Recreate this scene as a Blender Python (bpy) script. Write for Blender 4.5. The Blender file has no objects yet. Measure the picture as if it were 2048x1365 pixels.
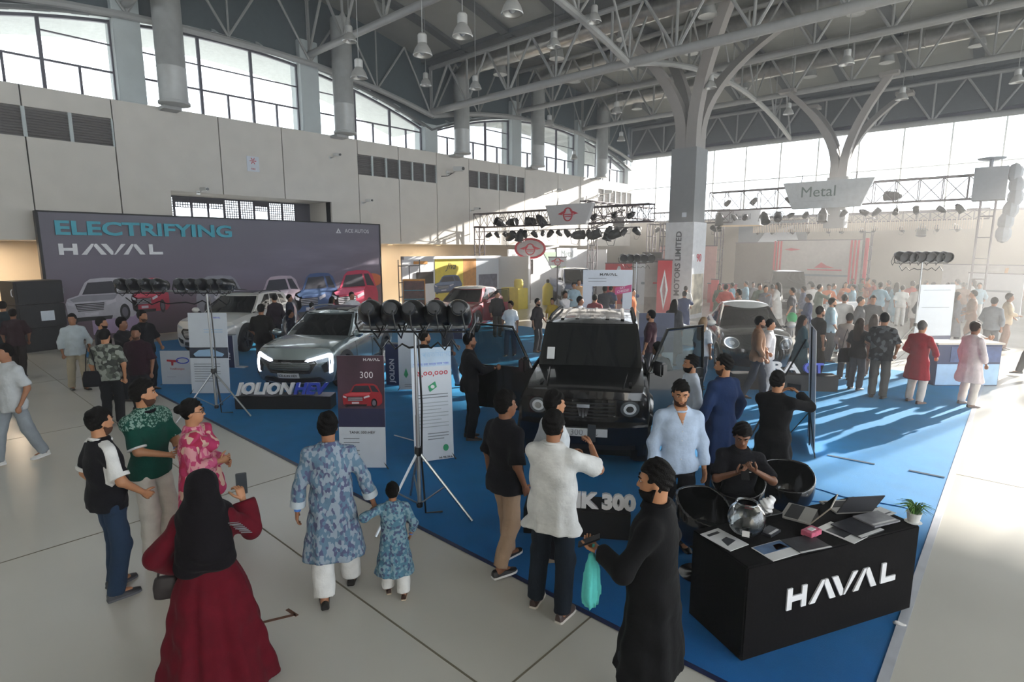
import bpy, bmesh, math, random
import numpy as np
from mathutils import Vector, Matrix
random.seed(7)
S = bpy.context.scene
C = S.collection
PI = math.pi
# ---------------------------------------------------------------- camera
F_PX, CX, CY, PITCH, YAW, CAM_H = 1129.0, 1024.0, 682.5, math.atan(181.5/1129.0), math.radians(42.0), 3.05
cd = bpy.data.cameras.new('camera'); cam = bpy.data.objects.new('camera', cd); C.objects.link(cam)
cd.sensor_width = 36.0; cd.lens = F_PX/2048*36.0; cd.clip_start = 0.05; cd.clip_end = 500
cam.location = (0, 0, CAM_H); cam.rotation_euler = (PI/2-PITCH, 0, YAW)
S.camera = cam
# ---------------------------------------------------------------- world, sun, exposure
W = bpy.data.worlds.new('World'); S.world = W; W.use_nodes = True
bg = W.node_tree.nodes['Background']; bg.inputs[0].default_value = (0.86, 0.93, 1.0, 1); bg.inputs[1].default_value = 3.4
sl = bpy.data.lights.new('sun', 'SUN'); sun = bpy.data.objects.new('sun', sl); C.objects.link(sun)
sl.energy = 18.0; sl.angle = math.radians(0.6); sl.color = (1.0, 0.94, 0.86)
SUN_AZ, SUN_EL = math.radians(16.0), math.radians(16.2)
sd = Vector((math.sin(SUN_AZ)*math.cos(SUN_EL), math.cos(SUN_AZ)*math.cos(SUN_EL), math.sin(SUN_EL)))
sun.rotation_euler = sd.to_track_quat('Z', 'Y').to_euler(); sun.location = (8, 36, 14)
S.view_settings.view_transform = 'Standard'; S.view_settings.look = 'None'
S.view_settings.exposure = 0.5; S.view_settings.gamma = 1.0; S.view_settings.use_curve_mapping = False
S.cycles.max_bounces = 7; S.cycles.diffuse_bounces = 4; S.cycles.glossy_bounces = 3; S.cycles.transmission_bounces = 6; S.cycles.transparent_max_bounces = 12; S.cycles.caustics_reflective = False; S.cycles.caustics_refractive = False
# ---------------------------------------------------------------- helpers
_fw = np.array([-math.sin(YAW)*math.cos(PITCH), math.cos(YAW)*math.cos(PITCH), -math.sin(PITCH)])
_rt = np.array([math.cos(YAW), math.sin(YAW), 0.]); _up = np.cross(_rt, _fw)
def G(x, y, z=0.0):                         # photograph pixel -> point of the place at height z
    d = _fw*F_PX+_rt*(x-CX)-_up*(y-CY); t = (z-CAM_H)/d[2]
    return (t*d[0], t*d[1])
def yaw_to(dx, dy): return math.atan2(-dx, dy)        # rotation so that local +Y points along (dx,dy)

class MB:
    """collects vertices and faces of one part"""
    def __init__(s): s.v = []; s.f = []
    def add(s, vs, fs):
        o = len(s.v); s.v += [tuple(p) for p in vs]; s.f += [tuple(i+o for i in f) for f in fs]; return s
    def box(s, c, d, rz=0, rx=0, ry=0):
        x, y, z = d[0]/2, d[1]/2, d[2]/2
        M = Matrix.Rotation(rz, 3, 'Z') @ Matrix.Rotation(ry, 3, 'Y') @ Matrix.Rotation(rx, 3, 'X') if (rz or rx or ry) else None
        P = [Vector(p) for p in ((-x,-y,-z),(x,-y,-z),(x,y,-z),(-x,y,-z),(-x,-y,z),(x,-y,z),(x,y,z),(-x,y,z))]
        if M: P = [M @ p for p in P]
        c = Vector(c)
        return s.add([p+c for p in P], [(3,2,1,0),(4,5,6,7),(0,1,5,4),(1,2,6,5),(2,3,7,6),(3,0,4,7)])
    def bb(s, x0, x1, y0, y1, z0, z1): return s.box(((x0+x1)/2,(y0+y1)/2,(z0+z1)/2), (abs(x1-x0),abs(y1-y0),abs(z1-z0)))
    def tube(s, pts, r, n=8, caps=True, closed=False):
        pts = [Vector(p) for p in pts]; m = len(pts); rs = r if isinstance(r, (list, tuple)) else [r]*m
        rings = []; prev = None
        for i, p in enumerate(pts):
            if closed: t = pts[(i+1) % m]-pts[i-1]
            else: t = (pts[min(i+1, m-1)]-pts[max(i-1, 0)])
            t = t.normalized() if t.length > 1e-9 else Vector((0,0,1))
            if prev is None:
                a = Vector((0,0,1)) if abs(t.z) < .9 else Vector((1,0,0))
                u = t.cross(a).normalized()
            else: u = (prev - t*prev.dot(t)).normalized()
            prev = u; w = t.cross(u)
            rings.append([p+(u*math.cos(2*PI*k/n)+w*math.sin(2*PI*k/n))*rs[i] for k in range(n)])
        o = len(s.v); s.v += [tuple(q) for R in rings for q in R]
        for i in range(m if closed else m-1):
            j = (i+1) % m
            for k in range(n):
                s.f.append((o+i*n+k, o+i*n+(k+1) % n, o+j*n+(k+1) % n, o+j*n+k))
        if caps and not closed:
            s.f.append(tuple(o+k for k in reversed(range(n)))); s.f.append(tuple(o+(m-1)*n+k for k in range(n)))
        return s
    def lathe(s, prof, c=(0,0,0), n=16, axis='Z', M=None, caps=True):
        o = len(s.v); m = len(prof); c = Vector(c)
        for r, z in prof:
            for k in range(n):
                a = 2*PI*k/n; p = Vector((r*math.cos(a), r*math.sin(a), z))
                if axis == 'X': p = Vector((p.z, p.x, p.y))
                elif axis == 'Y': p = Vector((p.x, p.z, p.y))
                if M is not None: p = M @ p
                s.v.append(tuple(p+c))
        fl = axis == 'Y'
        for i in range(m-1):
            for k in range(n):
                q = (o+i*n+k, o+i*n+(k+1) % n, o+(i+1)*n+(k+1) % n, o+(i+1)*n+k)
                s.f.append(tuple(reversed(q)) if fl else q)
        if not caps: return s
        a = tuple(o+k for k in range(n)); b = tuple(o+(m-1)*n+k for k in range(n))
        s.f.append(a if fl else tuple(reversed(a))); s.f.append(tuple(reversed(b)) if fl else b)
        return s
    def prism(s, poly, t0, t1, fn=lambda a, b, t: (a, t, b)):
        """extrude a 2-D outline (a,b) from t0 to t1"""
        n = len(poly); o = len(s.v)
        s.v += [tuple(fn(a, b, t0)) for a, b in poly]+[tuple(fn(a, b, t1)) for a, b in poly]
        s.f.append(tuple(o+i for i in range(n))); s.f.append(tuple(o+n+i for i in reversed(range(n))))
        for i in range(n):
            j = (i+1) % n; s.f.append((o+j, o+i, o+n+i, o+n+j))
        return s
    def ell(s, c, r, n=10, m=6, M=None):
        prof = [(math.sin(PI*i/m), -math.cos(PI*i/m)) for i in range(m+1)]
        o = len(s.v); c = Vector(c)
        for a, z in prof:
            for k in range(n):
                t = 2*PI*k/n; p = Vector((max(a,1e-3)*math.cos(t)*r[0], max(a,1e-3)*math.sin(t)*r[1], z*r[2]))
                if M is not None: p = M @ p
                s.v.append(tuple(p+c))
        for i in range(m):
            for k in range(n): s.f.append((o+i*n+k, o+i*n+(k+1) % n, o+(i+1)*n+(k+1) % n, o+(i+1)*n+k))
        return s
    def xf(s, M):
        s.v = [tuple(M @ Vector(p)) for p in s.v]; return s

def setp(o, label=None, cat=None, group=None, kind=None):
    if label: o['label'] = label
    if cat: o['category'] = cat
    if group: o['group'] = group
    if kind: o['kind'] = kind
    return o
def link(name, me, parent=None):
    o = bpy.data.objects.new(name, me); C.objects.link(o)
    if parent is not None: o.parent = parent
    return o
def finish(me, smooth, bev=0):
    if not smooth and not bev: return
    bm = bmesh.new(); bm.from_mesh(me)
    if bev:
        bmesh.ops.bevel(bm, geom=[e for e in bm.edges if e.is_manifold and e.calc_face_angle(0) > .5], offset=bev, segments=2, affect='EDGES', clamp_overlap=True)
    if smooth:
        for f in bm.faces: f.smooth = True
        for e in bm.edges:
            if len(e.link_faces) == 2 and e.calc_face_angle(0) > (smooth if smooth is not True else .65): e.smooth = False
    bm.to_mesh(me); bm.free()
def mesh(name, mb, mat=None, smooth=False, bev=0):
    me = bpy.data.meshes.new(name); me.from_pydata(mb.v, [], mb.f); me.validate(); me.update()
    if mat is not None: me.materials.append(mat)
    finish(me, smooth, bev); return me
def obj(name, mb, mat=None, parent=None, smooth=False, bev=0, label=None, cat=None, group=None, kind=None):
    o = link(name, mesh(name, mb, mat, smooth, bev), parent)
    return setp(o, label, cat, group, kind)
def thing(name, label, cat, loc=(0,0,0), rz=0, group=None):
    o = bpy.data.objects.new(name, None); C.objects.link(o); o.empty_display_size = .1
    o.location = (loc[0], loc[1], loc[2] if len(loc) > 2 else 0); o.rotation_euler = (0, 0, rz)
    return setp(o, label, cat, group)
def kids(o): return [c for c in bpy.data.objects if c.parent == o]
def copytree(o, parent=None):
    c = o.copy(); C.objects.link(c)
    if parent is not None: c.parent = parent
    for ch in list(o.children): copytree(ch, c)
    return c
def dup(root, loc, rz, label=None, group=None, sc=None):
    c = copytree(root); c.location = (loc[0], loc[1], loc[2] if len(loc) > 2 else 0); c.rotation_euler = (0, 0, rz)
    if label: c['label'] = label
    if group: c['group'] = group
    if sc: c.scale = (sc,)*3
    return c

# ---------------------------------------------------------------- materials
MATS = {}
def srgb(h):
    if isinstance(h, str):
        h = h.lstrip('#'); h = tuple(int(h[i:i+2], 16)/255 for i in (0, 2, 4))
        return tuple(c/12.92 if c <= .04045 else ((c+.055)/1.055)**2.4 for c in h)
    return h
def mat(name, col, rough=.6, metal=0, var=.08, scale=6, bump=0, bscale=60, spec=.5, coat=0, sheen=0, emit=0, ecol=None, trans=0, alpha=1, rvar=0):
    if name in MATS: return MATS[name]
    m = bpy.data.materials.new(name); m.use_nodes = True; nt = m.node_tree; b = nt.nodes['Principled BSDF']
    c = srgb(col)
    b.inputs['Roughness'].default_value = rough; b.inputs['Metallic'].default_value = metal
    b.inputs['Specular IOR Level'].default_value = spec; b.inputs['Coat Weight'].default_value = coat
    b.inputs['Coat Roughness'].default_value = .05
    b.inputs['Sheen Weight'].default_value = sheen; b.inputs['Transmission Weight'].default_value = trans; b.inputs['Alpha'].default_value = alpha
    if emit: b.inputs['Emission Color'].default_value = (*(srgb(ecol) if ecol else c), 1); b.inputs['Emission Strength'].default_value = emit
    tc = nt.nodes.new('ShaderNodeTexCoord')
    if var:
        nz = nt.nodes.new('ShaderNodeTexNoise'); nz.inputs['Scale'].default_value = scale; nz.inputs['Detail'].default_value = 4
        nt.links.new(tc.outputs['Object'], nz.inputs['Vector'])
        rp = nt.nodes.new('ShaderNodeValToRGB'); nt.links.new(nz.outputs['Fac'], rp.inputs['Fac'])
        rp.color_ramp.elements[0].position = .3; rp.color_ramp.elements[1].position = .7
        rp.color_ramp.elements[0].color = (*[max(0, k*(1-var)) for k in c], 1); rp.color_ramp.elements[1].color = (*[min(1, k*(1+var)) for k in c], 1)
        nt.links.new(rp.outputs['Color'], b.inputs['Base Color'])
        if rvar:
            mr = nt.nodes.new('ShaderNodeMapRange'); mr.inputs['To Min'].default_value = rough-rvar; mr.inputs['To Max'].default_value = rough+rvar
            nt.links.new(nz.outputs['Fac'], mr.inputs['Value']); nt.links.new(mr.outputs[0], b.inputs['Roughness'])
    else: b.inputs['Base Color'].default_value = (*c, 1)
    if bump:
        n2 = nt.nodes.new('ShaderNodeTexNoise'); n2.inputs['Scale'].default_value = bscale; n2.inputs['Detail'].default_value = 3
        nt.links.new(tc.outputs['Object'], n2.inputs['Vector'])
        bp = nt.nodes.new('ShaderNodeBump'); bp.inputs['Strength'].default_value = bump; bp.inputs['Distance'].default_value = .01
        nt.links.new(n2.outputs['Fac'], bp.inputs['Height']); nt.links.new(bp.outputs['Normal'], b.inputs['Normal'])
    MATS[name] = m; return m
def glassmat(name, tint=(1,1,1), gloss=.06, rough=.02):
    """clear pane: lets light through, mirrors a little"""
    if name in MATS: return MATS[name]
    m = bpy.data.materials.new(name); m.use_nodes = True; nt = m.node_tree; nt.nodes.clear()
    out = nt.nodes.new('ShaderNodeOutputMaterial'); mx = nt.nodes.new('ShaderNodeMixShader')
    t = nt.nodes.new('ShaderNodeBsdfTransparent'); g = nt.nodes.new('ShaderNodeBsdfGlossy')
    t.inputs[0].default_value = (*tint, 1); g.inputs['Roughness'].default_value = rough
    fr = nt.nodes.new('ShaderNodeFresnel'); fr.inputs[0].default_value = 1.45
    ma = nt.nodes.new('ShaderNodeMath'); ma.operation = 'MULTIPLY_ADD'; ma.inputs[1].default_value = .6; ma.inputs[2].default_value = gloss*.5
    nt.links.new(fr.outputs[0], ma.inputs[0]); nt.links.new(ma.outputs[0], mx.inputs[0])
    nt.links.new(t.outputs[0], mx.inputs[1]); nt.links.new(g.outputs[0], mx.inputs[2]); nt.links.new(mx.outputs[0], out.inputs[0])
    MATS[name] = m; return m

# lettering: text curve -> mesh
def text_mesh(txt, size, ext=.004, off=0.0, shear=0.0, align='CENTER', xs=1.0):
    cu = bpy.data.curves.new('t', 'FONT'); cu.body = txt; cu.size = size; cu.extrude = ext; cu.offset = off; cu.shear = shear
    cu.align_x = align; cu.align_y = 'CENTER'; cu.resolution_u = 3
    o = bpy.data.objects.new('t', cu); C.objects.link(o); dg = bpy.context.evaluated_depsgraph_get(); dg.update()
    me = bpy.data.meshes.new_from_object(o.evaluated_get(dg)); bpy.data.objects.remove(o); bpy.data.curves.remove(cu)
    if xs != 1.0:
        for v in me.vertices: v.co.x *= xs
    return me
def text(txt, size, m, parent, M, name='lettering', **k):
    """M maps the text plane (x right, y up, z out) into parent space"""
    me = text_mesh(txt, size, **k); me.transform(M); me.materials.clear(); me.materials.append(m); me.name = name
    return link(name, me, parent)
def plane_M(origin, right, up):
    r = Vector(right).normalized(); u = Vector(up).normalized(); n = r.cross(u); o = Vector(origin)
    return Matrix(((r.x, u.x, n.x, o.x), (r.y, u.y, n.y, o.y), (r.z, u.z, n.z, o.z), (0, 0, 0, 1)))
# the HAVAL word mark: outlines of its five letters, height 1
HAVAL = [[(0,0),(.28,0),(.28,.36),(.82,.36),(.82,0),(1.1,0),(1.1,1),(.82,1),(.82,.62),(.28,.62),(.28,1),(0,1)],
         [(1.30,0),(1.95,1),(2.12,1),(2.02,.72),(1.62,0)], [(2.16,1),(2.30,1),(2.85,0),(2.50,0),(2.10,.80)],
         [(2.55,1),(2.90,1),(3.28,.30),(3.26,0),(3.12,0)], [(3.32,0),(3.46,.28),(3.82,1),(4.12,1),(3.42,0)],
         [(3.92,0),(4.50,1),(4.66,1),(4.56,.72),(4.24,0)], [(4.70,1),(4.84,1),(5.39,0),(5.04,0),(4.64,.80)],
         [(5.66,0),(6.62,0),(6.62,.26),(5.94,.26),(5.94,1),(5.66,1)]]
def haval(parent, M, h, m, depth=.006, name='lettering'):
    mb = MB()
    for p in HAVAL: mb.prism([((x-3.31)*h, (y-.5)*h) for x, y in p], 0, depth, lambda a, b, t: (a, b, t))
    mb.v = [tuple(M @ Vector(v)) for v in mb.v]
    return obj(name, mb, m, parent)
# ---------------------------------------------------------------- the hall
XW, YF, ZT, ZS = -24.0, 41.0, 8.2, 3.5           # left wall plane, far wall plane, wall top, soffit height
VAL = [-20.5, -0.1, 20.3, 40.7]                  # valleys of the vaults
PIERS = [-6.9, -0.1, 6.7, 13.5, 20.3, 27.1, 33.9, 40.7]
def u_of(y):
    k = (y+.1)/20.4; f = k-math.floor(k); return 2*f-1
def z_edge(y): return 9.25+1.9*(1-u_of(y)**2)     # top of the glazing
def z_chord(y): return 10.2+1.35*(1-u_of(y)**2)   # bottom chord of the trusses
def z_roof(y): return 12.7+1.45*(1-u_of(y)**2)
def floor_mat():
    m = mat('polished_floor', '#c9c6bd', rough=.24, var=.10, scale=.35, spec=.5, rvar=.07); nt = m.node_tree
    b = nt.nodes['Principled BSDF']
    nz = nt.nodes.new('ShaderNodeTexNoise'); nz.inputs['Scale'].default_value = 2.2; nz.inputs['Detail'].default_value = 6
    tc = nt.nodes.new('ShaderNodeTexCoord'); nt.links.new(tc.outputs['Object'], nz.inputs['Vector'])
    bp = nt.nodes.new('ShaderNodeBump'); bp.inputs['Strength'].default_value = .12; bp.inputs['Distance'].default_value = .02
    nt.links.new(nz.outputs['Fac'], bp.inputs['Height']); nt.links.new(bp.outputs['Normal'], b.inputs['Normal'])
    return m
M_FLOOR = floor_mat()
M_WALL = mat('beige_wall_panel', '#d6d1c8', rough=.7, var=.05, scale=1.5)
M_LOW = mat('cream_lower_wall', '#e3d4bc', rough=.7, var=.05, scale=1.0)
M_GROOVE = mat('wall_joint', '#4a443e', rough=.9)
M_LOUV = mat('louver_grey', '#6f6b69', rough=.6, var=.1, scale=9)
M_PIER = mat('concrete_pier', '#c3cbcb', rough=.8, var=.06, scale=2)
M_FRAME = mat('window_frame', '#46424f', rough=.5)
M_PANE = glassmat('clear_pane')
M_STEEL = mat('painted_steel', '#a3a4a2', rough=.5, var=.06)
M_ROOF = mat('roof_panel', '#9a9b95', rough=.85, var=.07, scale=1.2)
M_RIB = mat('roof_rib', '#5d6061', rough=.7)
M_DUCT = mat('galvanised_duct', '#b9b7b2', rough=.32, metal=.85, var=.14, scale=5, bump=.25, bscale=7)
M_DUCTV = mat('painted_duct', '#b4b6b4', rough=.45, metal=.3, var=.08, scale=4)
fl = obj('floor', MB().bb(-60, 60, -40, 41.2, -.3, 0), M_FLOOR, kind='structure', label='polished beige concrete floor of the exhibition hall', cat='floor')
jt = mat('floor_joint', '#77705f', rough=.8)
for i, x in enumerate((-21.6, -16.8, -12.0, -7.2, -2.4, 2.4, 7.2)): obj('floor_joint', MB().bb(x-.008, x+.008, -20, 41, 0, .002), jt, fl)
for y in (-9.6, -4.8, -.9, 2.5, 9.6, 19.2, 24, 28.8, 33.6): obj('floor_joint', MB().bb(-27, 20, y-.008, y+.008, 0, .002), jt, fl)
obj('outside_ground', MB().bb(-90, 90, 41.6, 120, -.5, -.2), mat('pale_paving', '#b9b4a8', rough=.9), kind='structure', label='pale paving outside beyond the far windows', cat='ground')
# left wall: panels with open joints, louvers, a deep niche and the recessed lower wall
wl = obj('wall_left', MB().bb(XW-.5, XW-.12, -8, YF, 5.3, ZT-.02).bb(XW-.5, XW-.12, -8, 7.6, ZS, 5.3).bb(XW-.5, XW-.12, 14.25, YF, ZS, 5.3), M_GROOVE, kind='structure', label='tall beige panelled wall under the left clerestory', cat='wall')
GR = [-8, -5.8, -3.4, -1.1, 1.2, 3.58, 5.99, 9.5, 12.05, 15.74, 18.11, 20.61, 23.0, 25.5, 27.88, 31.3, 33.9, 36.2, 38.5, 41.0]
VENTS = [(1.2, 5.99, 4), (15.74, 20.61, 6), (23.0, 27.88, 6), (36.2, 41.0, 6)]
for a, b in zip(GR, GR[1:]):
    a2, b2 = a+.02, b-.02
    vent = any(v[0]-.01 <= a and b <= v[1]+.01 for v in VENTS)
    nich = b > 7.6 and a < 14.25
    lo = ZS
    if nich and a >= 7.6 and b <= 14.3: lo = 5.25
    segs = [(lo, 6.62), (7.55, ZT)] if vent else [(lo, ZT)]
    for z0, z1 in segs:
        mb = MB()
        if nich and lo == ZS and z0 == ZS:
            if a < 7.6: mb.bb(XW-.12, XW, a2, 7.6, z0, z1).bb(XW-.12, XW, 7.6, b2, 5.25, z1)
            else: mb.bb(XW-.12, XW, 14.25, b2, z0, z1).bb(XW-.12, XW, a2, 14.25, 5.25, z1)
        else: mb.bb(XW-.12, XW, a2, b2, z0, z1)
        obj('wall_panel', mb, M_WALL, wl)
for y0, y1, n in VENTS:
    for i in range(n):
        a = y0+(y1-y0)*i/n+.05; b = y0+(y1-y0)*(i+1)/n-.05
        mb = MB()
        for k in range(10): mb.box((XW-.07, (a+b)/2, 6.68+.085*k+.02), (.07, b-a, .012), ry=.6)
        mb.bb(XW-.118, XW-.11, a, b, 6.62, 7.55)
        obj('louver', mb, M_LOUV, wl)
        obj('louver_post', MB().bb(XW-.12, XW-.005, b, b+.1 if i < n-1 else b+.05, 6.62, 7.55), M_PIER, wl)
obj('soffit', MB().bb(-27.2, XW, -8, YF, ZS-.12, ZS), M_WALL, wl)
obj('lower_wall', MB().bb(-27.4, -27.2, -8, YF, 0, ZS), M_LOW, wl)
obj('wall_end', MB().bb(-27.4, XW-.5, -8.2, -8, 0, ZT), M_LOW, wl)
# niche with its lattice screen
nb = MB().bb(-26.1, XW-.12, 7.5, 7.6, ZS, 5.3).bb(-26.1, XW-.12, 14.25, 14.35, ZS, 5.3).bb(-26.1, XW-.12, 7.5, 14.35, 5.25, 5.35)
obj('niche', nb, M_WALL, wl)
w0 = obj('window_1', MB().bb(-26.08, -26.0, 7.6, 14.25, 5.18, 5.25).bb(-26.08, -26.0, 7.6, 7.68, ZS, 5.2).bb(-26.08, -26.0, 13.55, 14.25, ZS, 5.2), M_FRAME, kind='structure', label='screened window with dark lattice above the printed backdrop', cat='window')
ml = mat('lattice_bronze', '#3b3440', rough=.6)
for yc in np.arange(7.7, 13.6, .65):
    mb = MB()
    y1 = min(yc+.58, 13.55)
    for k in range(12):
        for s in (-1, 1):
            yy = yc+.05*k if s > 0 else y1-.05*k
        z = 4.0+.1*k
        mb.bb(-26.05, -26.02, yc, y1, z, z+.03)
    for q in np.arange(yc, y1, .095): mb.bb(-26.045, -26.025, q, q+.03, 4.0, 5.2)
    mb.bb(-26.07, -26.0, yc-.07, yc, 3.6, 5.2)
    if abs(yc-9.0) > .9 and abs(yc-11.6) > .4: obj('lattice_panel', mb, ml, w0)
    else: obj('lattice_post', MB().bb(-26.07, -26.0, yc-.07, yc, 3.6, 5.2).bb(-26.05, -26.02, yc, y1, 5.0, 5.2), ml, w0)
    if not (abs(yc-9.0) > .9 and abs(yc-11.6) > .4):
        mb = MB()
        for q in np.arange(yc, y1, .095): mb.bb(-26.045, -26.025, q, q+.03, 4.8, 5.05)
        for z in (4.8, 4.9): mb.bb(-26.05, -26.02, yc, y1, z, z+.03)
        obj('lattice_panel', mb, ml, w0)
obj('pane', MB().bb(-26.12, -26.11, 7.6, 14.25, ZS, 5.2), M_PANE, w0)
# clerestory windows, one per bay, arched head
def arch_strip(x0, x1, y0, y1, fz0, fz1, n=8):
    mb = MB(); vs = []; fs = []
    for i in range(n+1):
        y = y0+(y1-y0)*i/n
        vs += [(x0, y, fz0(y)), (x1, y, fz0(y)), (x1, y, fz1(y)), (x0, y, fz1(y))]
    for i in range(n):
        o = 4*i
        for k in range(4): fs.append((o+k, o+(k+1) % 4, o+4+(k+1) % 4, o+4+k))
    fs += [(3, 2, 1, 0), (4*n, 4*n+1, 4*n+2, 4*n+3)]
    return mb.add(vs, fs)
wn = 2
for p0, p1 in zip(PIERS[1:], PIERS[2:]):
    y0, y1 = p0+.42, p1-.42; L = (y1-y0)/3
    w = obj('window_%d' % wn, arch_strip(XW-.42, XW-.30, p0, p1, lambda y: z_edge(y)-.10, z_edge).bb(XW-.42, XW-.30, y0, y1, ZT, ZT+.06), M_FRAME, kind='structure', label='arched clerestory window %d bays along the left wall' % (wn-1), cat='window'); wn += 1
    for i in range(4):
        y = y0+L*i; obj('mullion', arch_strip(XW-.41, XW-.31, y-.05, y+.05, lambda q: ZT, lambda q: z_edge(q)-.05, 1), M_FRAME, w)
    obj('transom', MB().bb(XW-.40, XW-.32, y0, y1, 9.14, 9.2), M_FRAME, w)
    for i in range(3):
        a, b = y0+L*i+.05, y0+L*(i+1)-.05; m = (a+b)/2
        obj('mullion', MB().bb(XW-.40, XW-.32, m-.035, m+.035, ZT+.06, 9.14), M_FRAME, w)
        for q0, q1 in ((a, m), (m, b)): obj('pane', MB().bb(XW-.37, XW-.36, q0, q1, ZT+.06, 9.15), M_PANE, w)
        top = min(z_edge(a), z_edge(b))
        if top > 10.35:
            obj('transom', MB().bb(XW-.40, XW-.32, a, b, 10.05, 10.09), M_FRAME, w)
            obj('pane', MB().bb(XW-.37, XW-.36, a, b, 9.2, 10.05), M_PANE, w)
            obj('pane', arch_strip(XW-.37, XW-.36, a, b, lambda y: 10.09, lambda y: z_edge(y)-.08, 4), M_PANE, w)
        else: obj('pane', arch_strip(XW-.37, XW-.36, a, b, lambda y: 9.2, lambda y: z_edge(y)-.08, 4), M_PANE, w)
for i, p in enumerate(PIERS[1:]):
    obj('concrete_pier', MB().bb(XW-.9, XW+.02, p-.42, p+.42, ZT, z_edge(p)+.35+(.7 if i % 3 else 0)), M_PIER, kind='structure', label='pale concrete pier number %d along the left clerestory' % (i+1), cat='pier', bev=.02)
# ceiling: vault panels, ribs, eaves, trusses
ce = obj('ceiling', arch_strip(XW-.1, XW+.1, VAL[1], VAL[3]-.01, lambda y: z_edge(y)+.02, lambda y: z_edge(y)+.12, 36), M_RIB, kind='structure', label='vaulted grey metal roof carried on tube trusses', cat='ceiling')
obj('eave', arch_strip(-27.5, XW-.1, -2, VAL[3], lambda y: z_edge(y)+.1, lambda y: z_edge(y)+.2, 40), mat('eave_sheet', '#cfd6d6', rough=.7), ce)
XR = list(np.arange(-24.6, 22.1, 3.1))
for v0, v1 in zip(VAL, VAL[1:]):
    for xa, xb in zip(XR, XR[1:]):
        obj('roof_panel', arch_strip(xa+.22, xb-.22, v0+.05, v1-.05, lambda y: z_roof(y), lambda y: z_roof(y)+.1, 10), M_ROOF, ce)
        obj('roof_rib', arch_strip(xa-.22, xa+.22, v0+.02, v1-.02, lambda y: z_roof(y)-.16, lambda y: z_roof(y)+.1, 10), M_RIB, ce)
    obj('gutter_beam', MB().bb(-24.6, 20, v1-.35, v1+.35, z_roof(v1)-.1, z_roof(v1)+.5), M_RIB, ce)
obj('infill', arch_strip(XW-.45, XW-.3, VAL[1], VAL[3], lambda y: z_edge(y)+.1, lambda y: z_roof(y)+.1, 40), mat('infill_sheet', '#47545a', rough=.8), ce)
XN = list(np.arange(-24, 20.1, 2.75))
for p in PIERS[1:]:
    zb, zt = z_chord(p), z_roof(p)-.35
    t = obj('roof_truss', MB().tube([(-24, p, zb), (20, p, zb)], .17 if (p+.1) % 20.4 < .1 else .14, 10).tube([(-24, p, zt), (20, p, zt)], .11, 8), M_STEEL, ce, smooth=True)
    for i, x in enumerate(XN[:-1]):
        obj('strut', MB().tube([(x, p, zb), (x, p, zt)], .055, 6, caps=False), M_STEEL, t, smooth=True)
        obj('diagonal', MB().tube([(x, p, zb), (x+1.375, p, zt)], .06, 6, caps=False), M_STEEL, t, smooth=True)
        obj('diagonal', MB().tube([(x+1.375, p, zt), (x+2.75, p, zb)], .06, 6, caps=False), M_STEEL, t, smooth=True)
for x in (-23.9, -12.2, -.5, 11.2):
    for v0, v1 in zip(VAL[1:], VAL[2:]):
        ys = [v0+(v1-v0)*i/12 for i in range(13)]
        t = obj('arch_truss', MB().tube([(x, y, z_chord(y)+(0 if x > -23 else -.45+.25*abs(u_of(y)))) for y in ys[:-1]]+[(x, v1, z_chord(v1)-(0 if x > -23 else .2))], .13, 8), M_STEEL, ce, smooth=True)
        for i in range(12):
            ya, yb = ys[i], ys[i+1]; d = 0 if x > -23 else -.3
            za, zb2 = z_chord(ya+.01)+d, z_chord(yb-.01)+d
            if i % 2: obj('diagonal', MB().tube([(x, ya, z_roof(ya+.01)-.2), (x, yb, zb2)], .05, 6, caps=False), M_STEEL, t, smooth=True)
            else: obj('diagonal', MB().tube([(x, ya, za), (x, yb, z_roof(yb-.01)-.2)], .05, 6, caps=False), M_STEEL, t, smooth=True)
            if i % 2 == 0: obj('strut', MB().tube([(x, ya+.02, za), (x, ya+.02, z_roof(ya+.02)-.2)], .04, 6, caps=False), M_STEEL, t, smooth=True)
# soffit brackets under the arch
for y in np.arange(1.2, 40, 1.7): obj('bracket', MB().box((XW-.15, y, z_edge(y)+.22), (.5, .12, .10), ry=.5), M_PIER, ce)
# far wall
wf = obj('wall_far', MB().bb(-27.4, 30, YF, YF+.3, 0, 5.2), mat('far_wall_render', '#b3ab9d', rough=.8, var=.05, scale=.8), kind='structure', label='grey beige far wall below the blown-out glazing', cat='wall')
w = obj('window_far', MB().bb(-24.5, 30, YF, YF+.15, 10.3, 10.6).bb(-24.5, 30, YF, YF+.15, 5.2, 5.3), M_FRAME, kind='structure', label='long bright band of glazing above the far wall', cat='window')
for i in range(24):
    x = -24.2+2.27*i
    obj('mullion', MB().bb(x-.04, x+.04, YF+.02, YF+.12, 5.3, 10.3), M_PIER, w)
    obj('pane', MB().bb(x+.04, x+2.23, YF+.06, YF+.07, 5.3, 7.8), M_PANE, w)
    obj('pane', MB().bb(x+.04, x+2.23, YF+.06, YF+.07, 7.86, 10.3), M_PANE, w)
obj('transom', MB().bb(-24.2, 30, YF+.02, YF+.12, 7.8, 7.86), M_PIER, w)
obj('fascia', MB().bb(-24.5, 22, YF-.2, YF+.3, 10.6, 13.2), M_RIB, ce)
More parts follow.
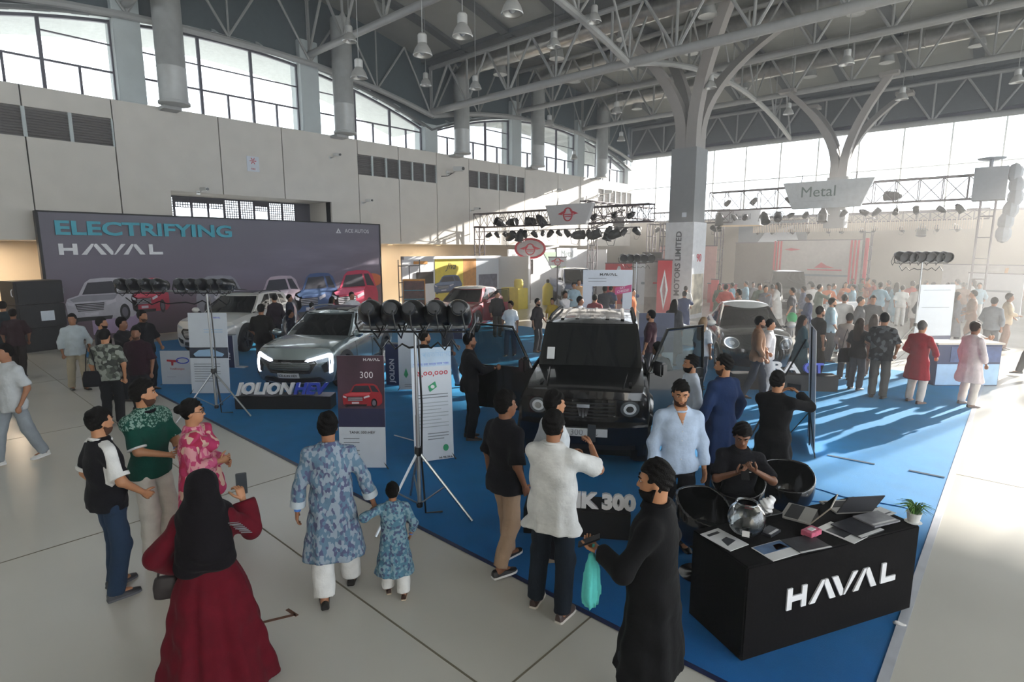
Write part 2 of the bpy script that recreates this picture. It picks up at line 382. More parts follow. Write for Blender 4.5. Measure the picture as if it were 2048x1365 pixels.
# vertical air columns and horizontal ducts
for i, (y, r) in enumerate([(7.75, .46), (14.65, .44), (21.8, .42), (28.2, .42), (35.4, .42)]):
    t = thing('air_duct', ['round grey air duct rising beside the nearest concrete pier', 'round grey air duct rising beside the second pier', 'round grey air duct above the first security camera', 'round grey air duct over the middle of the left wall', 'hazy round air duct rising near the far end of the left wall'][i], 'duct', (XW+.75, y, ZT), 0, 'air ducts along the left wall')
    zh = z_roof(y)-.9-ZT
    obj('riser', MB().lathe([(r*1.12, 0), (r*1.12, .08), (r, .1), (r, 1.2), (r*1.02, 1.22), (r*1.02, 1.26), (r, 1.28), (r, zh)], n=20), M_DUCTV, t, smooth=True)
    obj('wall_bracket', MB().bb(-.75, -.2, -.3, .3, -.12, 0), M_STEEL, t)
    if i != 1:
        xe = 34
        pts = [(0, 0, zh-.3), (.12, 0, zh), (.5, 0, zh+.25), (1.0, 0, zh+.3), (xe, 0, zh+.3)]
        obj('horizontal_run', MB().tube(pts, .40, 14), M_DUCT, t, smooth=True)
        for k in range(9):
            x = 2.5+3.6*k
            obj('outlet', MB().lathe([(.26, 0), (.36, -.02), (.30, .22), (.26, .5)], (x, .35, zh-.35), 12), M_DUCTV, t, smooth=True)
            obj('seam', MB().lathe([(.405, -.03), (.425, -.02), (.425, .02), (.405, .03)], (x+1.6, 0, zh+.3), 14, axis='X'), M_DUCT, t, smooth=True)
# tree columns
def treecol(x, y, zfork, ztop, spread, w, label, clad=True):
    t = thing('tree_column', label, 'column', (x, y, 0))
    m1 = mat('column_render', '#8f9192', rough=.8, var=.04); m2 = mat('column_grey', '#9b9793', rough=.8, var=.04)
    obj('shaft', MB().bb(-w, w, -w, w, 4.28 if clad else 0, zfork), m1, t)
    q = w*.84
    for sx, sy in ((-1, -1), (1, -1), (-1, 1), (1, 1)):
        n = 12; vs = []; fs = []
        for i in range(n+1):                       # each branch starts as a quarter of the shaft and bends outwards
            f = i/n; z = zfork+(ztop-zfork)*f; d = q*.5+(spread-q*.5)*max(0, f-.12)**1.9/.88**1.9; h = q*.5*(1-.12*f)
            k = f**1.2
            a = Vector((1, 0, 0)); b = Vector((0, 1, 0)); c = Vector((sx*d, sy*d, z))
            vs += [c-a*h-b*h, c+a*h-b*h, c+a*h+b*h, c-a*h+b*h]
        for i in range(n):
            for k in range(4): fs.append((4*i+k, 4*i+(k+1) % 4, 4*i+4+(k+1) % 4, 4*i+4+k))
        fs += [(3, 2, 1, 0), (4*n, 4*n+1, 4*n+2, 4*n+3)]
        obj('branch', MB().add(vs, fs), m2, t, smooth=.4)
        obj('branch_pad', MB().bb(sx*spread-.4, sx*spread+.4, sy*spread-.4, sy*spread+.4, ztop-.05, ztop+.12), m2, t)
    return t
tc1 = treecol(-11.55, 24.6, 7.45, 12.6, 2.7, .58, 'massive tree column with four curving branches wrapped in a printed white sleeve')
treecol(-8.1, 36.0, 7.0, 11.4, 2.3, .5, 'sunlit tree column in the glare near the far glazing')
obj('wall_rear_blocker', MB().bb(-27.4, 24, -9.4, -9, 0, 9.5), M_WALL, kind='structure', label='plain unseen wall behind the viewer, added to cut the fill light', cat='wall')  # unseen wall, added to cut the fill light from behind
# haze placed further down
# ---------------------------------------------------------------- people: smooth blended bodies and clothes
class Field:
    """signed distance samples on a grid; surfaces are pulled out with surface nets"""
    def __init__(s, lo, hi, h):
        s.h = h; s.lo = np.array(lo, float)-2*h; n = np.ceil((np.array(hi)-s.lo)/h).astype(int)+3; s.n = n
        s.ax = [s.lo[i]+h*np.arange(n[i]) for i in range(3)]
        s.D = np.full(tuple(n), .5, np.float32)
    def blk(s, lo, hi):
        r = []
        for i in range(3):
            a = max(0, int((lo[i]-s.lo[i])/s.h)); b = min(s.n[i], int((hi[i]-s.lo[i])/s.h)+2); r.append(slice(a, max(a, b)))
        return tuple(r), s.ax[0][r[0]][:, None, None], s.ax[1][r[1]][None, :, None], s.ax[2][r[2]][None, None, :]
    def mix(s, sl, d, k):
        a = s.D[sl]; d = d.astype(np.float32)
        if k <= 0: s.D[sl] = np.minimum(a, d); return
        hh = np.maximum(k-np.abs(a-d), 0)/k; s.D[sl] = np.minimum(a, d)-hh*hh*k*.25
    def cap(s, a, b, ra, rb, k=.04, cut=None, cuta=None, sq=None):
        a = np.array(a, float); b = np.array(b, float); m = max(ra, rb)+.06+k
        sl, X, Y, Z = s.blk(np.minimum(a, b)-m, np.maximum(a, b)+m)
        ab = b-a; L2 = max(ab@ab, 1e-9)
        t = np.clip(((X-a[0])*ab[0]+(Y-a[1])*ab[1]+(Z-a[2])*ab[2])/L2, 0, 1)
        dx, dy, dz = X-a[0]-ab[0]*t, Y-a[1]-ab[1]*t, Z-a[2]-ab[2]*t
        if sq: dx, dy, dz = dx*sq[0], dy*sq[1], dz*sq[2]
        d = np.sqrt(dx*dx+dy*dy+dz*dz)-(ra+(rb-ra)*t)
        if cut is not None:
            u = ab/math.sqrt(L2); d = np.maximum(d, (X-b[0])*u[0]+(Y-b[1])*u[1]+(Z-b[2])*u[2])
        s.mix(sl, d, k)
    def ell(s, c, r, k=.03, R=None):
        m = max(r)+k+.03; sl, X, Y, Z = s.blk(np.array(c)-m, np.array(c)+m)
        x, y, z = X-c[0], Y-c[1], Z-c[2]
        if R is not None: x, y, z = [R[0, i]*x+R[1, i]*y+R[2, i]*z for i in range(3)]
        q = np.sqrt((x/r[0])**2+(y/r[1])**2+(z/r[2])**2)
        s.mix(sl, (q-1)*min(r)*(.5+.5*np.minimum(q, 1))+0*(q), k)
    def prof(s, tab, k=.03, p=2.3, folds=0, nf=9, ph=0., zf=None):
        """stack of ellipses: rows (z, cx, cy, rx, ry)"""
        T = np.array(tab, float); o = np.argsort(T[:, 0]); T = T[o]; rm = T[:, 3:].max()+.1
        sl, X, Y, Z = s.blk((T[:, 1].min()-rm, T[:, 2].min()-rm, T[0, 0]-.05), (T[:, 1].max()+rm, T[:, 2].max()+rm, T[-1, 0]+.05))
        z = Z.ravel(); f = lambda i: np.interp(z, T[:, 0], T[:, i])[None, None, :]
        cx, cy, rx, ry = f(1), f(2), f(3), f(4)
        x, y = X-cx, Y-cy
        q = (np.abs(x/rx)**p+np.abs(y/ry)**p)**(1/p)
        d = (q-1)*np.minimum(rx, ry)
        if folds:
            w = np.clip((zf-Z)/max(zf-T[0, 0], .1), 0, 1); th = np.arctan2(y, x)
            d = d-folds*w*(np.sin(nf*th+ph+2*Z)+.5*np.sin((nf*1.7)*th-ph*2))
        s.mix(sl, np.maximum(d, np.maximum(T[0, 0]-Z, Z-T[-1, 0])), k)
    def wrinkle(s, amp, f=9., ph=0.):
        X, Y, Z = s.ax[0][:, None, None], s.ax[1][None, :, None], s.ax[2][None, None, :]
        n = np.sin(f*X+1.6*f*Z+ph)*np.sin(f*Y-1.2*f*Z+2*ph)+.6*np.sin(2.3*f*Z+1.1*f*X-1.7*f*Y+ph)
        s.D += (amp*n).astype(np.float32)
    def keep(s, fn): s.D = np.maximum(s.D, fn(s.ax[0][:, None, None], s.ax[1][None, :, None], s.ax[2][None, None, :]).astype(np.float32))
    def copy(s):
        c = object.__new__(Field); c.__dict__.update(s.__dict__); c.D = s.D.copy(); return c
    def net(s):
        D = s.D; I = D < 0
        if not I.any(): return [], []
        c = [I[i:I.shape[0]-1+i, j:I.shape[1]-1+j, k:I.shape[2]-1+k] for i in (0, 1) for j in (0, 1) for k in (0, 1)]
        n = sum(x.astype(np.int8) for x in c); act = (n > 0) & (n < 8)
        idx = np.full(act.shape, -1, np.int64); cells = np.argwhere(act); idx[act] = np.arange(len(cells))
        corner = np.array([(i, j, k) for i in (0, 1) for j in (0, 1) for k in (0, 1)])
        vals = np.stack([D[tuple((cells+q).T)] for q in corner], 1)
        acc = np.zeros((len(cells), 3)); cnt = np.zeros(len(cells))
        for a in range(8):
            for b in range(a+1, 8):
                df = corner[b]-corner[a]
                if np.abs(df).sum() != 1: continue
                va, vb = vals[:, a], vals[:, b]; cr = (va < 0) != (vb < 0)
                t = np.where(cr, va/np.where(cr, va-vb, 1), 0)
                acc += np.where(cr[:, None], corner[a]+t[:, None]*df, 0); cnt += cr
        V = s.lo+s.h*(cells+acc/cnt[:, None])
        Q = []
        for ax in range(3):
            sl0 = [slice(1, -1)]*3; sl0[ax] = slice(0, -1); sl1 = list(sl0); sl1[ax] = slice(1, None)
            A, B = I[tuple(sl0)], I[tuple(sl1)]; e = np.argwhere(A != B)
            if not len(e): continue
            up = A[tuple(e.T)]; off = np.ones(3, int); off[ax] = 0; p = e+off
            o1, o2 = [(1, 2), (2, 0), (0, 1)][ax]; d1 = np.zeros(3, int); d1[o1] = 1; d2 = np.zeros(3, int); d2[o2] = 1
            q = np.stack([idx[tuple((p-d1-d2).T)], idx[tuple((p-d2).T)], idx[tuple(p.T)], idx[tuple((p-d1).T)]], 1)
            q[~up] = q[~up][:, ::-1]; Q.append(q)
        Q = np.concatenate(Q); Q = Q[(Q >= 0).all(1)]
        return V, Q
def nobj(name, parts, m, parent, extra=None):
    vs = []; fs = []; o = 0
    for V, Q in parts:
        if len(V) == 0: continue
        vs += V.tolist(); fs += (Q+o).tolist(); o += len(V)
    if extra is not None: fs += [tuple(i+o for i in f) for f in extra.f]; vs += extra.v
    if not vs: return None
    me = bpy.data.meshes.new(name); me.from_pydata(vs, [], fs); me.update(); me.materials.append(m)
    me.polygons.foreach_set('use_smooth', np.ones(len(me.polygons), bool))
    return link(name, me, parent)
def ik(a, t, l1, l2, pole):
    a, t, pole = np.array(a, float), np.array(t, float), np.array(pole, float)
    d = t-a; L = np.linalg.norm(d); L2 = min(max(L, abs(l1-l2)+.02), l1+l2-.004); u = d/max(L, 1e-6); t = a+u*L2
    x = (l1*l1-l2*l2+L2*L2)/(2*L2); hgt = math.sqrt(max(l1*l1-x*x, 0)); w = pole-u*(pole@u); w /= max(np.linalg.norm(w), 1e-6)
    return a+u*x+w*hgt, t
def hand_mb(mb, wrist, d, n, side, curl=.35, sc=1.0, spread=0.0):
    """palm and five fingers; d along the hand, n out of the palm, side +1 puts the thumb to d x n"""
    d = Vector(d).normalized(); n = Vector(n); n = (n-d*n.dot(d)).normalized(); b = d.cross(n)*side; w = Vector(wrist)
    L = .088*sc
    rows = []
    for f, wd, th in ((-.25, .026, .020), (.0, .028, .020), (.35, .037, .018), (.75, .041, .015), (1.0, .039, .012)):
        c = w+d*(L*f); rows.append([c+b*(math.cos(a)*wd*sc)+n*(math.sin(a)*th*sc) for a in [2*PI*k/8 for k in range(8)]])
    o = len(mb.v); mb.v += [tuple(p) for r in rows for p in r]
    for i in range(len(rows)-1):
        for k in range(8):
            q = (o+i*8+k, o+i*8+(k+1) % 8, o+(i+1)*8+(k+1) % 8, o+(i+1)*8+k); mb.f.append(q if side > 0 else q[::-1])
    mb.f.append(tuple(o+32+k for k in range(8)))
    for i, (off, ln) in enumerate(((.030, .070), (.010, .078), (-.010, .073), (-.029, .058))):
        p = w+d*(L*.93)+b*(off*sc); cur = (d+b*(off*spread)).normalized(); pts = [p-d*.012*sc, p]; 
        for j, sg in enumerate((.45, .32, .23)):
            a = curl*(.9 if j == 0 else 1.15); cur = (cur*math.cos(a)+n*math.sin(a)).normalized()
            ax = cur.cross(b) ; n2 = b.cross(cur)*1.0
            p = p+cur*(ln*sg*sc); pts.append(p)
            n = (n-cur*n.dot(cur)); n = n.normalized() if n.length > 1e-3 else b.cross(cur)
        n = Vector(b).cross(d)*1.0*side; n = n.normalized()
        mb.tube(pts, [.0085*sc, .0088*sc, .0082*sc, .0074*sc, .0058*sc], 6)
    p = w+d*(L*.18)+b*(.026*sc); t1 = (d*.62+b*.72+n*.28).normalized()
    p1 = p+t1*.042*sc; t2 = (d*.85+b*.25+n*(.25+curl*.4)).normalized(); p2 = p1+t2*.032*sc; p3 = p2+t2*.024*sc
    mb.tube([p-t1*.01*sc, p, p1, p2, p3], [.011*sc, .0125*sc, .0105*sc, .0095*sc, .0065*sc], 6)
# clothing and skin
SKINS = [mat('skin_a', '#9a6a4d', rough=.55, var=.06, scale=12), mat('skin_b', '#b17d5a', rough=.55, var=.06, scale=12), mat('skin_c', '#7d533a', rough=.55, var=.06, scale=12)]
M_HAIR = mat('black_hair', '#080605', rough=.75, var=.3, scale=60, bump=.7, bscale=140, spec=.18)
M_HAIRB = mat('brown_hair', '#2a1a10', rough=.75, spec=.2, var=.3, scale=60, bump=.5, bscale=140)
M_HAIRG = mat('grey_hair', '#5a5550', rough=.6, var=.3, scale=60)
def cloth(name, col, rough=.85, **k): return mat('cloth_'+name, col, rough=rough, var=k.pop('var', .10), scale=k.pop('scale', 9), bump=k.pop('bump', .6), bscale=k.pop('bscale', 26), sheen=.02, spec=.15, **k)
M_STUB = mat('stubble', '#4a3226', rough=.8, spec=.2); M_EYE = mat('eye_dark', '#120c0a', rough=.2); M_EYEW = mat('eye_white', '#cfc8c0', rough=.3); M_LIP = mat('lip', '#6e3a31', rough=.5)
M_SOLE = mat('shoe_sole', '#d7d3cb', rough=.7)
LOD = {2: (.0135, .0085), 1: (.0235, .018), 0: (.034, .028)}
SM = {'h': 1.75}
def person(label, loc, rz, h=1.72, lod=2, skin=1, fat=0.0, sit=False, lean=0.0, head=(0, 0), hair='short', hairm=None, beard=0,
           feet=((-.10, .02), (.10, .02)), arms=(None, None), top=None, bottom=None, shoes=('#1a1716', None), fem=False, group=None, eyes=True, seat=.47, hands=True, name='person', curl=(.35, .35), palm=(None, None), z0=0.0, loc_z=None):
    vb, vh = LOD[lod]; root = thing(name, label, 'person', (loc[0], loc[1], z0), rz, group); root.scale = (h/1.75,)*3
    sk = SKINS[skin] if isinstance(skin, int) else skin
    hz = seat+.06 if sit else .92; dz = hz-.92; ph = random.random()*6
    def T(x, y, z):                                   # torso point, sheared by the lean
        return np.array((x, y+math.tan(lean)*(z-.92)*(1.0), z+dz))
    sw = .150 if fem else .174; nk = T(0, 0, 1.49)
    sh = [T(-sw, -.008, 1.395), T(sw, -.008, 1.395)]; hip = [np.array((-.09, 0, hz)), np.array((.09, 0, hz))]
    hc = T(0, .015, 1.635)
    # torso outline
    f = 1+fat; fx = .92 if fem else 1.0
    TB = [(.84, .172, .118, -.005), (.93, .174, .122*(1+.4*fat), -.005), (1.05, .148*fx*f, .108*(1+1.3*fat), .01+.05*fat), (1.18, .158*fx*(1+.6*fat), .115*(1+.8*fat), .008), (1.30, .176*fx, .120, .005), (1.38, .170*fx, .102, -.003), (1.43, .128*fx, .082, -.008), (1.465, .080, .068, -.006), (1.495, .064, .062, -.002)]
    def tab(g=0.0, lo=None, hi=None, flare=0.0, flz=.95):
        R = []
        zs = [t[0] for t in TB]
        if lo is not None and lo < TB[0][0]: R.append((lo, 0, 0, .172*f+g+flare, .128+g+flare*.8))
        for z, rx, ry, cy in TB:
            if lo is not None and z < lo: continue
            if hi is not None and z > hi: continue
            k = max(0., (flz-z)/.6)*flare if lo is not None else 0
            if lo is not None and z < 1.0: k += .010
            R.append((z, 0, cy, rx+g+k, ry+g+k*.8))
        if lo is not None and lo > TB[0][0]:
            I_ = lambda j: float(np.interp(lo, zs, [t[j] for t in TB])); R.insert(0, (lo, 0, I_(3), I_(1)+g+.01, I_(2)+g+.01))
        out = []
        for z, cx, cy, rx, ry in R:
            q = T(cx, cy, z)
            if z < .92: q[1] = cy
            out.append((q[2], q[0], q[1], rx, ry))
        return out
    # limbs
    L1, L2, A1, A2 = .425, .42, .285, .25
    leg = []
    for i, s in enumerate((-1, 1)):
        fx_, fy_ = feet[i][0], feet[i][1]; fz = feet[i][2] if len(feet[i]) > 2 else 0
        kn, an = ik(hip[i], (fx_, fy_-.03, .085+fz), L1, L2, (s*.12, 1, 0.15))
        leg.append((hip[i], kn, an, fz))
    arm = []
    for i, s in enumerate((-1, 1)):
        a = arms[i]
        if a is None: tgt, pole = T(s*(sw+.06+.5*fat*.3), .04, .90), (s*.5, -1, 0)
        else: tgt, pole = np.array(a[:3], float), (a[3] if len(a) > 3 else (s*.8, -.6, -.5))
        el, wr = ik(sh[i], tgt, A1, A2, pole); arm.append((sh[i], el, wr))
    allp = np.array([p for l in leg for p in l[:3]]+[p for a in arm for p in a]+[hc, nk, T(0, 0, .9)])
    lo = allp.min(0)-np.array((.26, .26, .12)); hi = allp.max(0)+np.array((.26, .26, .22)); lo[2] = max(lo[2], -.02) if z0 == 0 else lo[2]
    # body
    B = Field(lo, (hi[0], hi[1], hc[2]-.06 if lod else hi[2]), vb)
    B.prof(tab(-.012), .03)
    for i in (0, 1):
        a = arm[i]; B.cap(nk-np.array((0, .01, .03)), a[0], .045, .046, .04); B.cap(a[0], a[1], .050, .040, .05); B.cap(a[1], a[2], .040, .025, .03)
        if lod == 0: B.cap(a[2], a[2]+(a[2]-a[1])*.42, .028, .03, .02)
        elif lod == 1 : B.ell(a[2]+(a[2]-a[1])*.30, (.04, .04, .055), .015)
        l = leg[i]; B.cap(l[0], l[1], .082, .055, .05); B.cap(l[1], l[2], .055, .036, .03)
        B.cap(l[2]-np.array((0, .02, .03)), l[2]+np.array((0, .10, -.05)), .036, .03, .02)
    # head: skull, jaw, nose, ears, turned by head=(yaw, pitch)
    hy, hp = head; R = np.array(Matrix.Rotation(hy, 3, 'Z') @ Matrix.Rotation(-hp, 3, 'X'))
    H = lambda x, y, z: hc+R @ np.array((x, y, z))
    def headfield(v, only=None):
        Fh = Field(hc-np.array((.16, .17, .20)), hc+np.array((.16, .17, .17)), v)
        Fh.cap(nk-np.array((0, .0, .06)), H(0, -.02, -.06), .058, .054, .02)
        Fh.ell(H(0, -.012, .022), (.073, .092, .092), .02, R)
        Fh.ell(H(0, .022, -.045), (.056, .066, .070), .035, R)
        Fh.ell(H(0, .050, -.088), (.026, .024, .020), .03, R)
        Fh.cap(H(0, .080, .004), H(0, .101, -.030), .008, .0125, .012)
        for s in (-1, 1):
            Fh.ell(H(s*.075, -.012, -.014), (.010, .020, .031), .008, R)
            Fh.cap(H(s*.018, .083, .022), H(s*.045, .072, .020), .009, .008, .012)
            Fh.ell(H(s*.012, .086, -.034), (.010, .010, .008), .01, R)
        Fh.cap(H(-.016, .082, -.062), H(.016, .082, -.062), .008, .008, .012)
        return Fh
    Fh = headfield(vh)
    ex = MB()
    if lod == 2 and hands:
        for i, s in enumerate((-1, 1)):
            d = arm[i][2]-arm[i][1]; pn = palm[i] if palm[i] is not None else (-s, .25, 0)
            hand_mb(ex, arm[i][2], d, pn, s, curl[i])
    if lod: nobj('body', [B.net(), Fh.net()], sk, root, ex)
    else:
        nobj('body', [B.net(), Fh.net()], sk, root)
    # eyes, brows, mouth
    if lod == 2 and eyes:
        RM = Matrix(R.tolist())
        for s in (-1, 1):
            e = MB().ell(H(s*.031, .0765, .006), (.0112, .008, .0048), 10, 6, RM); eo = obj('eye', e, M_EYEW, root, smooth=True)
            obj('iris', MB().ell(H(s*.031, .0835, .006), (.0058, .003, .0046), 8, 4, RM), M_EYE, eo, smooth=True)
            obj('eyebrow', MB().tube([H(s*.014, .091, .026), H(s*.032, .089, .032), H(s*.050, .072, .026)], [.004, .0055, .003], 6), hairm or M_HAIR, root, smooth=True)
        obj('mouth', MB().tube([H(-.021, .0815, -.062), H(-.008, .0905, -.060), H(.008, .0905, -.060), H(.021, .0815, -.062)], [.003, .0052, .0052, .003], 6), M_LIP, root, smooth=True)
    # hair
    hm = hairm or M_HAIR
    if hair and hair != 'scarf':
        Fq = Field(hc-np.array((.17, .20, .55 if hair == 'long' else .22)), hc+np.array((.17, .17, .18)), vh)
        vol = .022 if hair != 'bald' else .006
        if hair == 'thick': vol = .034
        Fq.ell(H(0, -.016, .028), (.073+vol*.7, .090+vol*.6, .092+vol), .01, R)
        ri = R.T
        def face(X, Y, Z):
            x, y, z = [ri[i, 0]*(X-hc[0])+ri[i, 1]*(Y-hc[1])+ri[i, 2]*(Z-hc[2]) for i in range(3)]
            low = -.075 if hair in ('short', 'thick') else -.09
            fr = np.minimum(y-.030+.0*z, .062-z)*1.0                      # carve the face below the hair line
            ear = np.minimum(y+.018-.25*(z+.03), .012-z)
            cut = np.maximum(fr, ear)
            return np.maximum(cut, (low-z) if hair != 'long' else cut)
        Fq.keep(face)
        if hair == 'bun': Fq.ell(H(0, -.125, .035), (.042, .040, .042), .02)
        if hair == 'long':
            Fq.cap(H(-.055, -.06, -.02), H(-.06, -.085, -.20), .05, .05, .03); Fq.cap(H(.055, -.06, -.02), H(.06, -.085, -.20), .05, .05, .03)
            Fq.cap(H(0, -.08, 0), H(0, -.11, -.38), .06, .06, .05); Fq.cap(H(-.05, -.09, -.15), H(-.05, -.11, -.36), .05, .045, .04); Fq.cap(H(.05, -.09, -.15), H(.05, -.11, -.36), .05, .045, .04)
        if lod: Fq.wrinkle(.005 if lod == 2 else .002, 55, ph)
        nobj('hair', [Fq.net()], hm, root)
    if beard:
        Fb = headfield(vh); Fb.D -= .0065*beard; ri = R.T
        def bk(X, Y, Z):
            x, y, z = [ri[i, 0]*(X-hc[0])+ri[i, 1]*(Y-hc[1])+ri[i, 2]*(Z-hc[2]) for i in range(3)]
            m = np.sqrt((x/.024)**2+((z+.061)/.011)**2); nose = np.sqrt((x/.022)**2+((z+.028)/.022)**2)
            return np.maximum.reduce([z+.052+0*(x+y)-.6*np.maximum(0, .035-y), -.002-y-.35*(z+.06), -.125-z+0*x, (1-m)*.011, (1-nose)*.012])
        Fb.keep(bk); nobj('beard', [Fb.net()], hm if beard > .85 else M_STUB, root)
    # trousers
    if bottom:
        bm_, w, end = bottom[0], bottom[1] if len(bottom) > 1 else .02, bottom[2] if len(bottom) > 2 else .02
        ztop = hz+.16 if (not top or sit) else (hz-.92)+max(.60, min(1.08, top.get('hem', .86)+.07)); tin = 0 if (top and not sit) else .006
        Ft = Field((lo[0], lo[1], max(lo[2], 0.0)), (hi[0], hi[1], hz+.22), vb)
        Ft.prof([r for r in tab(tin) if r[0] < hz+.17], .05)
        for i in (0, 1):
            l = leg[i]; d = l[2]-l[1]; d = d/np.linalg.norm(d)
            Ft.cap(l[0], l[1], .080+w*.35, .058+w, .05); Ft.cap(l[1], l[2]-d*(end-.05)*1.0, .058+w, .047+w*1.0, .03, cut=1)
        Ft.wrinkle(.004, 14, ph)
        if not sit: Ft.keep(lambda X, Y, Z: Z-ztop+0*X+0*Y)
        nobj('trousers', [Ft.net()], bm_, root)
    # shoes
    if shoes:
        for i in (0, 1):
            an, fz = leg[i][2], leg[i][3]; s = (-1, 1)[i]
            tw = s*.12; dx, dy = math.sin(tw), math.cos(tw); z = an[2]-.085
            m_ = MATS.get('shoe_'+shoes[0]) or mat('shoe_'+shoes[0], shoes[0], rough=.45)
            tilt = -.55 if fz > .03 else 0
            Mx = Matrix.Translation((an[0], an[1], z)) @ Matrix.Rotation(-tw, 4, 'Z') @ Matrix.Rotation(tilt, 4, 'X')
            def shoe(z0_, z1_, g):
                mb = MB(); st = [(-.078, .026, .075), (-.06, .036, .085), (-.01, .037, .080), (.05, .042, .062), (.11, .047, .048), (.155, .042, .040), (.185, .022, .032)]
                n = 8
                for y, wx, hh in st:
                    for k in range(n):
                        a = PI*k/(n-1); zz = z0_+(min(hh, z1_)-z0_)*math.sin(a)**.7 if z1_ > .02 else (z1_ if 0 < k < n-1 else z0_)
                        mb.v.append((math.cos(a)*(wx+g), y+g*(1 if y > 0 else -1)*.6, zz))
                for i_ in range(len(st)-1):
                    for k in range(n-1): mb.f.append((i_*n+k, i_*n+k+1, (i_+1)*n+k+1, (i_+1)*n+k))
                    mb.f.append((i_*n+n-1, i_*n, (i_+1)*n, (i_+1)*n+n-1))
                mb.f.append(tuple(range(n))[::-1]); mb.f.append(tuple((len(st)-1)*n+k for k in range(n)))
                return mb.xf(Mx)
            if lod or i == 0 or True:
                so = obj('shoe', shoe(.012, .12, 0), m_, root, smooth=1.0)
                if shoes[1] and lod: obj('sole', shoe(0, .018, .004), MATS.get('sole_'+shoes[1]) or mat('sole_'+shoes[1], shoes[1], rough=.7), so, smooth=1.0)
    # upper garment
    gar = None
    if top:
        tm = top['m']; g = top.get('g', .014); sl = top.get('sleeve', .5); hem = top.get('hem', .86); fl_ = top.get('flare', 0)
        zlo = max(0.0, (hem+dz if not sit else hz-.10)-.03)
        Fs = Field((lo[0], lo[1], zlo), (hi[0], hi[1], nk[2]+.06), vb)
        if sit: Fs.prof(tab(g, .86), .04)
        else: Fs.prof(tab(g, hem, None, fl_), .04, folds=top.get('folds', .004), nf=top.get('nf', 7), ph=ph, zf=1.15)
        swd = top.get('sw', .02)
        for i in (0, 1):
            a0, a1, a2 = arm[i]; u = (a1-a0); v = (a2-a1)
            Fs.cap(nk-np.array((0, .012, .038)), a0, .046+g*.5, .048+g*.6, .04)
            if sl <= .55: Fs.cap(a0, a0+u*min(1, sl/.5), .051+g*.6, .048+swd, .045, cut=1)
            else:
                Fs.cap(a0, a1, .051+g*.6, .044+swd*.6, .045); Fs.cap(a1, a1+v*min(1, (sl-.5)/.5*.98), .046+swd*.7, .034+swd*top.get('cuff', .8), .02, cut=1)
        if top.get('skirt_over') and sit is False: pass
        Fs.wrinkle(top.get('wr', .006), top.get('wf', 11), ph)
        ci = lambda X, Y, Z: (1.02*.062-np.sqrt((X-nk[0])**2+(Y-nk[1])**2)) if False else np.full_like(X+Y+Z, -1.)
        gar = nobj(top.get('name', 'shirt'), [Fs.net()], tm, root)
        if top.get('patches'):
            for nm, fn, pm in top['patches']:
                Fp = Fs.copy(); Fp.D = Fp.D-.005; Fp.keep(lambda X, Y, Z: fn(X, Y, Z-dz)); nobj(nm, [Fp.net()], pm, gar if gar else root)
        if top.get('collar') and lod:
            n_ = 14; pts = [nk+np.array((math.cos(2*PI*k/n_)*.076, math.sin(2*PI*k/n_)*.078+.002, -.008-.018*math.sin(2*PI*k/n_))) for k in range(n_)]
            obj('collar', MB().tube(pts, .017 if lod == 2 else .02, 6, closed=True), top['collar'], gar, smooth=True)
        if top.get('cuffm') and lod == 2:
            for i in (0, 1):
                a0, a1, a2 = arm[i]; q = (a0+(a1-a0)*min(1, sl/.5)) if sl <= .55 else a1+(a2-a1)*(sl-.5)/.5*.98
                u = (a1-a0) if sl <= .55 else (a2-a1); u = u/np.linalg.norm(u); r = (.050 if sl <= .55 else .036)+swd
                obj('cuff', MB().tube([q-u*top.get('cuffw', .03), q+u*.004], r+.004, 14), top['cuffm'], gar, smooth=True)
        if top.get('buttons') and lod == 2:
            for k in range(5):
                z = 1.38-.095*k; row = np.interp(z, [t[0] for t in TB], [t[2]+t[3] for t in TB]); q = T(0, row+g+.003, z)
                obj('button', MB().ell(q, (.006, .004, .006), 8, 4), top['buttons'], gar, smooth=True)
    root['_j'] = 0; del root['_j']
    return dict(root=root, arm=arm, leg=leg, nk=nk, hc=hc, H=H, T=T, sh=sh, R=R, k=h/1.75)
# ---------------------------------------------------------------- cars
M_GLASS = mat('tinted_car_glass', '#0b0e10', rough=.05, spec=.35, var=0)
M_TYRE = mat('tyre_rubber', '#131313', rough=.85, bump=.3, bscale=40)
M_ALLOY = mat('alloy_rim', '#a9abad', rough=.3, metal=.9, var=.05)
M_DARKALLOY = mat('dark_rim', '#3a3b3d', rough=.35, metal=.8, var=.05)
M_CLAD = mat('black_cladding', '#17181a', rough=.6)
M_GLOSSB = mat('gloss_black', '#0c0c0d', rough=.15, coat=.6)
M_CHROME = mat('chrome', '#d5d7d9', rough=.12, metal=1, var=0)
M_LAMP = mat('lamp_lens', '#c9ced2', rough=.1, spec=.8, coat=.8)
M_LAMPD = mat('lamp_inner', '#6f767c', rough=.15, metal=.6)
M_PLATE = mat('white_plate', '#d9dbdc', rough=.4)
M_INK = mat('black_print', '#111113', rough=.6); M_WHITE = mat('white_print', '#eceef0', rough=.5)
M_CABIN = mat('dark_cabin', '#08080a', rough=.8)
M_TAIL = mat('tail_lamp', '#7a1014', rough=.2)
def smooth_interp(xs, pts, sig):
    P_ = np.array(sorted(pts)); d = np.linspace(P_[0, 0]-.6, P_[-1, 0]+.6, 900); k = np.arange(-90, 91)*(d[1]-d[0]); g = np.exp(-.5*(k/sig)**2); g /= g.sum()
    v = np.interp(d, P_[:, 0], P_[:, 1]); v = np.convolve(np.pad(v, 90, mode='edge'), g, 'valid'); return np.interp(xs, d, v)
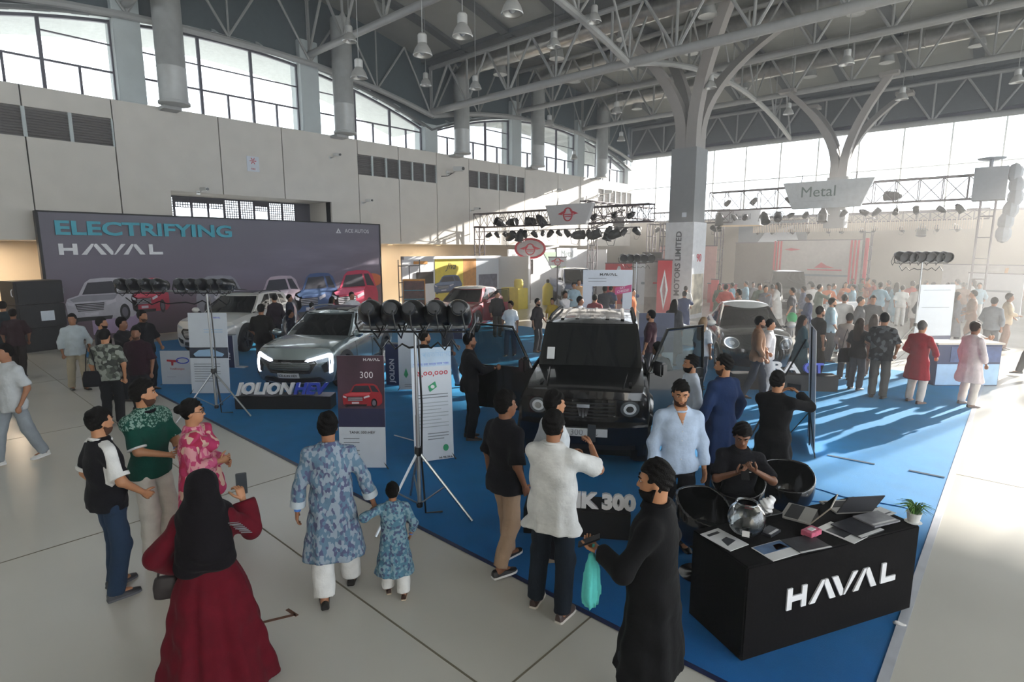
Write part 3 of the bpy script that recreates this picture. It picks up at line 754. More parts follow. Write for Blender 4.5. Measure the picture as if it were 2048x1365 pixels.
class Car:
    def __init__(s, label, loc, heading, paint, sp, roofm=None, name='car', z=0):
        s.sp = sp; s.root = thing(name, label, 'car', (loc[0], loc[1], z), math.atan2(heading[1], heading[0]))
        s.paint = paint; s.roofm = roofm or paint; s.body(); s.house(); s.wheels()
    def FP(s, y, z, off=0):
        sp = s.sp; w = sp['wf']; x = sp['xf']-sp['bow']*(abs(y)/w)**sp.get('bp', 2.2)-sp.get('rake', .25)*max(0, z-sp['nose'])**1.3-sp.get('tuck', .3)*max(0, sp['nose']-.12-z)**1.3
        return (x+off, y, z)
    def body(s):
        sp = s.sp; xf, xr = sp['xf'], sp['xr']; st = sp['st']         # rows: x, zb, zt, w
        f0 = xf-sp['bow']; xs = np.concatenate([np.linspace(xr+.02, f0-.25, 52), np.linspace(f0-.2, f0, 6)])
        sig = sp.get('sig', .07)
        zb = smooth_interp(xs, [(a[0], a[1]) for a in st], .04); zt = smooth_interp(xs, [(a[0], a[2]) for a in st], sig); w = smooth_interp(xs, [(a[0], a[3]) for a in st], sig)
        LV = sp.get('lv', [(0, .90), (.06, .945), (.18, .975), (.34, .992), (.5, 1.0), (.66, .995), (.8, .975), (.91, .945), (1.0, .885)])
        top = sp.get('top', [(.66, .45), (.36, .85), (0, 1.0)]); cr = sp.get('crown', .04)
        prof = [(t, q, 0) for t, q in LV]+[(1, q, c) for q, c in top]
        prof = prof+[(t, -q, c) for t, q, c in reversed(prof[:-1])]
        n = len(prof); mb = MB(); idx = []
        for i, x in enumerate(xs):
            H = zt[i]-zb[i]; wob = 1
            for t, q, c in prof:
                y = w[i]*q; z = zb[i]+H*t+cr*c
                b = max(0, (x-(f0-.5))/.5); xx = x
                mb.v.append((xx, y, z))
        wc = [(sp['wx'][0], sp['wr']), (sp['wx'][1], sp['wr'])]; ra = sp['ra']
        def inarch(v): return any((v[0]-cx)**2+(v[2]-r)**2 < ra*ra for cx, r in wc)
        for i in range(len(xs)-1):
            for k in range(n-1):
                q = (i*n+k, i*n+k+1, (i+1)*n+k+1, (i+1)*n+k)
                c = [sum(mb.v[j][a] for j in q)/4 for a in range(3)]
                if inarch(c) and (k < 8 or k > n-10): continue
                mb.f.append(q[::-1])
        # front and rear faces as curved grids that follow the end stations
        for end, i in ((1, len(xs)-1), (-1, 0)):
            o = len(mb.v); H = zt[i]-zb[i]; rows = LV; m = 11
            for t, q in rows:
                for a in range(m):
                    f = -1+2*a/(m-1); y = w[i]*q*f; z = zb[i]+H*t+(cr*(1-abs(f)**2)*1.0 if t == 1 else 0)
                    if end > 0:
                        X = s.FP(y, z)[0]; X = max(X, xs[i]) if abs(f) < .999 else xs[i]
                    else: X = xr+.02-.10*(1-f*f)-.05*math.sin(PI*t)
                    mb.v.append((X, y, z))
            if end > 0:                                   # bonnet nose: carry the top on to the curved front edge
                tr = o+(len(rows)-1)*m; b0 = len(mb.v)
                for a in range(m): p = mb.v[tr+a]; mb.v.append((xs[i]-.01, p[1], p[2]+.004))
                for a in range(m-1): mb.f.append((tr+a, tr+a+1, b0+a+1, b0+a))
            for r in range(len(rows)-1):
                for a in range(m-1):
                    q = (o+r*m+a, o+r*m+a+1, o+(r+1)*m+a+1, o+(r+1)*m+a); mb.f.append(q if end > 0 else q[::-1])
        s.xs, s.zt, s.zb, s.w = xs, zt, zb, w
        s.bodyo = obj('body', mb, s.paint, s.root, smooth=.6)
        obj('underbody', MB().bb(xr+.25, f0-.15, -sp['wf']*.72, sp['wf']*.72, .2, sp['nose']-.1), M_CABIN, s.root)
        # arch cladding
        for sd in (1, -1):
            for cx, r in wc:
                mb = MB(); n2 = 20; a0, a1 = (-.25, PI+.25)
                for i in range(n2+1):
                    a = a0+(a1-a0)*i/n2; x = cx+math.cos(a); 
                    for rr, yo in ((ra-.03, -.10), (ra-.03, sp.get('fl', .012)), (ra+sp.get('aw', .07)*.6, sp.get('fl', .012)), (ra+sp.get('aw', .07), .008), (ra+sp.get('aw', .07), -.06)):
                        X = cx+math.cos(a)*rr; Z = max(r+math.sin(a)*rr, .17); mb.v.append((X, sd*(s.side(X, Z)+yo), Z))
                for i in range(n2):
                    for k in range(4):
                        q = (5*i+k, 5*i+k+1, 5*i+6+k, 5*i+5+k); mb.f.append(q if sd < 0 else q[::-1])
                obj('wheel_arch', mb, sp.get('archm', M_CLAD), s.root, smooth=.6)
            if sp.get('sill', True):
                x0, x1 = sp['wx'][1]+ra, sp['wx'][0]-ra; mb = MB(); m = 8
                for i in range(m+1):
                    X = x0+(x1-x0)*i/m
                    for Z, yo in ((.20, -.04), (.22, .012), (sp.get('sillz', .40), .012), (sp.get('sillz', .40)+.02, -.03)): mb.v.append((X, sd*(s.side(X, Z)+yo), Z))
                for i in range(m):
                    for k in range(3):
                        q = (4*i+k, 4*i+k+1, 4*i+5+k, 4*i+4+k); mb.f.append(q[::-1] if sd < 0 else q)
                obj('sill', mb, sp.get('archm', M_CLAD), s.root, smooth=.6)
    def side(s, x, z):
        i = int(np.clip(np.searchsorted(s.xs, x), 0, len(s.xs)-1)); LV = s.sp.get('lv') or [(0, .90), (.06, .945), (.18, .975), (.34, .992), (.5, 1.0), (.66, .995), (.8, .975), (.91, .945), (1.0, .885)]
        t = (z-s.zb[i])/(s.zt[i]-s.zb[i]); return s.w[i]*float(np.interp(t, [a for a, b in LV], [b for a, b in LV]))
    def topz(s, x): return float(np.interp(x, s.xs, s.zt))
    # --- greenhouse patches
    def gh(s, t):
        h = s.sp['gh']; L = lambda a, b: a+(b-a)*t
        return L(h['xf'][0], h['xf'][1]), L(h['xr'][0], h['xr'][1]), L(h['w'][0], h['w'][1])+h.get('bulge', .02)*math.sin(PI*t)
    def gz(s, x, t):
        h = s.sp['gh']; zb = s.topz(x)-.03; f = (x-h['xr'][1])/(h['xf'][1]-h['xr'][1]); f = min(1.1, max(-.1, f))
        zr = h['z']+h.get('arc', .05)*(1-(2*f-1)**2)-h.get('drop', 0)*max(0, 1-f)**2-h.get('arc', .05); return zb+(zr-zb)*t
    def taper(s, x):
        h = s.sp['gh']; f = (h['xf'][0]-x)/(h['xf'][0]-h['xr'][0]); return 1-h.get('taper', .06)*max(0, f)**1.5-h.get('ft', .03)*max(0, 1-f*3)
    def WS(s, u, t):
        xf, xr, w = s.gh(t); h = s.sp['gh']; x = xf-h.get('bow', .16)*abs(u)**2.2; return (x, u*w*s.taper(x), s.gz(xf, t))
    def RW(s, u, t):
        xf, xr, w = s.gh(t); h = s.sp['gh']; x = xr+.10*abs(u)**2.2; return (x, u*w*s.taper(x), s.gz(xr, t))
    def SD(s, f, t, sd):
        xf, xr, w = s.gh(t); h = s.sp['gh']; a, b = xf-h.get('bow', .16), xr+.10; x = a+(b-a)*f; return (x, sd*w*s.taper(x), s.gz(x, t))
    def patch(s, fn, u0, u1, t0, t1, nu=8, nt=5, off=0, flip=False, shape=None):
        mb = MB(); P_ = []
        for j in range(nt+1):
            for i in range(nu+1):
                t = t0+(t1-t0)*j/nt; u = u0+(u1-u0)*i/nu
                if shape: u, t = shape(i/nu, j/nt)
                p = Vector(fn(u, t)); e = 1e-3; n = (Vector(fn(u+e, t))-p).cross(Vector(fn(u, t+e))-p)
                n = n.normalized()*(-1 if flip else 1) if n.length > 0 else Vector((0, 0, 0)); mb.v.append(tuple(p+n*off))
        for j in range(nt):
            for i in range(nu):
                q = (j*(nu+1)+i, j*(nu+1)+i+1, (j+1)*(nu+1)+i+1, (j+1)*(nu+1)+i); mb.f.append(q[::-1] if flip else q)
        return mb
    def house(s):
        sp = s.sp; h = sp['gh']; mb = MB()
        for m_ in (s.patch(s.WS, -1, 1, 0, 1, 10, 6), s.patch(s.RW, -1, 1, 0, 1, 10, 6, flip=True), s.patch(lambda f, t: s.SD(f, t, 1), 0, 1, 0, 1, 16, 6), s.patch(lambda f, t: s.SD(f, t, -1), 0, 1, 0, 1, 16, 6, flip=True)): mb.add(m_.v, m_.f)
        obj('pillars', mb, sp.get('pillarm', s.paint), s.root, smooth=.5)
        mb = MB(); nu, nv = 12, 16; xf, xr, w = s.gh(1.0); rows = []
        for j in range(nv+1):
            for i in range(nu+1):
                u = -1+2*i/nu; xa = xf-h.get('bow', .16)*abs(u)**2.2+.015; xb = xr+.10*abs(u)**2.2-.015; x = xa+(xb-xa)*j/nv
                y = u*(w+.006)*s.taper(x); z = s.gz(x, 1.0)+h.get('rc', .05)*(1-abs(u)**2.5)*min(1, 6*min(j/nv+.02, 1-j/nv+.02)); mb.v.append((x, y, z))
        for j in range(nv):
            for i in range(nu):
                a = j*(nu+1)+i; mb.f.append((a+nu+1, a+nu+2, a+1, a))
        ro = obj('roof', mb, s.roofm, s.root, smooth=.5)
        if sp.get('sunroof'):
            mb = s.patch(lambda u, v: (xf-.25-(xf-xr)*.45*v, u*.42, s.gz(xf-.25-(xf-xr)*.45*v, 1)+h.get('rc', .05)*(1-abs(u*.42/w)**2.5)+.006), -1, 1, 0, 1, 8, 6, flip=True); obj('sunroof', mb, M_GLASS, ro, smooth=True)
        g = sp.get('gm', M_GLASS)
        obj('windscreen', s.patch(s.WS, -.93, .93, .04, .95, 10, 6, .006), g, s.root, smooth=True)
        obj('rear_window', s.patch(s.RW, -.86, .86, .25, .93, 10, 5, .006, flip=True), g, s.root, smooth=True)
        for sd in (1, -1):
            for k, (f0, f1, l0, l1, r0, r1) in enumerate(sp['win']):
                # window outline: (bottom-left f0, bottom-right f1, top shifts l1/r1)
                sh = lambda a, b: ((f0+(l1)*b)+((f1+(r1)*b)-(f0+(l1)*b))*a, l0+(r0-l0)*b)
                obj('side_window', s.patch(lambda f, t: s.SD(f, t, sd), 0, 1, 0, 1, 6, 4, .006, flip=(sd < 0), shape=sh), g, s.root, smooth=True)
        if sp.get('rails'):
            for sd in (1, -1):
                pts = []
                for i in range(9):
                    f = .06+.86*i/8; p = Vector(s.SD(f, 1.0, sd)); up = .035 if 0 < i < 8 else 0; pts.append((p.x, p.y*.95, p.z+.03+up*sp.get('railh', 1)))
                obj('roof_rail', MB().tube(pts, .018*sp.get('railt', 1), 6), sp['rails'], s.root, smooth=True)
    def wheels(s):
        sp = s.sp; r = sp['wr']; tw = sp.get('tw', .23)
        tyre = MB().lathe([(r*.66, -tw/2), (r*.9, -tw/2), (r*.985, -tw*.38), (r, -tw*.2), (r, tw*.2), (r*.985, tw*.38), (r*.9, tw/2), (r*.66, tw/2), (r*.66, -tw/2)], n=28, axis='Y', caps=False)
        tme = mesh('tyre', tyre, M_TYRE, smooth=.6); rm = MB(); rr = r*.68
        rm.lathe([(rr, -tw*.45), (rr, tw*.42), (rr*.9, tw*.46), (rr*.88, tw*.2), (rr*.2, tw*.12), (.02, tw*.12)], n=24, axis='Y')
        ns = sp.get('spokes', 5)
        for k in range(ns):
            a = 2*PI*k/ns
            for off in ((-.16, .16) if sp.get('twin', True) else (0,)):
                p0 = (math.cos(a)*rr*.18, tw*.36, math.sin(a)*rr*.18); p1 = (math.cos(a+off)*rr*.93, tw*.42, math.sin(a+off)*rr*.93); rm.tube([p0, p1], [.028, .022], 5)
        rm.lathe([(rr*.2, tw*.2), (rr*.2, tw*.42), (rr*.1, tw*.46), (.005, tw*.46)], n=12, axis='Y')
        rme = mesh('rim', rm, sp.get('rimm', M_ALLOY), smooth=.6)
        steer = sp.get('steer', 0)
        for sd in (1, -1):
            for j, x in enumerate(sp['wx']):
                o = link('wheel', tme, s.root); o.location = (x, sd*sp['wy'], r); o.rotation_euler = (0, random.random(), (0 if sd > 0 else PI)+(steer if j == 0 else 0))
                link('rim', rme, o)
    # details on the front surface
    def front(s, name, poly, m, off=.006, th=.03, parent=None):
        ys = [p[0] for p in poly]; y0, y1 = min(ys), max(ys); n = len(poly); K = max(3, int((y1-y0)/.05)); mb = MB()
        cut = sorted(set([y0+(y1-y0)*k/K for k in range(K+1)]+[round(y, 5) for y in ys if y0 < y < y1]))
        for y in cut:
            yy = min(max(y, y0+1e-4), y1-1e-4); zs = []
            for a in range(n):
                (ya, za), (yb, zb_) = poly[a], poly[(a+1) % n]
                if (ya <= yy < yb) or (yb <= yy < ya): zs.append(za+(zb_-za)*(yy-ya)/(yb-ya))
            if not zs: zs = [poly[0][1]]
            for z, o in ((min(zs), off-th), (min(zs), off), (max(zs), off), (max(zs), off-th)): mb.v.append(s.FP(y, z, o))
        for a in range(len(cut)-1):
            for k in range(3):
                q = (4*a+k, 4*a+k+1, 4*a+5+k, 4*a+4+k); mb.f.append(q[::-1])
        return obj(name, mb, m, parent or s.root, smooth=.5)
    def both(s, name, poly, m, **k):
        a = s.front(name, poly, m, **k); b = s.front(name, [(-y, z) for y, z in reversed(poly)], m, **k); return a, b
    def strip(s, name, y0, y1, z0, z1, m, off=.01, n=10, parent=None, th=.03):
        mb = MB()
        for i in range(n+1):
            y = y0+(y1-y0)*i/n
            for z, o in ((z0, off-th), (z0, off), (z1, off), (z1, off-th)): mb.v.append(s.FP(y, z, o))
        for i in range(n):
            for k in range(3):
                q = (4*i+k, 4*i+k+1, 4*i+5+k, 4*i+4+k); mb.f.append(q[::-1] if y1 > y0 else q)
        return obj(name, mb, m, parent or s.root, smooth=.5)
    def mirrors(s, x, y, z, m, sz=1.0, boxy=False):
        for sd in (1, -1):
            mb = MB()
            if boxy: mb.box((x, sd*y, z), (.10, .22*sz, .20*sz))
            else: mb.ell((x, sd*y, z), (.075*sz, .125*sz, .085*sz), 12, 8)
            mo = obj('wing_mirror', mb, m, s.root, smooth=.6, bev=.02 if boxy else 0)
            obj('mirror_arm', MB().tube([(x+.02, sd*(y-.18*sz), z-.07), (x, sd*(y-.06), z-.03)], .022, 6), M_CLAD, mo, smooth=True)
    def handle(s, xs_, z):
        for sd in (1, -1):
            for x in xs_:
                y = s.side(x, z); obj('door_handle', MB().tube([(x-.10, sd*(y-.01), z), (x-.08, sd*(y+.03), z), (x+.08, sd*(y+.03), z), (x+.10, sd*(y-.01), z)], .014, 6), s.paint, s.root, smooth=True)
    def seams(s, xs_, z0, z1):
        for sd in (1, -1):
            for x in xs_:
                pts = [(x, sd*(s.side(x, z)+.001), z) for z in np.linspace(z0, z1, 6)]; obj('door_seam', MB().tube(pts, .006, 4), M_CABIN, s.root)
def text_on(car, txt, size, m, y, z, lift=.02, **k):
    p = car.FP(y, z, lift); return text(txt, size, m, car.root, plane_M(p, (0, 1, 0), (0, 0, 1)), **k)
M_PS = mat('silver_paint', '#8b999b', rough=.25, metal=.65, coat=1, var=.02)
M_PW = mat('white_paint', '#dcd9d2', rough=.3, coat=1, var=.02)
M_PB = mat('black_paint', '#050506', rough=.22, spec=.4, coat=.6, var=0)
M_PN = mat('dark_teal_paint', '#101a1f', rough=.2, metal=.3, coat=1, var=.02)
M_PR = mat('red_paint', '#8e1424', rough=.22, metal=.3, coat=1, var=.02)
M_PBL = mat('blue_paint', '#2a3f66', rough=.3, metal=.3, coat=1, var=.02)
M_DRL = mat('running_light', '#f2f4ff', emit=9, ecol='#e6e8ff', var=0)
def plate(c, txt, y0, y1, z0, z1, size, off=.05, ink=None):
    p = c.strip('number_plate', y0, y1, z0, z1, M_PLATE, off, 4, th=.02)
    text_on(c, txt, size, ink or M_INK, (y0+y1)/2, (z0+z1)/2, off+.004, ext=.002).parent = c.root
    return p
# --- silver crossover with lit running lights
hd = (.58, -.81)
JOL = dict(xf=2.26, xr=-2.2, bow=.36, wf=.90, nose=.66, rake=.5, tuck=.5, st=[(-2.23,.42,1.06,.78),(-2.0,.26,1.14,.86),(-1.4,.22,1.13,.915),(0,.20,1.10,.915),(.9,.20,1.07,.915),(1.3,.22,1.05,.915),(1.75,.22,.99,.90),(2.0,.24,.93,.86),(2.2,.26,.88,.82)],
  wx=(1.36,-1.34), wr=.36, ra=.42, wy=.80, gh=dict(xf=(1.05,.25), xr=(-2.12,-1.72), w=(.82,.62), z=1.60, arc=.06, drop=.07, taper=.10, bow=.22), win=[(.03,.36,.12,.17,.90,.0),(.39,.66,.14,0,.90,0),(.69,.86,.22,0,.84,-.04)], rails=M_ALLOY, sunroof=True)
c = Car('silver crossover with lit white running lights and number plate', (-12.65, 7.35), hd, M_PS, JOL, name='crossover_car')
c.both('running_light', [(.36,.735),(.40,.77),(.78,.875),(.83,.86),(.80,.80),(.42,.715)], M_DRL, off=.02)
c.both('running_light', [(.80,.86),(.845,.84),(.86,.66),(.84,.46),(.79,.44),(.80,.62),(.79,.80)], M_DRL, off=.02)
c.both('headlamp', [(.42,.705),(.77,.79),(.76,.70),(.46,.66)], M_LAMPD, off=.008)
g_ = c.front('grille', [(-.52,.76),(.52,.76),(.58,.68),(.44,.46),(-.44,.46),(-.58,.68)], M_GLOSSB, off=.012)
for k in range(6):
    z = .49+.042*k; c.strip('grille_bar', -.42-.02*k, .42+.02*k, z, z+.012, M_DARKALLOY, .018, parent=g_)
haval(c.root, plane_M(c.FP(0, .71, .03), (0,1,0), (0,0,1)), .035, M_CHROME)
c.both('side_vent', [(.66,.62),(.77,.70),(.78,.48),(.70,.46)], M_CLAD, off=.012)
c.front('lower_intake', [(-.62,.36),(.62,.36),(.70,.28),(.60,.25),(-.60,.25),(-.70,.28)], M_CLAD, off=.03)
c.strip('skid_plate', -.55, .55, .235, .262, M_ALLOY, .05)
plate(c, 'JOLION HEV', -.24, .24, .37, .48, .075)
c.mirrors(.82, 1.00, 1.14, M_PS); c.handle((-.28,-1.05), .92); c.seams((.72,-.30,-1.2), .42, 1.06)
# --- white sport utility
H6 = dict(JOL, xf=2.32, xr=-2.3, bow=.34, st=[(-2.32,.45,1.10,.80),(-2.0,.26,1.20,.88),(-1.4,.22,1.17,.93),(0,.20,1.13,.935),(.9,.20,1.11,.935),(1.3,.22,1.09,.935),(1.8,.22,1.03,.92),(2.05,.24,.97,.88),(2.28,.26,.92,.84)], wf=.92, nose=.70, wr=.38, ra=.44, wx=(1.40,-1.36), rimm=M_DARKALLOY,
  gh=dict(xf=(1.0,.22), xr=(-2.2,-1.85), w=(.83,.64), z=1.68, arc=.06, drop=.07, taper=.09, bow=.2), rails=M_CLAD)
c = Car('white sport utility car on the blue carpet behind the patterned group', (-18.9, 7.75), (.62, -.785), M_PW, H6, name='suv_car')
g_ = c.front('grille', [(-.56,.80),(.56,.80),(.64,.70),(.50,.48),(-.50,.48),(-.64,.70)], M_GLOSSB, off=.012)
for k in range(7):
    z = .50+.04*k; c.strip('grille_bar', -.48-.015*k, .48+.015*k, z, z+.012, M_DARKALLOY, .018, parent=g_)
c.both('headlamp', [(.60,.80),(.62,.84),(.86,.90),(.87,.85),(.72,.79)], M_LAMP, off=.014)
c.both('fog_recess', [(.62,.46),(.82,.52),(.84,.34),(.66,.34)], M_CLAD, off=.012)
c.front('lower_intake', [(-.55,.40),(.55,.40),(.62,.29),(-.62,.29)], M_CLAD, off=.012)
c.strip('skid_plate', -.6, .6, .24, .28, M_ALLOY, .04)
plate(c, 'H6', -.24, .24, .42, .53, .08); c.mirrors(.82, 1.02, 1.2, M_PW); c.handle((-.28,-1.05), .98); c.seams((.72,-.30,-1.25), .42, 1.1)
# --- black boxy off-roader with both front doors open
TK = dict(xf=2.16, xr=-2.12, bow=.16, bp=3, wf=.90, nose=.95, rake=.25, tuck=.25, sig=.05, crown=.03, lv=[(0,.92),(.05,.95),(.15,.97),(.3,.985),(.5,1.0),(.7,1.0),(.84,.985),(.94,.955),(1.0,.90)],
  st=[(-2.14,.50,1.20,.86),(-1.9,.36,1.22,.90),(-1.3,.32,1.22,.915),(.5,.32,1.22,.915),(.8,.32,1.23,.915),(1.1,.34,1.22,.91),(1.7,.36,1.19,.90),(1.95,.40,1.17,.875),(2.12,.42,1.13,.85)],
  wx=(1.40,-1.35), wr=.41, ra=.48, wy=.80, tw=.27, aw=.12, fl=.05, archm=M_PB, sill=True, sillz=.48, rimm=M_DARKALLOY, steer=-.12,
  gh=dict(xf=(.78,.42), xr=(-2.10,-2.02), w=(.82,.735), z=1.90, arc=.02, drop=.0, taper=.03, bow=.10, bulge=.01, rc=.03, ft=0), win=[(.34,.62,.10,0,.90,0),(.66,.95,.12,0,.88,0)], rails=M_CLAD, railt=1.5, railh=.8)
hd = Vector((.52, -.854)); tk = Car('black boxy off-roader with both front doors wide open', (-5.33, 7.95), hd, M_PB, TK, name='offroad_car')
c = tk
for sd in (1, -1):
    y = sd*.835
    lp = [(y+math.cos(a)*.125*(1 if 1 else 1)-sd*.22, .965+math.sin(a)*.105) for a in [2*PI*k/18 for k in range(18)]]
    h_ = c.front('headlamp', lp, M_LAMPD, off=.045, th=.08)
    for k, r_ in ((0, .085), (1, .05)):
        c.front('lamp_ring', [(y-sd*.22+math.cos(a)*r_, .965+math.sin(a)*r_*.85) for a in [2*PI*q/16 for q in range(16)]], (M_LAMP, M_CHROME)[k], off=.052+.006*k, th=.01, parent=h_)
    c.front('headlamp_surround', [(y-sd*.40, 1.08),(y-sd*.40, .86),(y-sd*.06, .84),(y-sd*.05, 1.06)][::(1 if sd < 0 else -1)], M_GLOSSB, off=.03)
    c.front('fog_lamp', [(y-sd*.14+math.cos(a)*.045, .60+math.sin(a)*.04) for a in [2*PI*q/12 for q in range(12)]], M_LAMPD, off=.05)
g_ = c.front('grille', [(-.46,1.08),(.46,1.08),(.46,.82),(.40,.78),(-.40,.78),(-.46,.82)], M_GLOSSB, off=.03)
for k in range(5): c.strip('grille_bar', -.42, .42, .83+.048*k, .845+.048*k, M_CLAD, .042, parent=g_)
em = MB()
for poly in ([(-.085,1.02),(.085,1.02),(.085,.975),(-.085,.975)], [(-.075,.965),(-.03,.965),(-.022,.86),(-.05,.86)], [(.03,.965),(.075,.965),(.05,.86),(.022,.86)], [(-.018,.965),(.018,.965),(.012,.84),(-.012,.84)]):
    p0 = len(em.v); em.v += [c.FP(y, z, .06) for y, z in poly]+[c.FP(y, z, .04) for y, z in poly]; n = len(poly); em.f += [tuple(p0+i for i in range(n))[::-1]]+[(p0+i, p0+(i+1) % n, p0+n+(i+1) % n, p0+n+i) for i in range(n)]
obj('emblem', em, M_CHROME, c.root)
c.strip('bumper', -.86, .86, .46, .72, M_GLOSSB, .10, th=.12); c.strip('lower_bumper', -.70, .70, .38, .47, M_CLAD, .08)
p = c.strip('number_plate', -.33, .33, .585, .70, M_PLATE, .125, 4, th=.02)
text_on(c, '300', .12, mat('grey_print', '#6a6c70'), -.08, .642, .13, ext=.002, off=-.002); text_on(c, 'HEV', .045, mat('grey_print', '#6a6c70'), .16, .615, .13, ext=.002)
for sd in (1, -1):
    obj('bonnet_crease', MB().tube([(1.9, sd*.52, 1.20), (1.4, sd*.56, 1.228), (.95, sd*.60, 1.245)], .014, 6), M_PB, c.root, smooth=True)
    obj('bonnet_latch', MB().box((1.75, sd*.62, 1.215), (.16, .04, .03)), M_CLAD, c.root, bev=.008)
    obj('step', MB().bb(-.85, .85, sd*.86-.06, sd*.86+.06, .30, .35), M_CLAD, c.root, bev=.015)
    obj('opening_shade_panel', MB().bb(-.30, .72, sd*.905-.012, sd*.905+.012, .50, 1.20), M_CABIN, c.root)  # black sheet on the uncut side; the cabin's darkness is painted
    obj('opening_shade_patch', c.patch(lambda f, t: c.SD(f, t, sd), .03, .32, .04, .93, 5, 3, .004, flip=(sd < 0)), M_CABIN, c.root)  # black patch over the pillars, painting the dark window opening
    obj('seat', MB().bb(-.25, .20, sd*.62-.18, sd*.62+.18, .75, .90).bb(-.32, -.18, sd*.62-.18, sd*.62+.18, .85, 1.5), mat('seat_leather', '#2b2a2c', rough=.5), c.root, bev=.03)
    # the door: hinged at its front edge, panel below, framed glass above
    d = bpy.data.objects.new('front_door', None); C.objects.link(d); d.parent = c.root; d.location = (.76, sd*.90, 0); d.rotation_euler = (0, 0, -1.0 if sd > 0 else 1.4)
    lo_ = [(-1.04,.46),(-.02,.46),(0,.60),(0,1.18),(-1.06,1.18),(-1.08,.7)]
    obj('door_panel', MB().prism(lo_, 0, sd*.07, lambda a, b, t: (a, t-.03*sd, b)), M_PB, d, bev=.012, smooth=.5)
    obj('door_lining', MB().prism([(a*.94-.03, b*.96+.03) for a, b in lo_], sd*-.05, sd*-.035, lambda a, b, t: (a, t, b)), mat('door_lining', '#1b1b1d', rough=.7), d)
    fr = [(-.02,1.18),(-.34,1.83),(-1.02,1.86),(-1.06,1.18)]
    obj('window_frame', MB().tube([(a, 0, b) for a, b in fr], .026, 6), M_PB, d, smooth=True)
    obj('door_glass', MB().prism([(-.06,1.18),(-.36,1.80),(-.99,1.83),(-1.03,1.18)], -.004, .004, lambda a, b, t: (a, t, b)), glassmat('door_glass', (.55,.6,.6), .02), d)
    obj('door_handle', MB().box((-.93, sd*.06, 1.02), (.18, .03, .035)), M_CLAD, d, bev=.008)
    mo = obj('wing_mirror', MB().box((-.08, sd*.20, 1.27), (.12, .24, .22)), M_GLOSSB, d, bev=.03, smooth=.6)
obj('number_sticker', MB().bb(0, .01, -.06, .06, 0, .0)if False else MB().box((.66, -.62, 1.42), (.01, .12, .20), ry=-.5), M_PLATE, c.root)
obj('rear_view_mirror', MB().box((.42, 0, 1.72), (.03, .22, .07)), M_CLAD, c.root, bev=.01)
for k in range(5): obj('roof_groove', MB().bb(-1.75, .1, -.5+.25*k-.03, -.5+.25*k+.03, 1.915, 1.925), M_PB, c.root, bev=.004)
obj('spare_wheel', MB().lathe([(.40, -.1), (.40, .1), (.36, .13), (.1, .14), (.02, .14)], (-2.28, 0, 1.05), 24, axis='X'), M_TYRE, c.root, smooth=.6)
c.handle((-.55,), 1.03); c.seams((-.32, -1.2), .5, 1.18)
# --- small round dark electric hatchback with a pale roof
ORA = dict(xf=2.10, xr=-2.10, bow=.50, bp=2.3, wf=.90, nose=.60, rake=.55, tuck=.5, sig=.12, crown=.10, st=[(-2.1,.42,1.0,.70),(-1.85,.26,1.12,.84),(-1.3,.22,1.12,.905),(0,.20,1.06,.91),(.9,.20,1.04,.91),(1.3,.22,1.02,.90),(1.7,.24,.92,.85),(1.95,.28,.80,.78),(2.08,.30,.74,.70)],
  wx=(1.30,-1.32), wr=.345, ra=.40, wy=.79, aw=.03, archm=M_PN, gh=dict(xf=(1.10,.28), xr=(-2.0,-1.35), w=(.80,.58), z=1.63, arc=.12, drop=.10, taper=.12, bow=.26, rc=.07), win=[(.03,.40,.12,.17,.88,.0),(.43,.78,.14,0,.86,-.06)], pillarm=M_PN)
c = Car('dark rounded small hatchback with pale roof among the right-hand visitors', (-5.55, 15.75), (.50, -.866), M_PN, ORA, mat('pale_roof', '#c9cccb', rough=.25, coat=1), name='hatchback_car')
for sd in (1, -1):
    lp = [(sd*.62+math.cos(a)*.165, .80+math.sin(a)*.135) for a in [2*PI*k/20 for k in range(20)]]
    h_ = c.front('headlamp', lp, M_CHROME, off=.02, th=.05)
    c.front('lamp_lens', [(sd*.62+math.cos(a)*.14, .80+math.sin(a)*.115) for a in [2*PI*k/20 for k in range(20)]], M_LAMPD, off=.03, th=.02, parent=h_)
    c.front('lamp_core', [(sd*.62+math.cos(a)*.06, .80+math.sin(a)*.05) for a in [2*PI*k/14 for k in range(14)]], M_LAMP, off=.04, th=.02, parent=h_)
c.front('grille', [(-.35,.46),(.35,.46),(.42,.38),(.36,.30),(-.36,.30),(-.42,.38)], M_GLOSSB, off=.012); plate(c, 'ORA', -.24, .24, .48, .59, .08); c.mirrors(.75, .98, 1.15, M_PW); c.handle((-.3,-1.0), .95); c.seams((.70,-.42,-1.1), .36, 1.04)
# --- red car far back with an opened door
RD = dict(JOL, rails=None, sunroof=False)
c = Car('dark red crossover behind the big lamp stand with a door open', (-16.4, 15.6), (.42, -.91), M_PR, RD, mat('pale_roof', '#c9cccb', rough=.25, coat=1), name='crossover_car')
c.both('headlamp', [(.42,.74),(.80,.86),(.82,.78),(.46,.68)], M_LAMP, off=.012); c.front('grille', [(-.52,.76),(.52,.76),(.58,.68),(.44,.46),(-.44,.46),(-.58,.68)], M_GLOSSB, off=.012); plate(c, 'HAVAL', -.24, .24, .37, .48, .08); c.mirrors(.82, 1.0, 1.14, M_PR)
d = bpy.data.objects.new('front_door', None); C.objects.link(d); d.parent = c.root; d.location = (.74, .90, 0); d.rotation_euler = (0, 0, -1.15)
obj('door_panel', MB().prism([(-1.0,.38),(0,.38),(0,1.06),(-1.0,1.1)], 0, .07, lambda a, b, t: (a, t, b)), M_PR, d, bev=.012)
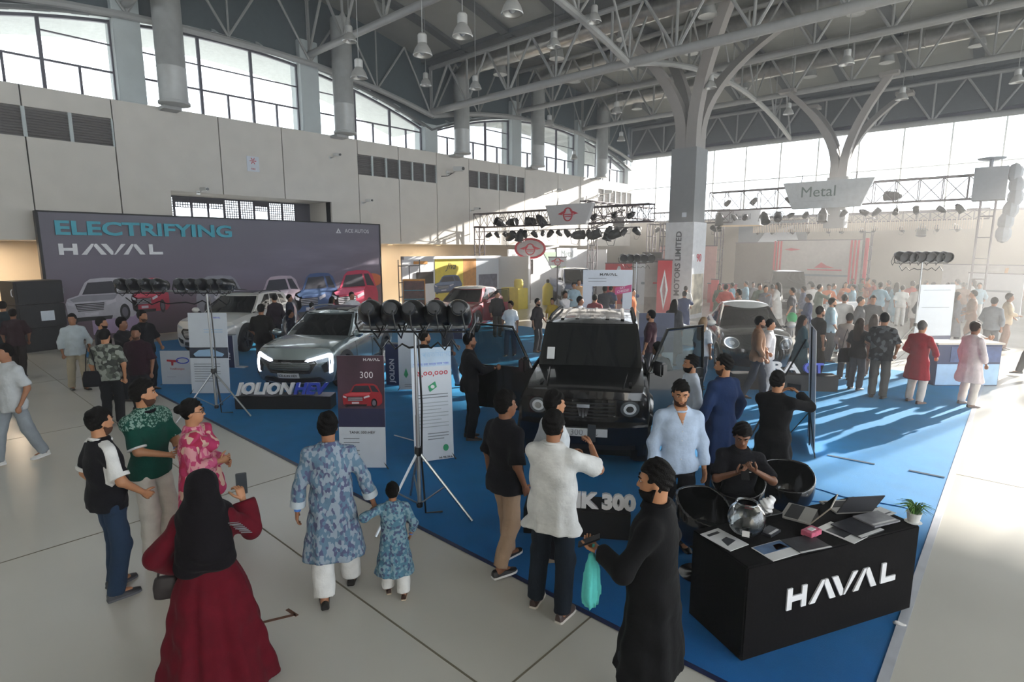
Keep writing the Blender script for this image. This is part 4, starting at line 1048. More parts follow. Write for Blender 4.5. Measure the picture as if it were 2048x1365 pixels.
obj('window_frame', MB().tube([(-.02,.03,1.06),(-.55,.03,1.56),(-.98,.03,1.60),(-1.0,.03,1.1)], .022, 6), M_CLAD, d, smooth=True)
obj('door_glass', MB().prism([(-.05,1.06),(-.56,1.54),(-.95,1.57),(-.98,1.1)], .026, .034, lambda a, b, t: (a, t, b)), glassmat('door_glass', (.55,.6,.6), .02), d)
# ---------------------------------------------------------------- carpet and printed backdrop
def carpet_mat():
    m = mat('blue_carpet', '#06549f', rough=.8, var=.12, scale=3, sheen=.3, bump=.5, bscale=220); b = m.node_tree.nodes['Principled BSDF']
    b.inputs['Sheen Roughness'].default_value = .5; b.inputs['Sheen Tint'].default_value = (.15, .8, .95, 1); b.inputs['Specular IOR Level'].default_value = .25; return m
M_CARPET = carpet_mat()
cp = obj('floor_carpet', MB().bb(-21.5, -.45, 3.68, 17.2, -.01, .003), M_CARPET, kind='structure', label='wide bright blue exhibition carpet laid under the cars', cat='carpet')
M_TAPE = mat('edge_tape', '#b9bcc4', rough=.35)
obj('edge_tape', MB().bb(-.47, -.40, 3.64, 17.2, .006, .010), M_TAPE, cp); obj('edge_tape', MB().bb(-21.5, -.45, 3.65, 3.70, .006, .009), mat('dark_tape', '#16224a', rough=.5), cp)
for a, b in (((-7.5, 5.4), (-6.5, 5.5)), ((-1.9, 9.2), (-1.3, 9.25)), ((-.9, 9.3), (-.5, 9.32)), ((-8.5, 9.0), (-6.2, 9.3))): obj('seam_tape', MB().tube([(a[0], a[1], .007), (b[0], b[1], .007)], .012, 4), M_TAPE, cp)
for y0, x0, x1 in ((7.6, -3.0, -.6), (7.2, -2.2, -.9)): obj('carpet_crease', MB().tube([(x0+(x1-x0)*k/12, y0+.05*math.sin(k*1.3)+.25*k/12, .002) for k in range(13)], [.001]+[.011]*11+[.001], 6), M_CARPET, cp, smooth=True)
def BP(px, py, X=-23.44):                      # photograph pixel -> (Y, z) on the backdrop's face
    d = _fw*F_PX+_rt*(px-CX)-_up*(py-CY); t = X/d[0]; return (t*d[1], CAM_H+t*d[2])
bd = thing('printed_backdrop', 'huge dusk-toned printed backdrop with ELECTRIFYING lettering on the left wall', 'backdrop', (0, 0, 0))
mp = bpy.data.materials.new('dusk_print'); mp.use_nodes = True; nt = mp.node_tree; b = nt.nodes['Principled BSDF']; b.inputs['Roughness'].default_value = .55
tc = nt.nodes.new('ShaderNodeTexCoord'); sx = nt.nodes.new('ShaderNodeSeparateXYZ'); nt.links.new(tc.outputs['Object'], sx.inputs[0])
mpn = nt.nodes.new('ShaderNodeMapping'); mpn.inputs['Scale'].default_value = (1, .25, 1.1); nt.links.new(tc.outputs['Object'], mpn.inputs[0])
nz = nt.nodes.new('ShaderNodeTexNoise'); nz.inputs['Scale'].default_value = 1.3; nz.inputs['Detail'].default_value = 8; nt.links.new(mpn.outputs[0], nz.inputs['Vector'])
def mrange(src, a, b_, c, d): 
    n = nt.nodes.new('ShaderNodeMapRange'); n.inputs[1].default_value = a; n.inputs[2].default_value = b_; n.inputs[3].default_value = c; n.inputs[4].default_value = d; nt.links.new(src, n.inputs[0]); return n.outputs[0]
def ramp(src, els):
    n = nt.nodes.new('ShaderNodeValToRGB'); nt.links.new(src, n.inputs[0]); e = n.color_ramp.elements
    e[0].position, e[0].color = els[0][0], (*srgb(els[0][1]), 1); e[1].position, e[1].color = els[-1][0], (*srgb(els[-1][1]), 1)
    for p_, c_ in els[1:-1]: q = e.new(p_); q.color = (*srgb(c_), 1)
    return n.outputs[0]
base = ramp(mrange(sx.outputs['Z'], 0, 4.3, 0, 1), [(0, '#5a4956'), (.25, '#664f5c'), (.45, '#6b6070'), (1, '#6e6a76')])
cl = ramp(nz.outputs['Fac'], [(.42, '#000000'), (.62, '#5a5560'), (.75, '#8d8a92')])
band = ramp(mrange(sx.outputs['Z'], 1.6, 3.6, 0, 1), [(0, '#000000'), (.35, '#ffffff'), (.6, '#ffffff'), (1, '#000000')])
right = ramp(mrange(sx.outputs['Y'], 8, 15, 0, 1), [(0, '#303030'), (1, '#ffffff')])
mu = nt.nodes.new('ShaderNodeMix'); mu.data_type = 'RGBA'; mu.blend_type = 'MULTIPLY'; mu.inputs[0].default_value = 1; nt.links.new(cl, mu.inputs[6]); nt.links.new(band, mu.inputs[7])
mu2 = nt.nodes.new('ShaderNodeMix'); mu2.data_type = 'RGBA'; mu2.blend_type = 'MULTIPLY'; mu2.inputs[0].default_value = 1; nt.links.new(mu.outputs[2], mu2.inputs[6]); nt.links.new(right, mu2.inputs[7])
ad = nt.nodes.new('ShaderNodeMix'); ad.data_type = 'RGBA'; ad.blend_type = 'ADD'; ad.inputs[0].default_value = 1; nt.links.new(base, ad.inputs[6]); nt.links.new(mu2.outputs[2], ad.inputs[7])
nt.links.new(ad.outputs[2], b.inputs['Base Color']); MATS['dusk_print'] = mp
obj('print_panel', MB().bb(-23.55, -23.45, 3.55, 16.40, .02, 4.27), mp, bd)
obj('side_frame', MB().bb(-23.75, -23.43, 3.47, 3.55, 0, 4.3), M_CLAD, bd); obj('side_frame', MB().bb(-23.75, -23.43, 16.40, 16.47, 0, 4.3), M_CLAD, bd); obj('top_frame', MB().bb(-23.75, -23.43, 3.5, 16.45, 4.26, 4.31), M_CLAD, bd)
M_TEAL = mat('teal_letters', '#0f9fb4', rough=.4); M_LET = mat('white_letters', '#e4e4e6', rough=.45)
def wallM(px, py): y, z = BP(px, py); return plane_M((-23.44, y, z), (0, 1, 0), (0, 0, 1))
y0, z0 = BP(110, 463); y1, z1 = BP(462, 463)
me = text_mesh('ELECTRIFYING', .62, ext=.03, off=.018); wd = max(v.co.x for v in me.vertices)-min(v.co.x for v in me.vertices); bpy.data.meshes.remove(me)
text('ELECTRIFYING', .62, M_TEAL, bd, plane_M((-23.41, (y0+y1)/2, (z0+z1)/2+.03), (0, 1, 0), (0, 0, 1)), ext=.03, off=.018, xs=(y1-y0)/wd)
y0, z0 = BP(117, 499); y1, z1 = BP(325, 499); haval(bd, plane_M((-23.45, (y0+y1)/2, (z0+z1)/2), (0, 1, 0), (0, 0, 1)) @ Matrix.Diagonal((1.25, 1, 1, 1)), (y1-y0)/6.62/1.25, M_LET, .03)
y0, z0 = BP(685, 463); y1, z1 = BP(742, 463); text('ACE AUTOS', .24, M_LET, bd, plane_M((-23.44, (y0+y1)/2, (z0+z1)/2), (0, 1, 0), (0, 0, 1)), ext=.005)
ty, tz = BP(677, 463); obj('emblem', MB().prism([(-.13,-.08),(.13,-.08),(0,.14)], 0, .012, lambda a, b, t: (-23.45+t, ty+a, tz+b)), M_LET, bd)
obj('emblem', MB().prism([(-.05,-.05),(.05,-.05),(0,.05)], .012, .016, lambda a, b, t: (-23.45+t, ty+a, tz+b)), mp, bd)
def flat(parent, name, poly, m, fn, lay, th=.003):
    return obj(name, MB().prism(poly, lay*.004, lay*.004+th, fn), m, parent)
def ell2(cx, cy, rx, ry, n=16): return [(cx+math.cos(2*PI*k/n)*rx, cy+math.sin(2*PI*k/n)*ry) for k in range(n)]
PC = mat('print_dark', '#15141a', rough=.6); PG = mat('print_glass', '#2a2833', rough=.6); PLT = mat('print_light', '#c9c4cc', rough=.6); PGR = mat('print_grey', '#6b6670', rough=.6)
def print_car(parent, fn, body, hi, flip=False):
    """flat printed three-quarter view; fn maps (u right, v down, t out) to parent space"""
    f = (lambda u, v, t: fn(1-u, v, t)) if flip else fn
    o = flat(parent, 'printed_car', [(0,.55),(.03,.44),(.18,.37),(.28,.10),(.36,.02),(.55,0),(.78,.01),(.88,.10),(.96,.37),(1,.5),(1,.80),(.92,.92),(.12,.95),(.02,.86)], body, f, 1)
    P_ = lambda n, poly, m, l: flat(o, n, poly, m, f, l)
    P_('printed_windscreen', [(.23,.36),(.32,.10),(.66,.08),(.72,.35)], PG, 2); P_('printed_side_glass', [(.76,.34),(.70,.08),(.80,.08),(.93,.36)], PG, 2)
    P_('printed_bonnet', [(.06,.46),(.22,.38),(.72,.38),(.66,.50),(.10,.52)], hi, 2)
    g = P_('printed_grille', [(.12,.56),(.52,.55),(.50,.72),(.15,.73)], PC, 2)
    for k in range(4): flat(g, 'printed_bar', [(.14,.585+.037*k),(.51,.575+.037*k),(.508,.587+.037*k),(.142,.597+.037*k)], PLT, f, 3)
    P_('printed_lamp', [(.02,.50),(.11,.55),(.10,.61),(.03,.58)], PLT, 3); P_('printed_lamp', [(.54,.55),(.68,.48),(.69,.55),(.55,.62)], PLT, 3)
    P_('printed_plate', [(.24,.77),(.42,.765),(.42,.83),(.24,.835)], PLT, 3); P_('printed_bumper', [(.06,.86),(.62,.86),(.60,.94),(.12,.95)], PC, 2)
    w = P_('printed_wheel', ell2(.80,.80,.075,.19), PC, 3); flat(w, 'printed_rim', ell2(.80,.80,.045,.115), PGR, f, 4); P_('printed_wheel', ell2(.10,.90,.04,.10), PC, 0)
    return o
for (xa, ya, xb, yb, col, hi, fl_) in [(130,556,275,645,'#b7b3ba','#8d8a92',0), (262,556,338,628,'#b0223e','#d0475e',0), (392,551,502,632,'#8f8c95','#b4b1b8',1), (508,552,604,632,'#b9a4ae','#d8c9cf',0), (588,546,678,634,'#34507f','#5e7aa6',0), (662,541,756,632,'#c02650','#e8688a',0)]:
    (Ya, Za), (Yb, Zb) = BP(xa, (ya+yb)/2), BP(xb, (ya+yb)/2); zt_ = BP((xa+xb)/2, ya)[1]; zb_ = BP((xa+xb)/2, yb)[1]
    print_car(bd, lambda u, v, t, A=Ya, B=Yb, T_=zt_, D_=zb_: (-23.447+t, A+(B-A)*u, T_+(D_-T_)*v), mat('pc_'+col, col, rough=.6), mat('pc_'+hi, hi, rough=.6), bool(fl_))
(Ya, Za) = BP(745, 556); flat(bd, 'printed_glow', ell2(Ya, Za-.1, .55, .32, 20), mat('print_orange', '#c96a35', rough=.6), lambda a, b, t: (-23.449+t, a, b), 0)
(Ya, Za) = BP(240, 640); flat(bd, 'printed_chalet', [(Ya-.8,Za-.45),(Ya-.8,Za+.1),(Ya+.1,Za+.45),(Ya+.8,Za+.5),(Ya+.8,Za-.45)], mat('print_lilac', '#a78fb0', rough=.6), lambda a, b, t: (-23.449+t, a, b), 0)
# ---------------------------------------------------------------- stands, plinths, totems
M_BLK = mat('matt_black_board', '#0b0b0d', rough=.6, var=.15, scale=4); M_NAVY = mat('navy_board', '#1d2c57', rough=.5); M_BOARD = mat('white_board', '#d3dae2', rough=.5, var=.03)
M_BLUEL = mat('blue_letters', '#2046c8', rough=.4); M_SKY = mat('pale_blue_print', '#9fc3e2', rough=.55); M_REDP = mat('red_print', '#c32a3c', rough=.55); M_GREENP = mat('green_print', '#2a9d6a', rough=.55); M_GREYP = mat('grey_lines', '#7d858d', rough=.6)
def front_frame(p0, p1):
    """local frame for a board whose visible bottom edge runs from p0 (left in view) to p1"""
    a, b = Vector((*p0, 0)), Vector((*p1, 0)); r = (b-a); return a, r.length, math.atan2(r.y, r.x)
def plinth(name, label, p0, p1, h, depth, m=M_BLK):
    a, L, rz = front_frame(p0, p1); t = thing(name, label, 'plinth', a, rz); obj('box', MB().bb(0, L, 0, depth, 0, h), m, t, bev=.008); return t, L
t, L = plinth('letter_plinth', 'long black plinth carrying JOLION HEV letters before the silver car', (-11.07, 4.28), (-9.69, 5.52), .26, .36)
k = text('JOLION', .30, M_LET, t, plane_M((.55, .10, .26+.125), (1, 0, 0), (0, .15, 1)), ext=.04, off=.012, shear=.25, xs=1.05)
text('HEV', .30, M_BLUEL, t, plane_M((1.42, .10, .26+.125), (1, 0, 0), (0, .15, 1)), ext=.04, off=.012, shear=.25, xs=1.1)
t, L = plinth('letter_plinth', 'low black plinth with white raised TANK 300 letters', (-3.75, 4.35), (-2.80, 4.98), .30, .40)
text('TANK 300', .205, M_LET, t, plane_M((.66, .12, .30+.07), (1, 0, 0), (0, .25, 1)), ext=.05, off=.012, xs=1.15)
t, L = plinth('letter_plinth', 'black plinth with big white ORA letters in front of the round hatchback', (-4.55, 12.35), (-2.73, 13.62), .35, .34)
text('ORA', .34, M_LET, t, plane_M((.95, .2, .35+.12), (1, 0, 0), (0, .2, 1)), ext=.05, off=.012, xs=1.4); text('GT', .30, M_BLUEL, t, plane_M((1.75, .2, .35+.12), (1, 0, 0), (0, .2, 1)), ext=.05, off=.012)
t, L = plinth('letter_plinth', 'small plinth with white H6 letters beside the white car', (-14.9, 4.55), (-14.2, 5.1), .10, .25, M_NAVY)
text('H6', .34, M_LET, t, plane_M((.42, .1, .10+.13), (1, 0, 0), (0, .15, 1)), ext=.05, off=.015)
def totem(label, loc, rz, txt, h=.95, base=False):
    t = thing('totem', label, 'totem', loc, rz); obj('column', MB().bb(-.16, .16, -.07, .07, 0, h), M_NAVY, t, bev=.006); obj('edge_panel', MB().bb(.161, .19, -.075, .075, 0, h+.01), M_BOARD, t); obj('cap', MB().bb(-.165, .165, -.075, .075, h, h+.02), M_GREYP, t)
    text(txt, .16, M_LET, t, plane_M((0, -.073, h*.36), (0, 0, 1), (-1, 0, 0)), ext=.003, off=.004)
    if base: obj('foot', MB().bb(.19, .45, -.08, .08, 0, .03), M_BOARD, t)
    return t
totem('navy totem lettered JOLION beside the silver car', (-10.5, 7.6), .55, 'JOLION', .95); totem('navy totem lettered H6 before the white car', (-15.3, 5.9), .55, 'H6', .85, True); totem('navy totem beside the red car behind the black off-roader', (-14.4, 13.2), .55, 'H6', 1.0)
def standee(label, p0, p1, h, tilt=.06, name='banner_stand', m=M_BOARD):
    a, L, rz = front_frame(p0, p1); t = thing(name, label, 'banner', a, rz)
    up = Vector((0, math.sin(tilt), math.cos(tilt)))
    obj('panel', MB().prism([(0,.03),(L,.03),(L,h),(0,h)], 0, .008, lambda x, z, s_: (x, z*math.sin(tilt)+s_, z*math.cos(tilt))), m, t)
    obj('pole', MB().tube([(L/2, .03, .02), (L/2, h*math.sin(tilt)+.02, h*math.cos(tilt))], .01, 6), M_CLAD, t)
    for s_ in (-1, 1): obj('foot_strut', MB().tube([(L/2, .02+.06, h*.35), (L/2+s_*L*.55, .02-.02, .008)], .008, 6), M_CLAD, t)
    obj('rear_foot', MB().tube([(L/2, .06, h*.30), (L/2, .42, .012)], .008, 6), M_CLAD, t)
    fn = lambda u, v, d: (u*L, (h*(1-v))*math.sin(tilt)-.001-d, (h*(1-v))*math.cos(tilt))
    Mt = lambda u, v: plane_M(fn(u, v, .003), (1, 0, 0), up)
    return t, fn, Mt, L, h
def lines(t, fn, u0, u1, vs, m=M_GREYP, lay=1):
    for i, v in enumerate(vs): flat(t, 'print_line', [(u0, v), (u1-(u1-u0)*(.25 if i % 3 == 2 else .03), v), (u1-(u1-u0)*(.25 if i % 3 == 2 else .03), v+.007), (u0, v+.007)], m, fn, lay)
t, fn, Mt, L, h = standee('dark banner stand reading 300 with a red off-roader, behind the man in patterned tunic', (-6.86, 4.0), (-6.37, 4.43), 1.62)
flat(t, 'print_upper', [(0,0),(1,0),(1,.62),(0,.62)], mat('maroon_print', '#4a3240', rough=.55, var=.3, scale=3), fn, 0); flat(t, 'print_navy', [(0,.46),(1,.46),(1,.62),(0,.62)], mat('navy_print', '#26284a', rough=.55), fn, 1)
text('300', .13, M_LET, t, Mt(.62, .17), ext=.001, off=-.001); haval(t, Mt(.74, .035), .035, M_LET, .002); text('LUXURY OFF-ROAD SUV', .036, M_LET, t, Mt(.5, .555), ext=.001); text('TANK 300-HEV', .055, M_INK, t, Mt(.5, .67), ext=.001)
print_car(t, lambda u, v, d: fn(.10+.85*u, .24+.21*v, .002+d), mat('pc_red2', '#9c1f2b', rough=.6), mat('pc_red3', '#c5434d', rough=.6)); lines(t, fn, .1, .45, [.72+.035*k for k in range(7)])
t, fn, Mt, L, h = standee('white banner stand with red Bangla price reading beside the tall lamp stand', (-6.22, 4.82), (-5.95, 5.33), 1.68)
flat(t, 'print_wash', [(0,0),(1,0),(1,.16),(0,.16)], mat('pale_wash', '#b9cfe4', rough=.55), fn, 0); text('প্রতিমাসে', .10, M_SKY, t, Mt(.62, .06), ext=.001); text('সাশ্রয় হবে মাত্র তেল খরচ', .045, M_BLUEL, t, Mt(.5, .14), ext=.001)
text('৬,০০,০০০', .115, M_REDP, t, Mt(.52, .22), ext=.001, off=.002); flat(t, 'print_note', [(.40,.33),(.58,.29),(.62,.34),(.44,.38)], M_GREENP, fn, 1); flat(t, 'print_note_face', ell2(.51,.335,.05,.016), M_LET, fn, 2)
lines(t, fn, .08, .92, [.40, .425]); lines(t, fn, .08, .92, [.47+.03*k for k in range(8)], mat('faint_lines', '#aab4ba')); lines(t, fn, .35, .9, [.74, .765, .79]); flat(t, 'print_leaf', ell2(.80,.88,.07,.03), M_GREENP, fn, 1); haval(t, Mt(.8, .965), .03, M_INK, .002)
t, fn, Mt, L, h = standee('plain white banner stand with a green drop behind the JOLION totem', (-9.9, 7.3), (-9.5, 7.75), 1.5); flat(t, 'print_drop', [(.18,.76),(.26,.66),(.34,.76),(.26,.81)], M_GREENP, fn, 1); lines(t, fn, .2, .9, [.9, .93])
t, fn, Mt, L, h = standee('tall white and pale blue banner stand in front of the white car', (-12.95, 4.15), (-12.35, 4.70), 1.75)
flat(t, 'print_photo', [(0,.42),(1,.42),(1,.55),(0,.55)], mat('print_dusk2', '#3d4352', rough=.6, var=.4, scale=6), fn, 1); flat(t, 'print_car_shape', [(.1,.50),(.25,.45),(.6,.44),(.9,.50),(.85,.53),(.15,.53)], M_SKY, fn, 2); text('HAVAL', .05, M_BLUEL, t, Mt(.75, .06), ext=.001); lines(t, fn, .4, .9, [.2, .23], M_SKY); lines(t, fn, .1, .8, [.62+.03*k for k in range(8)])
t, fn, Mt, L, h = standee('square white board with a red and blue oil company mark', (-14.35, 4.0), (-13.75, 4.55), .80, .03, 'sign_board')
flat(t, 'logo_stroke', [(.18,.25),(.50,.27),(.48,.33),(.36,.33),(.35,.42),(.30,.42),(.30,.32),(.18,.30)], M_REDP, fn, 1); ring = ell2(.62,.28,.17,.08,20); obj('logo_ring', MB().tube([fn(u, v, .006) for u, v in ring], .012, 5, closed=True), M_BLUEL, t); text('TotalEnergies', .06, M_REDP, t, Mt(.45, .52), ext=.001); lines(t, fn, .15, .4, [.75])
# board seen almost edge-on at the right
t, fn, Mt, L, h = standee('tall glossy display board on the right seen almost edge-on', (-2.02, 8.98), (-2.36, 9.95), 1.9, .06, 'display_board', mat('silver_board', '#c9cdd2', rough=.4))
obj('easel_leg', MB().tube([(L*.5, .9, .01), (L*.5, .2, 1.7)], .014, 6), M_CLAD, t)
# photo frame booth
t = thing('photo_frame', 'white walk-through photo frame lettered HAVAL with a pink SAY CHEESE tag', 'photo frame', (-10.6, 15.25, 0), math.atan2(.80, .92))
obj('left_post', MB().bb(-.02, .28, -.03, .03, 0, 2.35), M_BOARD, t); obj('right_post', MB().bb(1.28, 1.58, -.03, .03, 0, 2.35), M_BOARD, t); obj('header', MB().bb(-.02, 1.58, -.031, .031, 1.9, 2.42), M_BOARD, t)
haval(t, plane_M((.80, -.032, 2.28), (1, 0, 0), (0, 0, 1)), .085, M_INK); lines(t, lambda u, v, d: (u*1.5, -.032-d, 2.4*(1-v)), .1, .5, [.10, .14])
obj('pink_tag', MB().prism([(1.02,1.62),(1.55,1.72),(1.55,1.95),(1.02,1.85)], -.036, -.05, lambda a, b, s_: (a, s_, b)), mat('magenta_print', '#c02a78', rough=.5), t); text('SAY', .10, M_LET, t, plane_M((1.26, -.052, 1.845), (1, .0, .18), (0, 0, 1)), ext=.001); text('CHEESE!', .11, M_LET, t, plane_M((1.28, -.052, 1.745), (1, .0, .18), (0, 0, 1)), ext=.001)
# ---------------------------------------------------------------- lamp stands
M_CAN = mat('black_can', '#111214', rough=.35, coat=.3, var=.1); M_ALU = mat('aluminium_tube', '#a9adb0', rough=.35, metal=.85, var=.08)
def can_mesh():
    b_ = mesh('can_body', MB().lathe([(.03,-.19),(.07,-.185),(.10,-.15),(.125,-.08),(.13,0),(.132,.14),(.14,.15),(.14,.17),(.125,.17),(.12,.12),(.02,.11)], n=18, axis='Y'), M_CAN, smooth=.6)
    y_ = mesh('yoke', MB().tube([(-.16, 0, 0), (-.165, 0, .10), (-.12, 0, .19), (.12, 0, .19), (.165, 0, .10), (.16, 0, 0)], .012, 6), M_CAN, smooth=True)
    c_ = mesh('cable', MB().tube([(.02,-.19,0), (.03,-.27,-.06), (.06,-.26,-.22), (.10,-.12,-.28), (.12,-.02,-.14)], .008, 5), M_CAN, smooth=True)
    r_ = mesh('rear_cap', MB().lathe([(.04,-.235),(.06,-.23),(.065,-.19),(.05,-.18)], n=12, axis='Y'), mat('dark_cap', '#3c3e42', rough=.5), smooth=.6)
    return b_, y_, c_, r_
CAN = can_mesh()
def can(parent, loc, tilt, rz=0, sc=1.0, nm='par_can', up=False):
    o = link(nm, CAN[0], parent); o.location = loc; o.rotation_euler = (tilt, 0, rz); o.scale = (sc,)*3
    for m_, n_ in zip(CAN[1:], ('yoke', 'cable', 'rear_cap')):
        q = link(n_, m_, o)
        if n_ == 'yoke': q.rotation_euler = (PI if up else 0, 0, 0)
    return o
def lampstand(label, loc, rz, H, xs_, tilt, sc=1.0, legs=.75, facing=0, bar=True):
    t = thing('lamp_stand', label, 'lamp stand', loc, rz)
    obj('pole', MB().tube([(0,0,.12), (0,0,H*.55)], .024, 8).tube([(0,0,H*.5), (0,0,H)], .018, 8), M_ALU, t, smooth=True)
    obj('collar', MB().lathe([(.04,-.05),(.045,0),(.04,.05)], (0,0,H*.36), 10), M_CAN, t); obj('lower_collar', MB().lathe([(.035,-.03),(.04,0),(.035,.03)], (0,0,.16), 10), M_CAN, t)
    for k in range(3):
        a = PI/2+2*PI*k/3+.35; ex, ey = math.cos(a)*legs, math.sin(a)*legs
        obj('leg', MB().tube([(0,0,H*.36), (ex,ey,.01)], .016, 6), M_ALU, t, smooth=True); obj('brace', MB().tube([(0,0,.16), (ex*.5,ey*.5,H*.18)], .010, 5), M_ALU, t, smooth=True)
    obj('crossbar', MB().tube([(min(xs_)-.1,0,H), (max(xs_)+.1,0,H)], .02, 8), M_ALU, t, smooth=True)
    for i, x in enumerate(xs_): can(t, (x, 0, H+.14*sc), tilt, facing+.12*math.sin(i*2.1), sc, up=True)
    obj('cable_bundle', MB().tube([(x, .03+.02*math.sin(k), H-.12-.14*abs(math.sin(k*1.7))) for k, x in enumerate(np.linspace(min(xs_), max(xs_), 13))], .012, 5).tube([(.03,.03,H-.1), (.05,.03,H*.6), (.03,.04,H*.3), (.06,.05,.03), (.25,.1,.02)], .012, 5), M_CAN, t, smooth=True)
    return t
rv = math.atan2(.669, .743)
lampstand('tall aluminium lamp stand with five black spotlights in the middle foreground', (-4.89, 3.84), rv, 2.22, [-.46,-.24,0,.24,.48], -.35, 1.08, .62)
lampstand('aluminium lamp stand with a long row of black spotlights near the left white car', (-10.97, 3.91), rv, 2.32, [-1.5,-1.3,-1.05,-.85,-.45,-.25,-.05,.15,.35], -.3, .85, .70)
lampstand('lamp stand with five black spotlights in front of the wrapped column', (-10.6, 18.6), rv, 2.65, [-.5,-.25,0,.25,.5], -.2, 1.0, .75, PI)
lampstand('lamp stand with a bank of black spotlights in the right-hand haze', (-2.1, 19.2), rv, 2.75, [-.6,-.36,-.12,.12,.36,.6], -.2, 1.0, .75, PI)
# ---------------------------------------------------------------- reception desk and what lies on it
DR = math.atan2(.887, .46); DZ = .77
desk = thing('reception_desk', 'black cloth-covered reception desk with white HAVAL lettering', 'desk', (-1.26, 3.96), DR)
M_CLOTHB = mat('black_tablecloth', '#0d0b0c', rough=.9, var=.12, scale=5, bump=.3, bscale=30, spec=.12)
obj('cloth_cover', MB().add([(0,0,.005),(1.83,0,.005),(1.83,.62,.005),(0,.62,.005),(.0,.0,DZ),(1.83,.0,DZ),(1.83,.62,DZ),(.0,.62,DZ)], [(3,2,1,0),(4,5,6,7),(0,1,5,4),(1,2,6,5),(2,3,7,6),(3,0,4,7)]), M_CLOTHB, desk, bev=.012, smooth=.4)
for x in (): obj('cloth_fold', MB().tube([(x, -.001, .02), (x+.01, -.003, .4), (x, -.001, DZ-.02)], .006, 6), M_CLOTHB, desk, smooth=True)
haval(desk, plane_M((.98, -.004, .43), (1, 0, 0), (0, 0, 1)), .178, M_LET, .012)
def on_desk(px, py): x, y = G(px, py, DZ); return (x, y, DZ+.001)
def leaf(label, px, py, w, d, rot, m, parts, th=.004, name='brochure', up=0):
    q = on_desk(px, py); t = thing(name, label, 'brochure', (q[0], q[1], q[2]+up), DR+rot); obj('sheet', MB().bb(-w/2, w/2, -d/2, d/2, 0, th), m, t)
    for n_, poly, pm in parts: obj(n_, MB().prism([(u*w-w/2, v*d-d/2) for u, v in poly], th, th+.001, lambda a, b, s_: (a, b, s_)), pm, t)
    return t
PW_ = mat('coated_paper', '#dcdcdc', rough=.35); PK = mat('photo_dark', '#2c2d33', rough=.3, var=.5, scale=14); PB_ = mat('photo_blue', '#46648a', rough=.3, var=.4, scale=10); PO_ = mat('photo_red', '#a5412f', rough=.3)
leaf('white leaflet with black heading at the left end of the desk', 1448, 1080, .21, .30, .15, PW_, [('print_heading', [(.15,.78),(.75,.78),(.75,.88),(.15,.88)], PK), ('print_car', [(.2,.2),(.8,.3),(.7,.55),(.35,.5)], PK)])
leaf('brochure with a red car photo at the front edge of the desk', 1553, 1102, .30, .21, .05, PW_, [('print_photo', [(.03,.45),(.97,.45),(.97,.97),(.03,.97)], PB_), ('print_car', [(.5,.5),(.9,.5),(.85,.8),(.6,.8)], PO_)])
leaf('dark brochure with a landscape photo, second from the front left', 1612, 1090, .30, .21, -.05, PK, [('print_strip', [(0,0),(1,0),(1,.08),(0,.08)], PW_)], up=.006)
leaf('brochure showing a grey car beside the pink box', 1684, 1066, .21, .30, .2, PW_, [('print_photo', [(.1,.3),(.9,.3),(.9,.8),(.1,.8)], PK)])
leaf('large dark catalogue in front of the open laptop', 1714, 1058, .30, .26, .1, PK, [('print_strip', [(0,0),(1,0),(1,.12),(0,.12)], PW_)], .01, up=.006)
leaf('grey catalogue next to the potted plant', 1752, 1044, .30, .20, .0, mat('catalogue_grey', '#8c8c90', rough=.3, var=.3, scale=9), [('print_strip', [(.05,.1),(.95,.1),(.95,.2),(.05,.2)], PW_)], .012, up=.018)
leaf('stack of small cards beside the glass bowl', 1540, 1066, .16, .10, .3, PK, [('print_strip', [(.1,.1),(.9,.1),(.9,.3),(.1,.3)], PW_)], .02, 'card_stack')
leaf('white sheet at the back right of the desk', 1762, 1026, .21, .14, .1, PW_, [('print_strip', [(.1,.2),(.9,.2),(.9,.3),(.1,.3)], PK)], .003, 'paper_sheet')
t = thing('glass_bowl', 'clear round glass bowl with folded slips on the desk', 'bowl', on_desk(1490, 1072))
mg = mat('bowl_glass', '#f4f8f8', rough=.02, trans=1, var=0, spec=.5)
R_ = .150; prof = [(.055,.004)]+[(R_*math.sin(a), R_*.98-R_*math.cos(a)) for a in np.linspace(.40, 2.62, 14)]+[(.083,.285)]; inner = [(max(r_-.004, .01), z+.004) for r_, z in reversed(prof)]
obj('bowl', MB().lathe(prof+inner, n=28), mg, t, smooth=True)
obj('rim', MB().tube([(math.cos(2*PI*k/24)*.083, math.sin(2*PI*k/24)*.083, .287) for k in range(24)], .005, 6, closed=True), mg, t, smooth=True)
obj('label_slip', MB().box((.05, -.137, .085), (.055, .003, .05), rz=.3), PW_, t); obj('folded_slip', MB().box((-.02, .10, .20), (.06, .003, .035), rz=.4), mat('pink_paper', '#cf6d78', rough=.6), t)
for k in range(5): obj('folded_slip', MB().box((.03*math.cos(k*2), .03*math.sin(k*2), .02+.008*k), (.05, .03, .004), rz=k, rx=.3), PW_, t)
t = thing('tissue_box', 'black tissue box with a white tissue behind the glass bowl', 'tissue box', on_desk(1534, 1042), DR); obj('box', MB().bb(-.11, .11, -.06, .06, 0, .08), M_GLOSSB, t, bev=.006)
F_ = Field((-.09,-.08,.06), (.09,.08,.22), .008); F_.cap((0,0,.07), (-.02,0,.15), .03, .05, .02); F_.cap((0,0,.1), (.04,.01,.17), .02, .035, .02); F_.wrinkle(.008, 60, 1); nobj('tissue', [F_.net()], PW_, t)
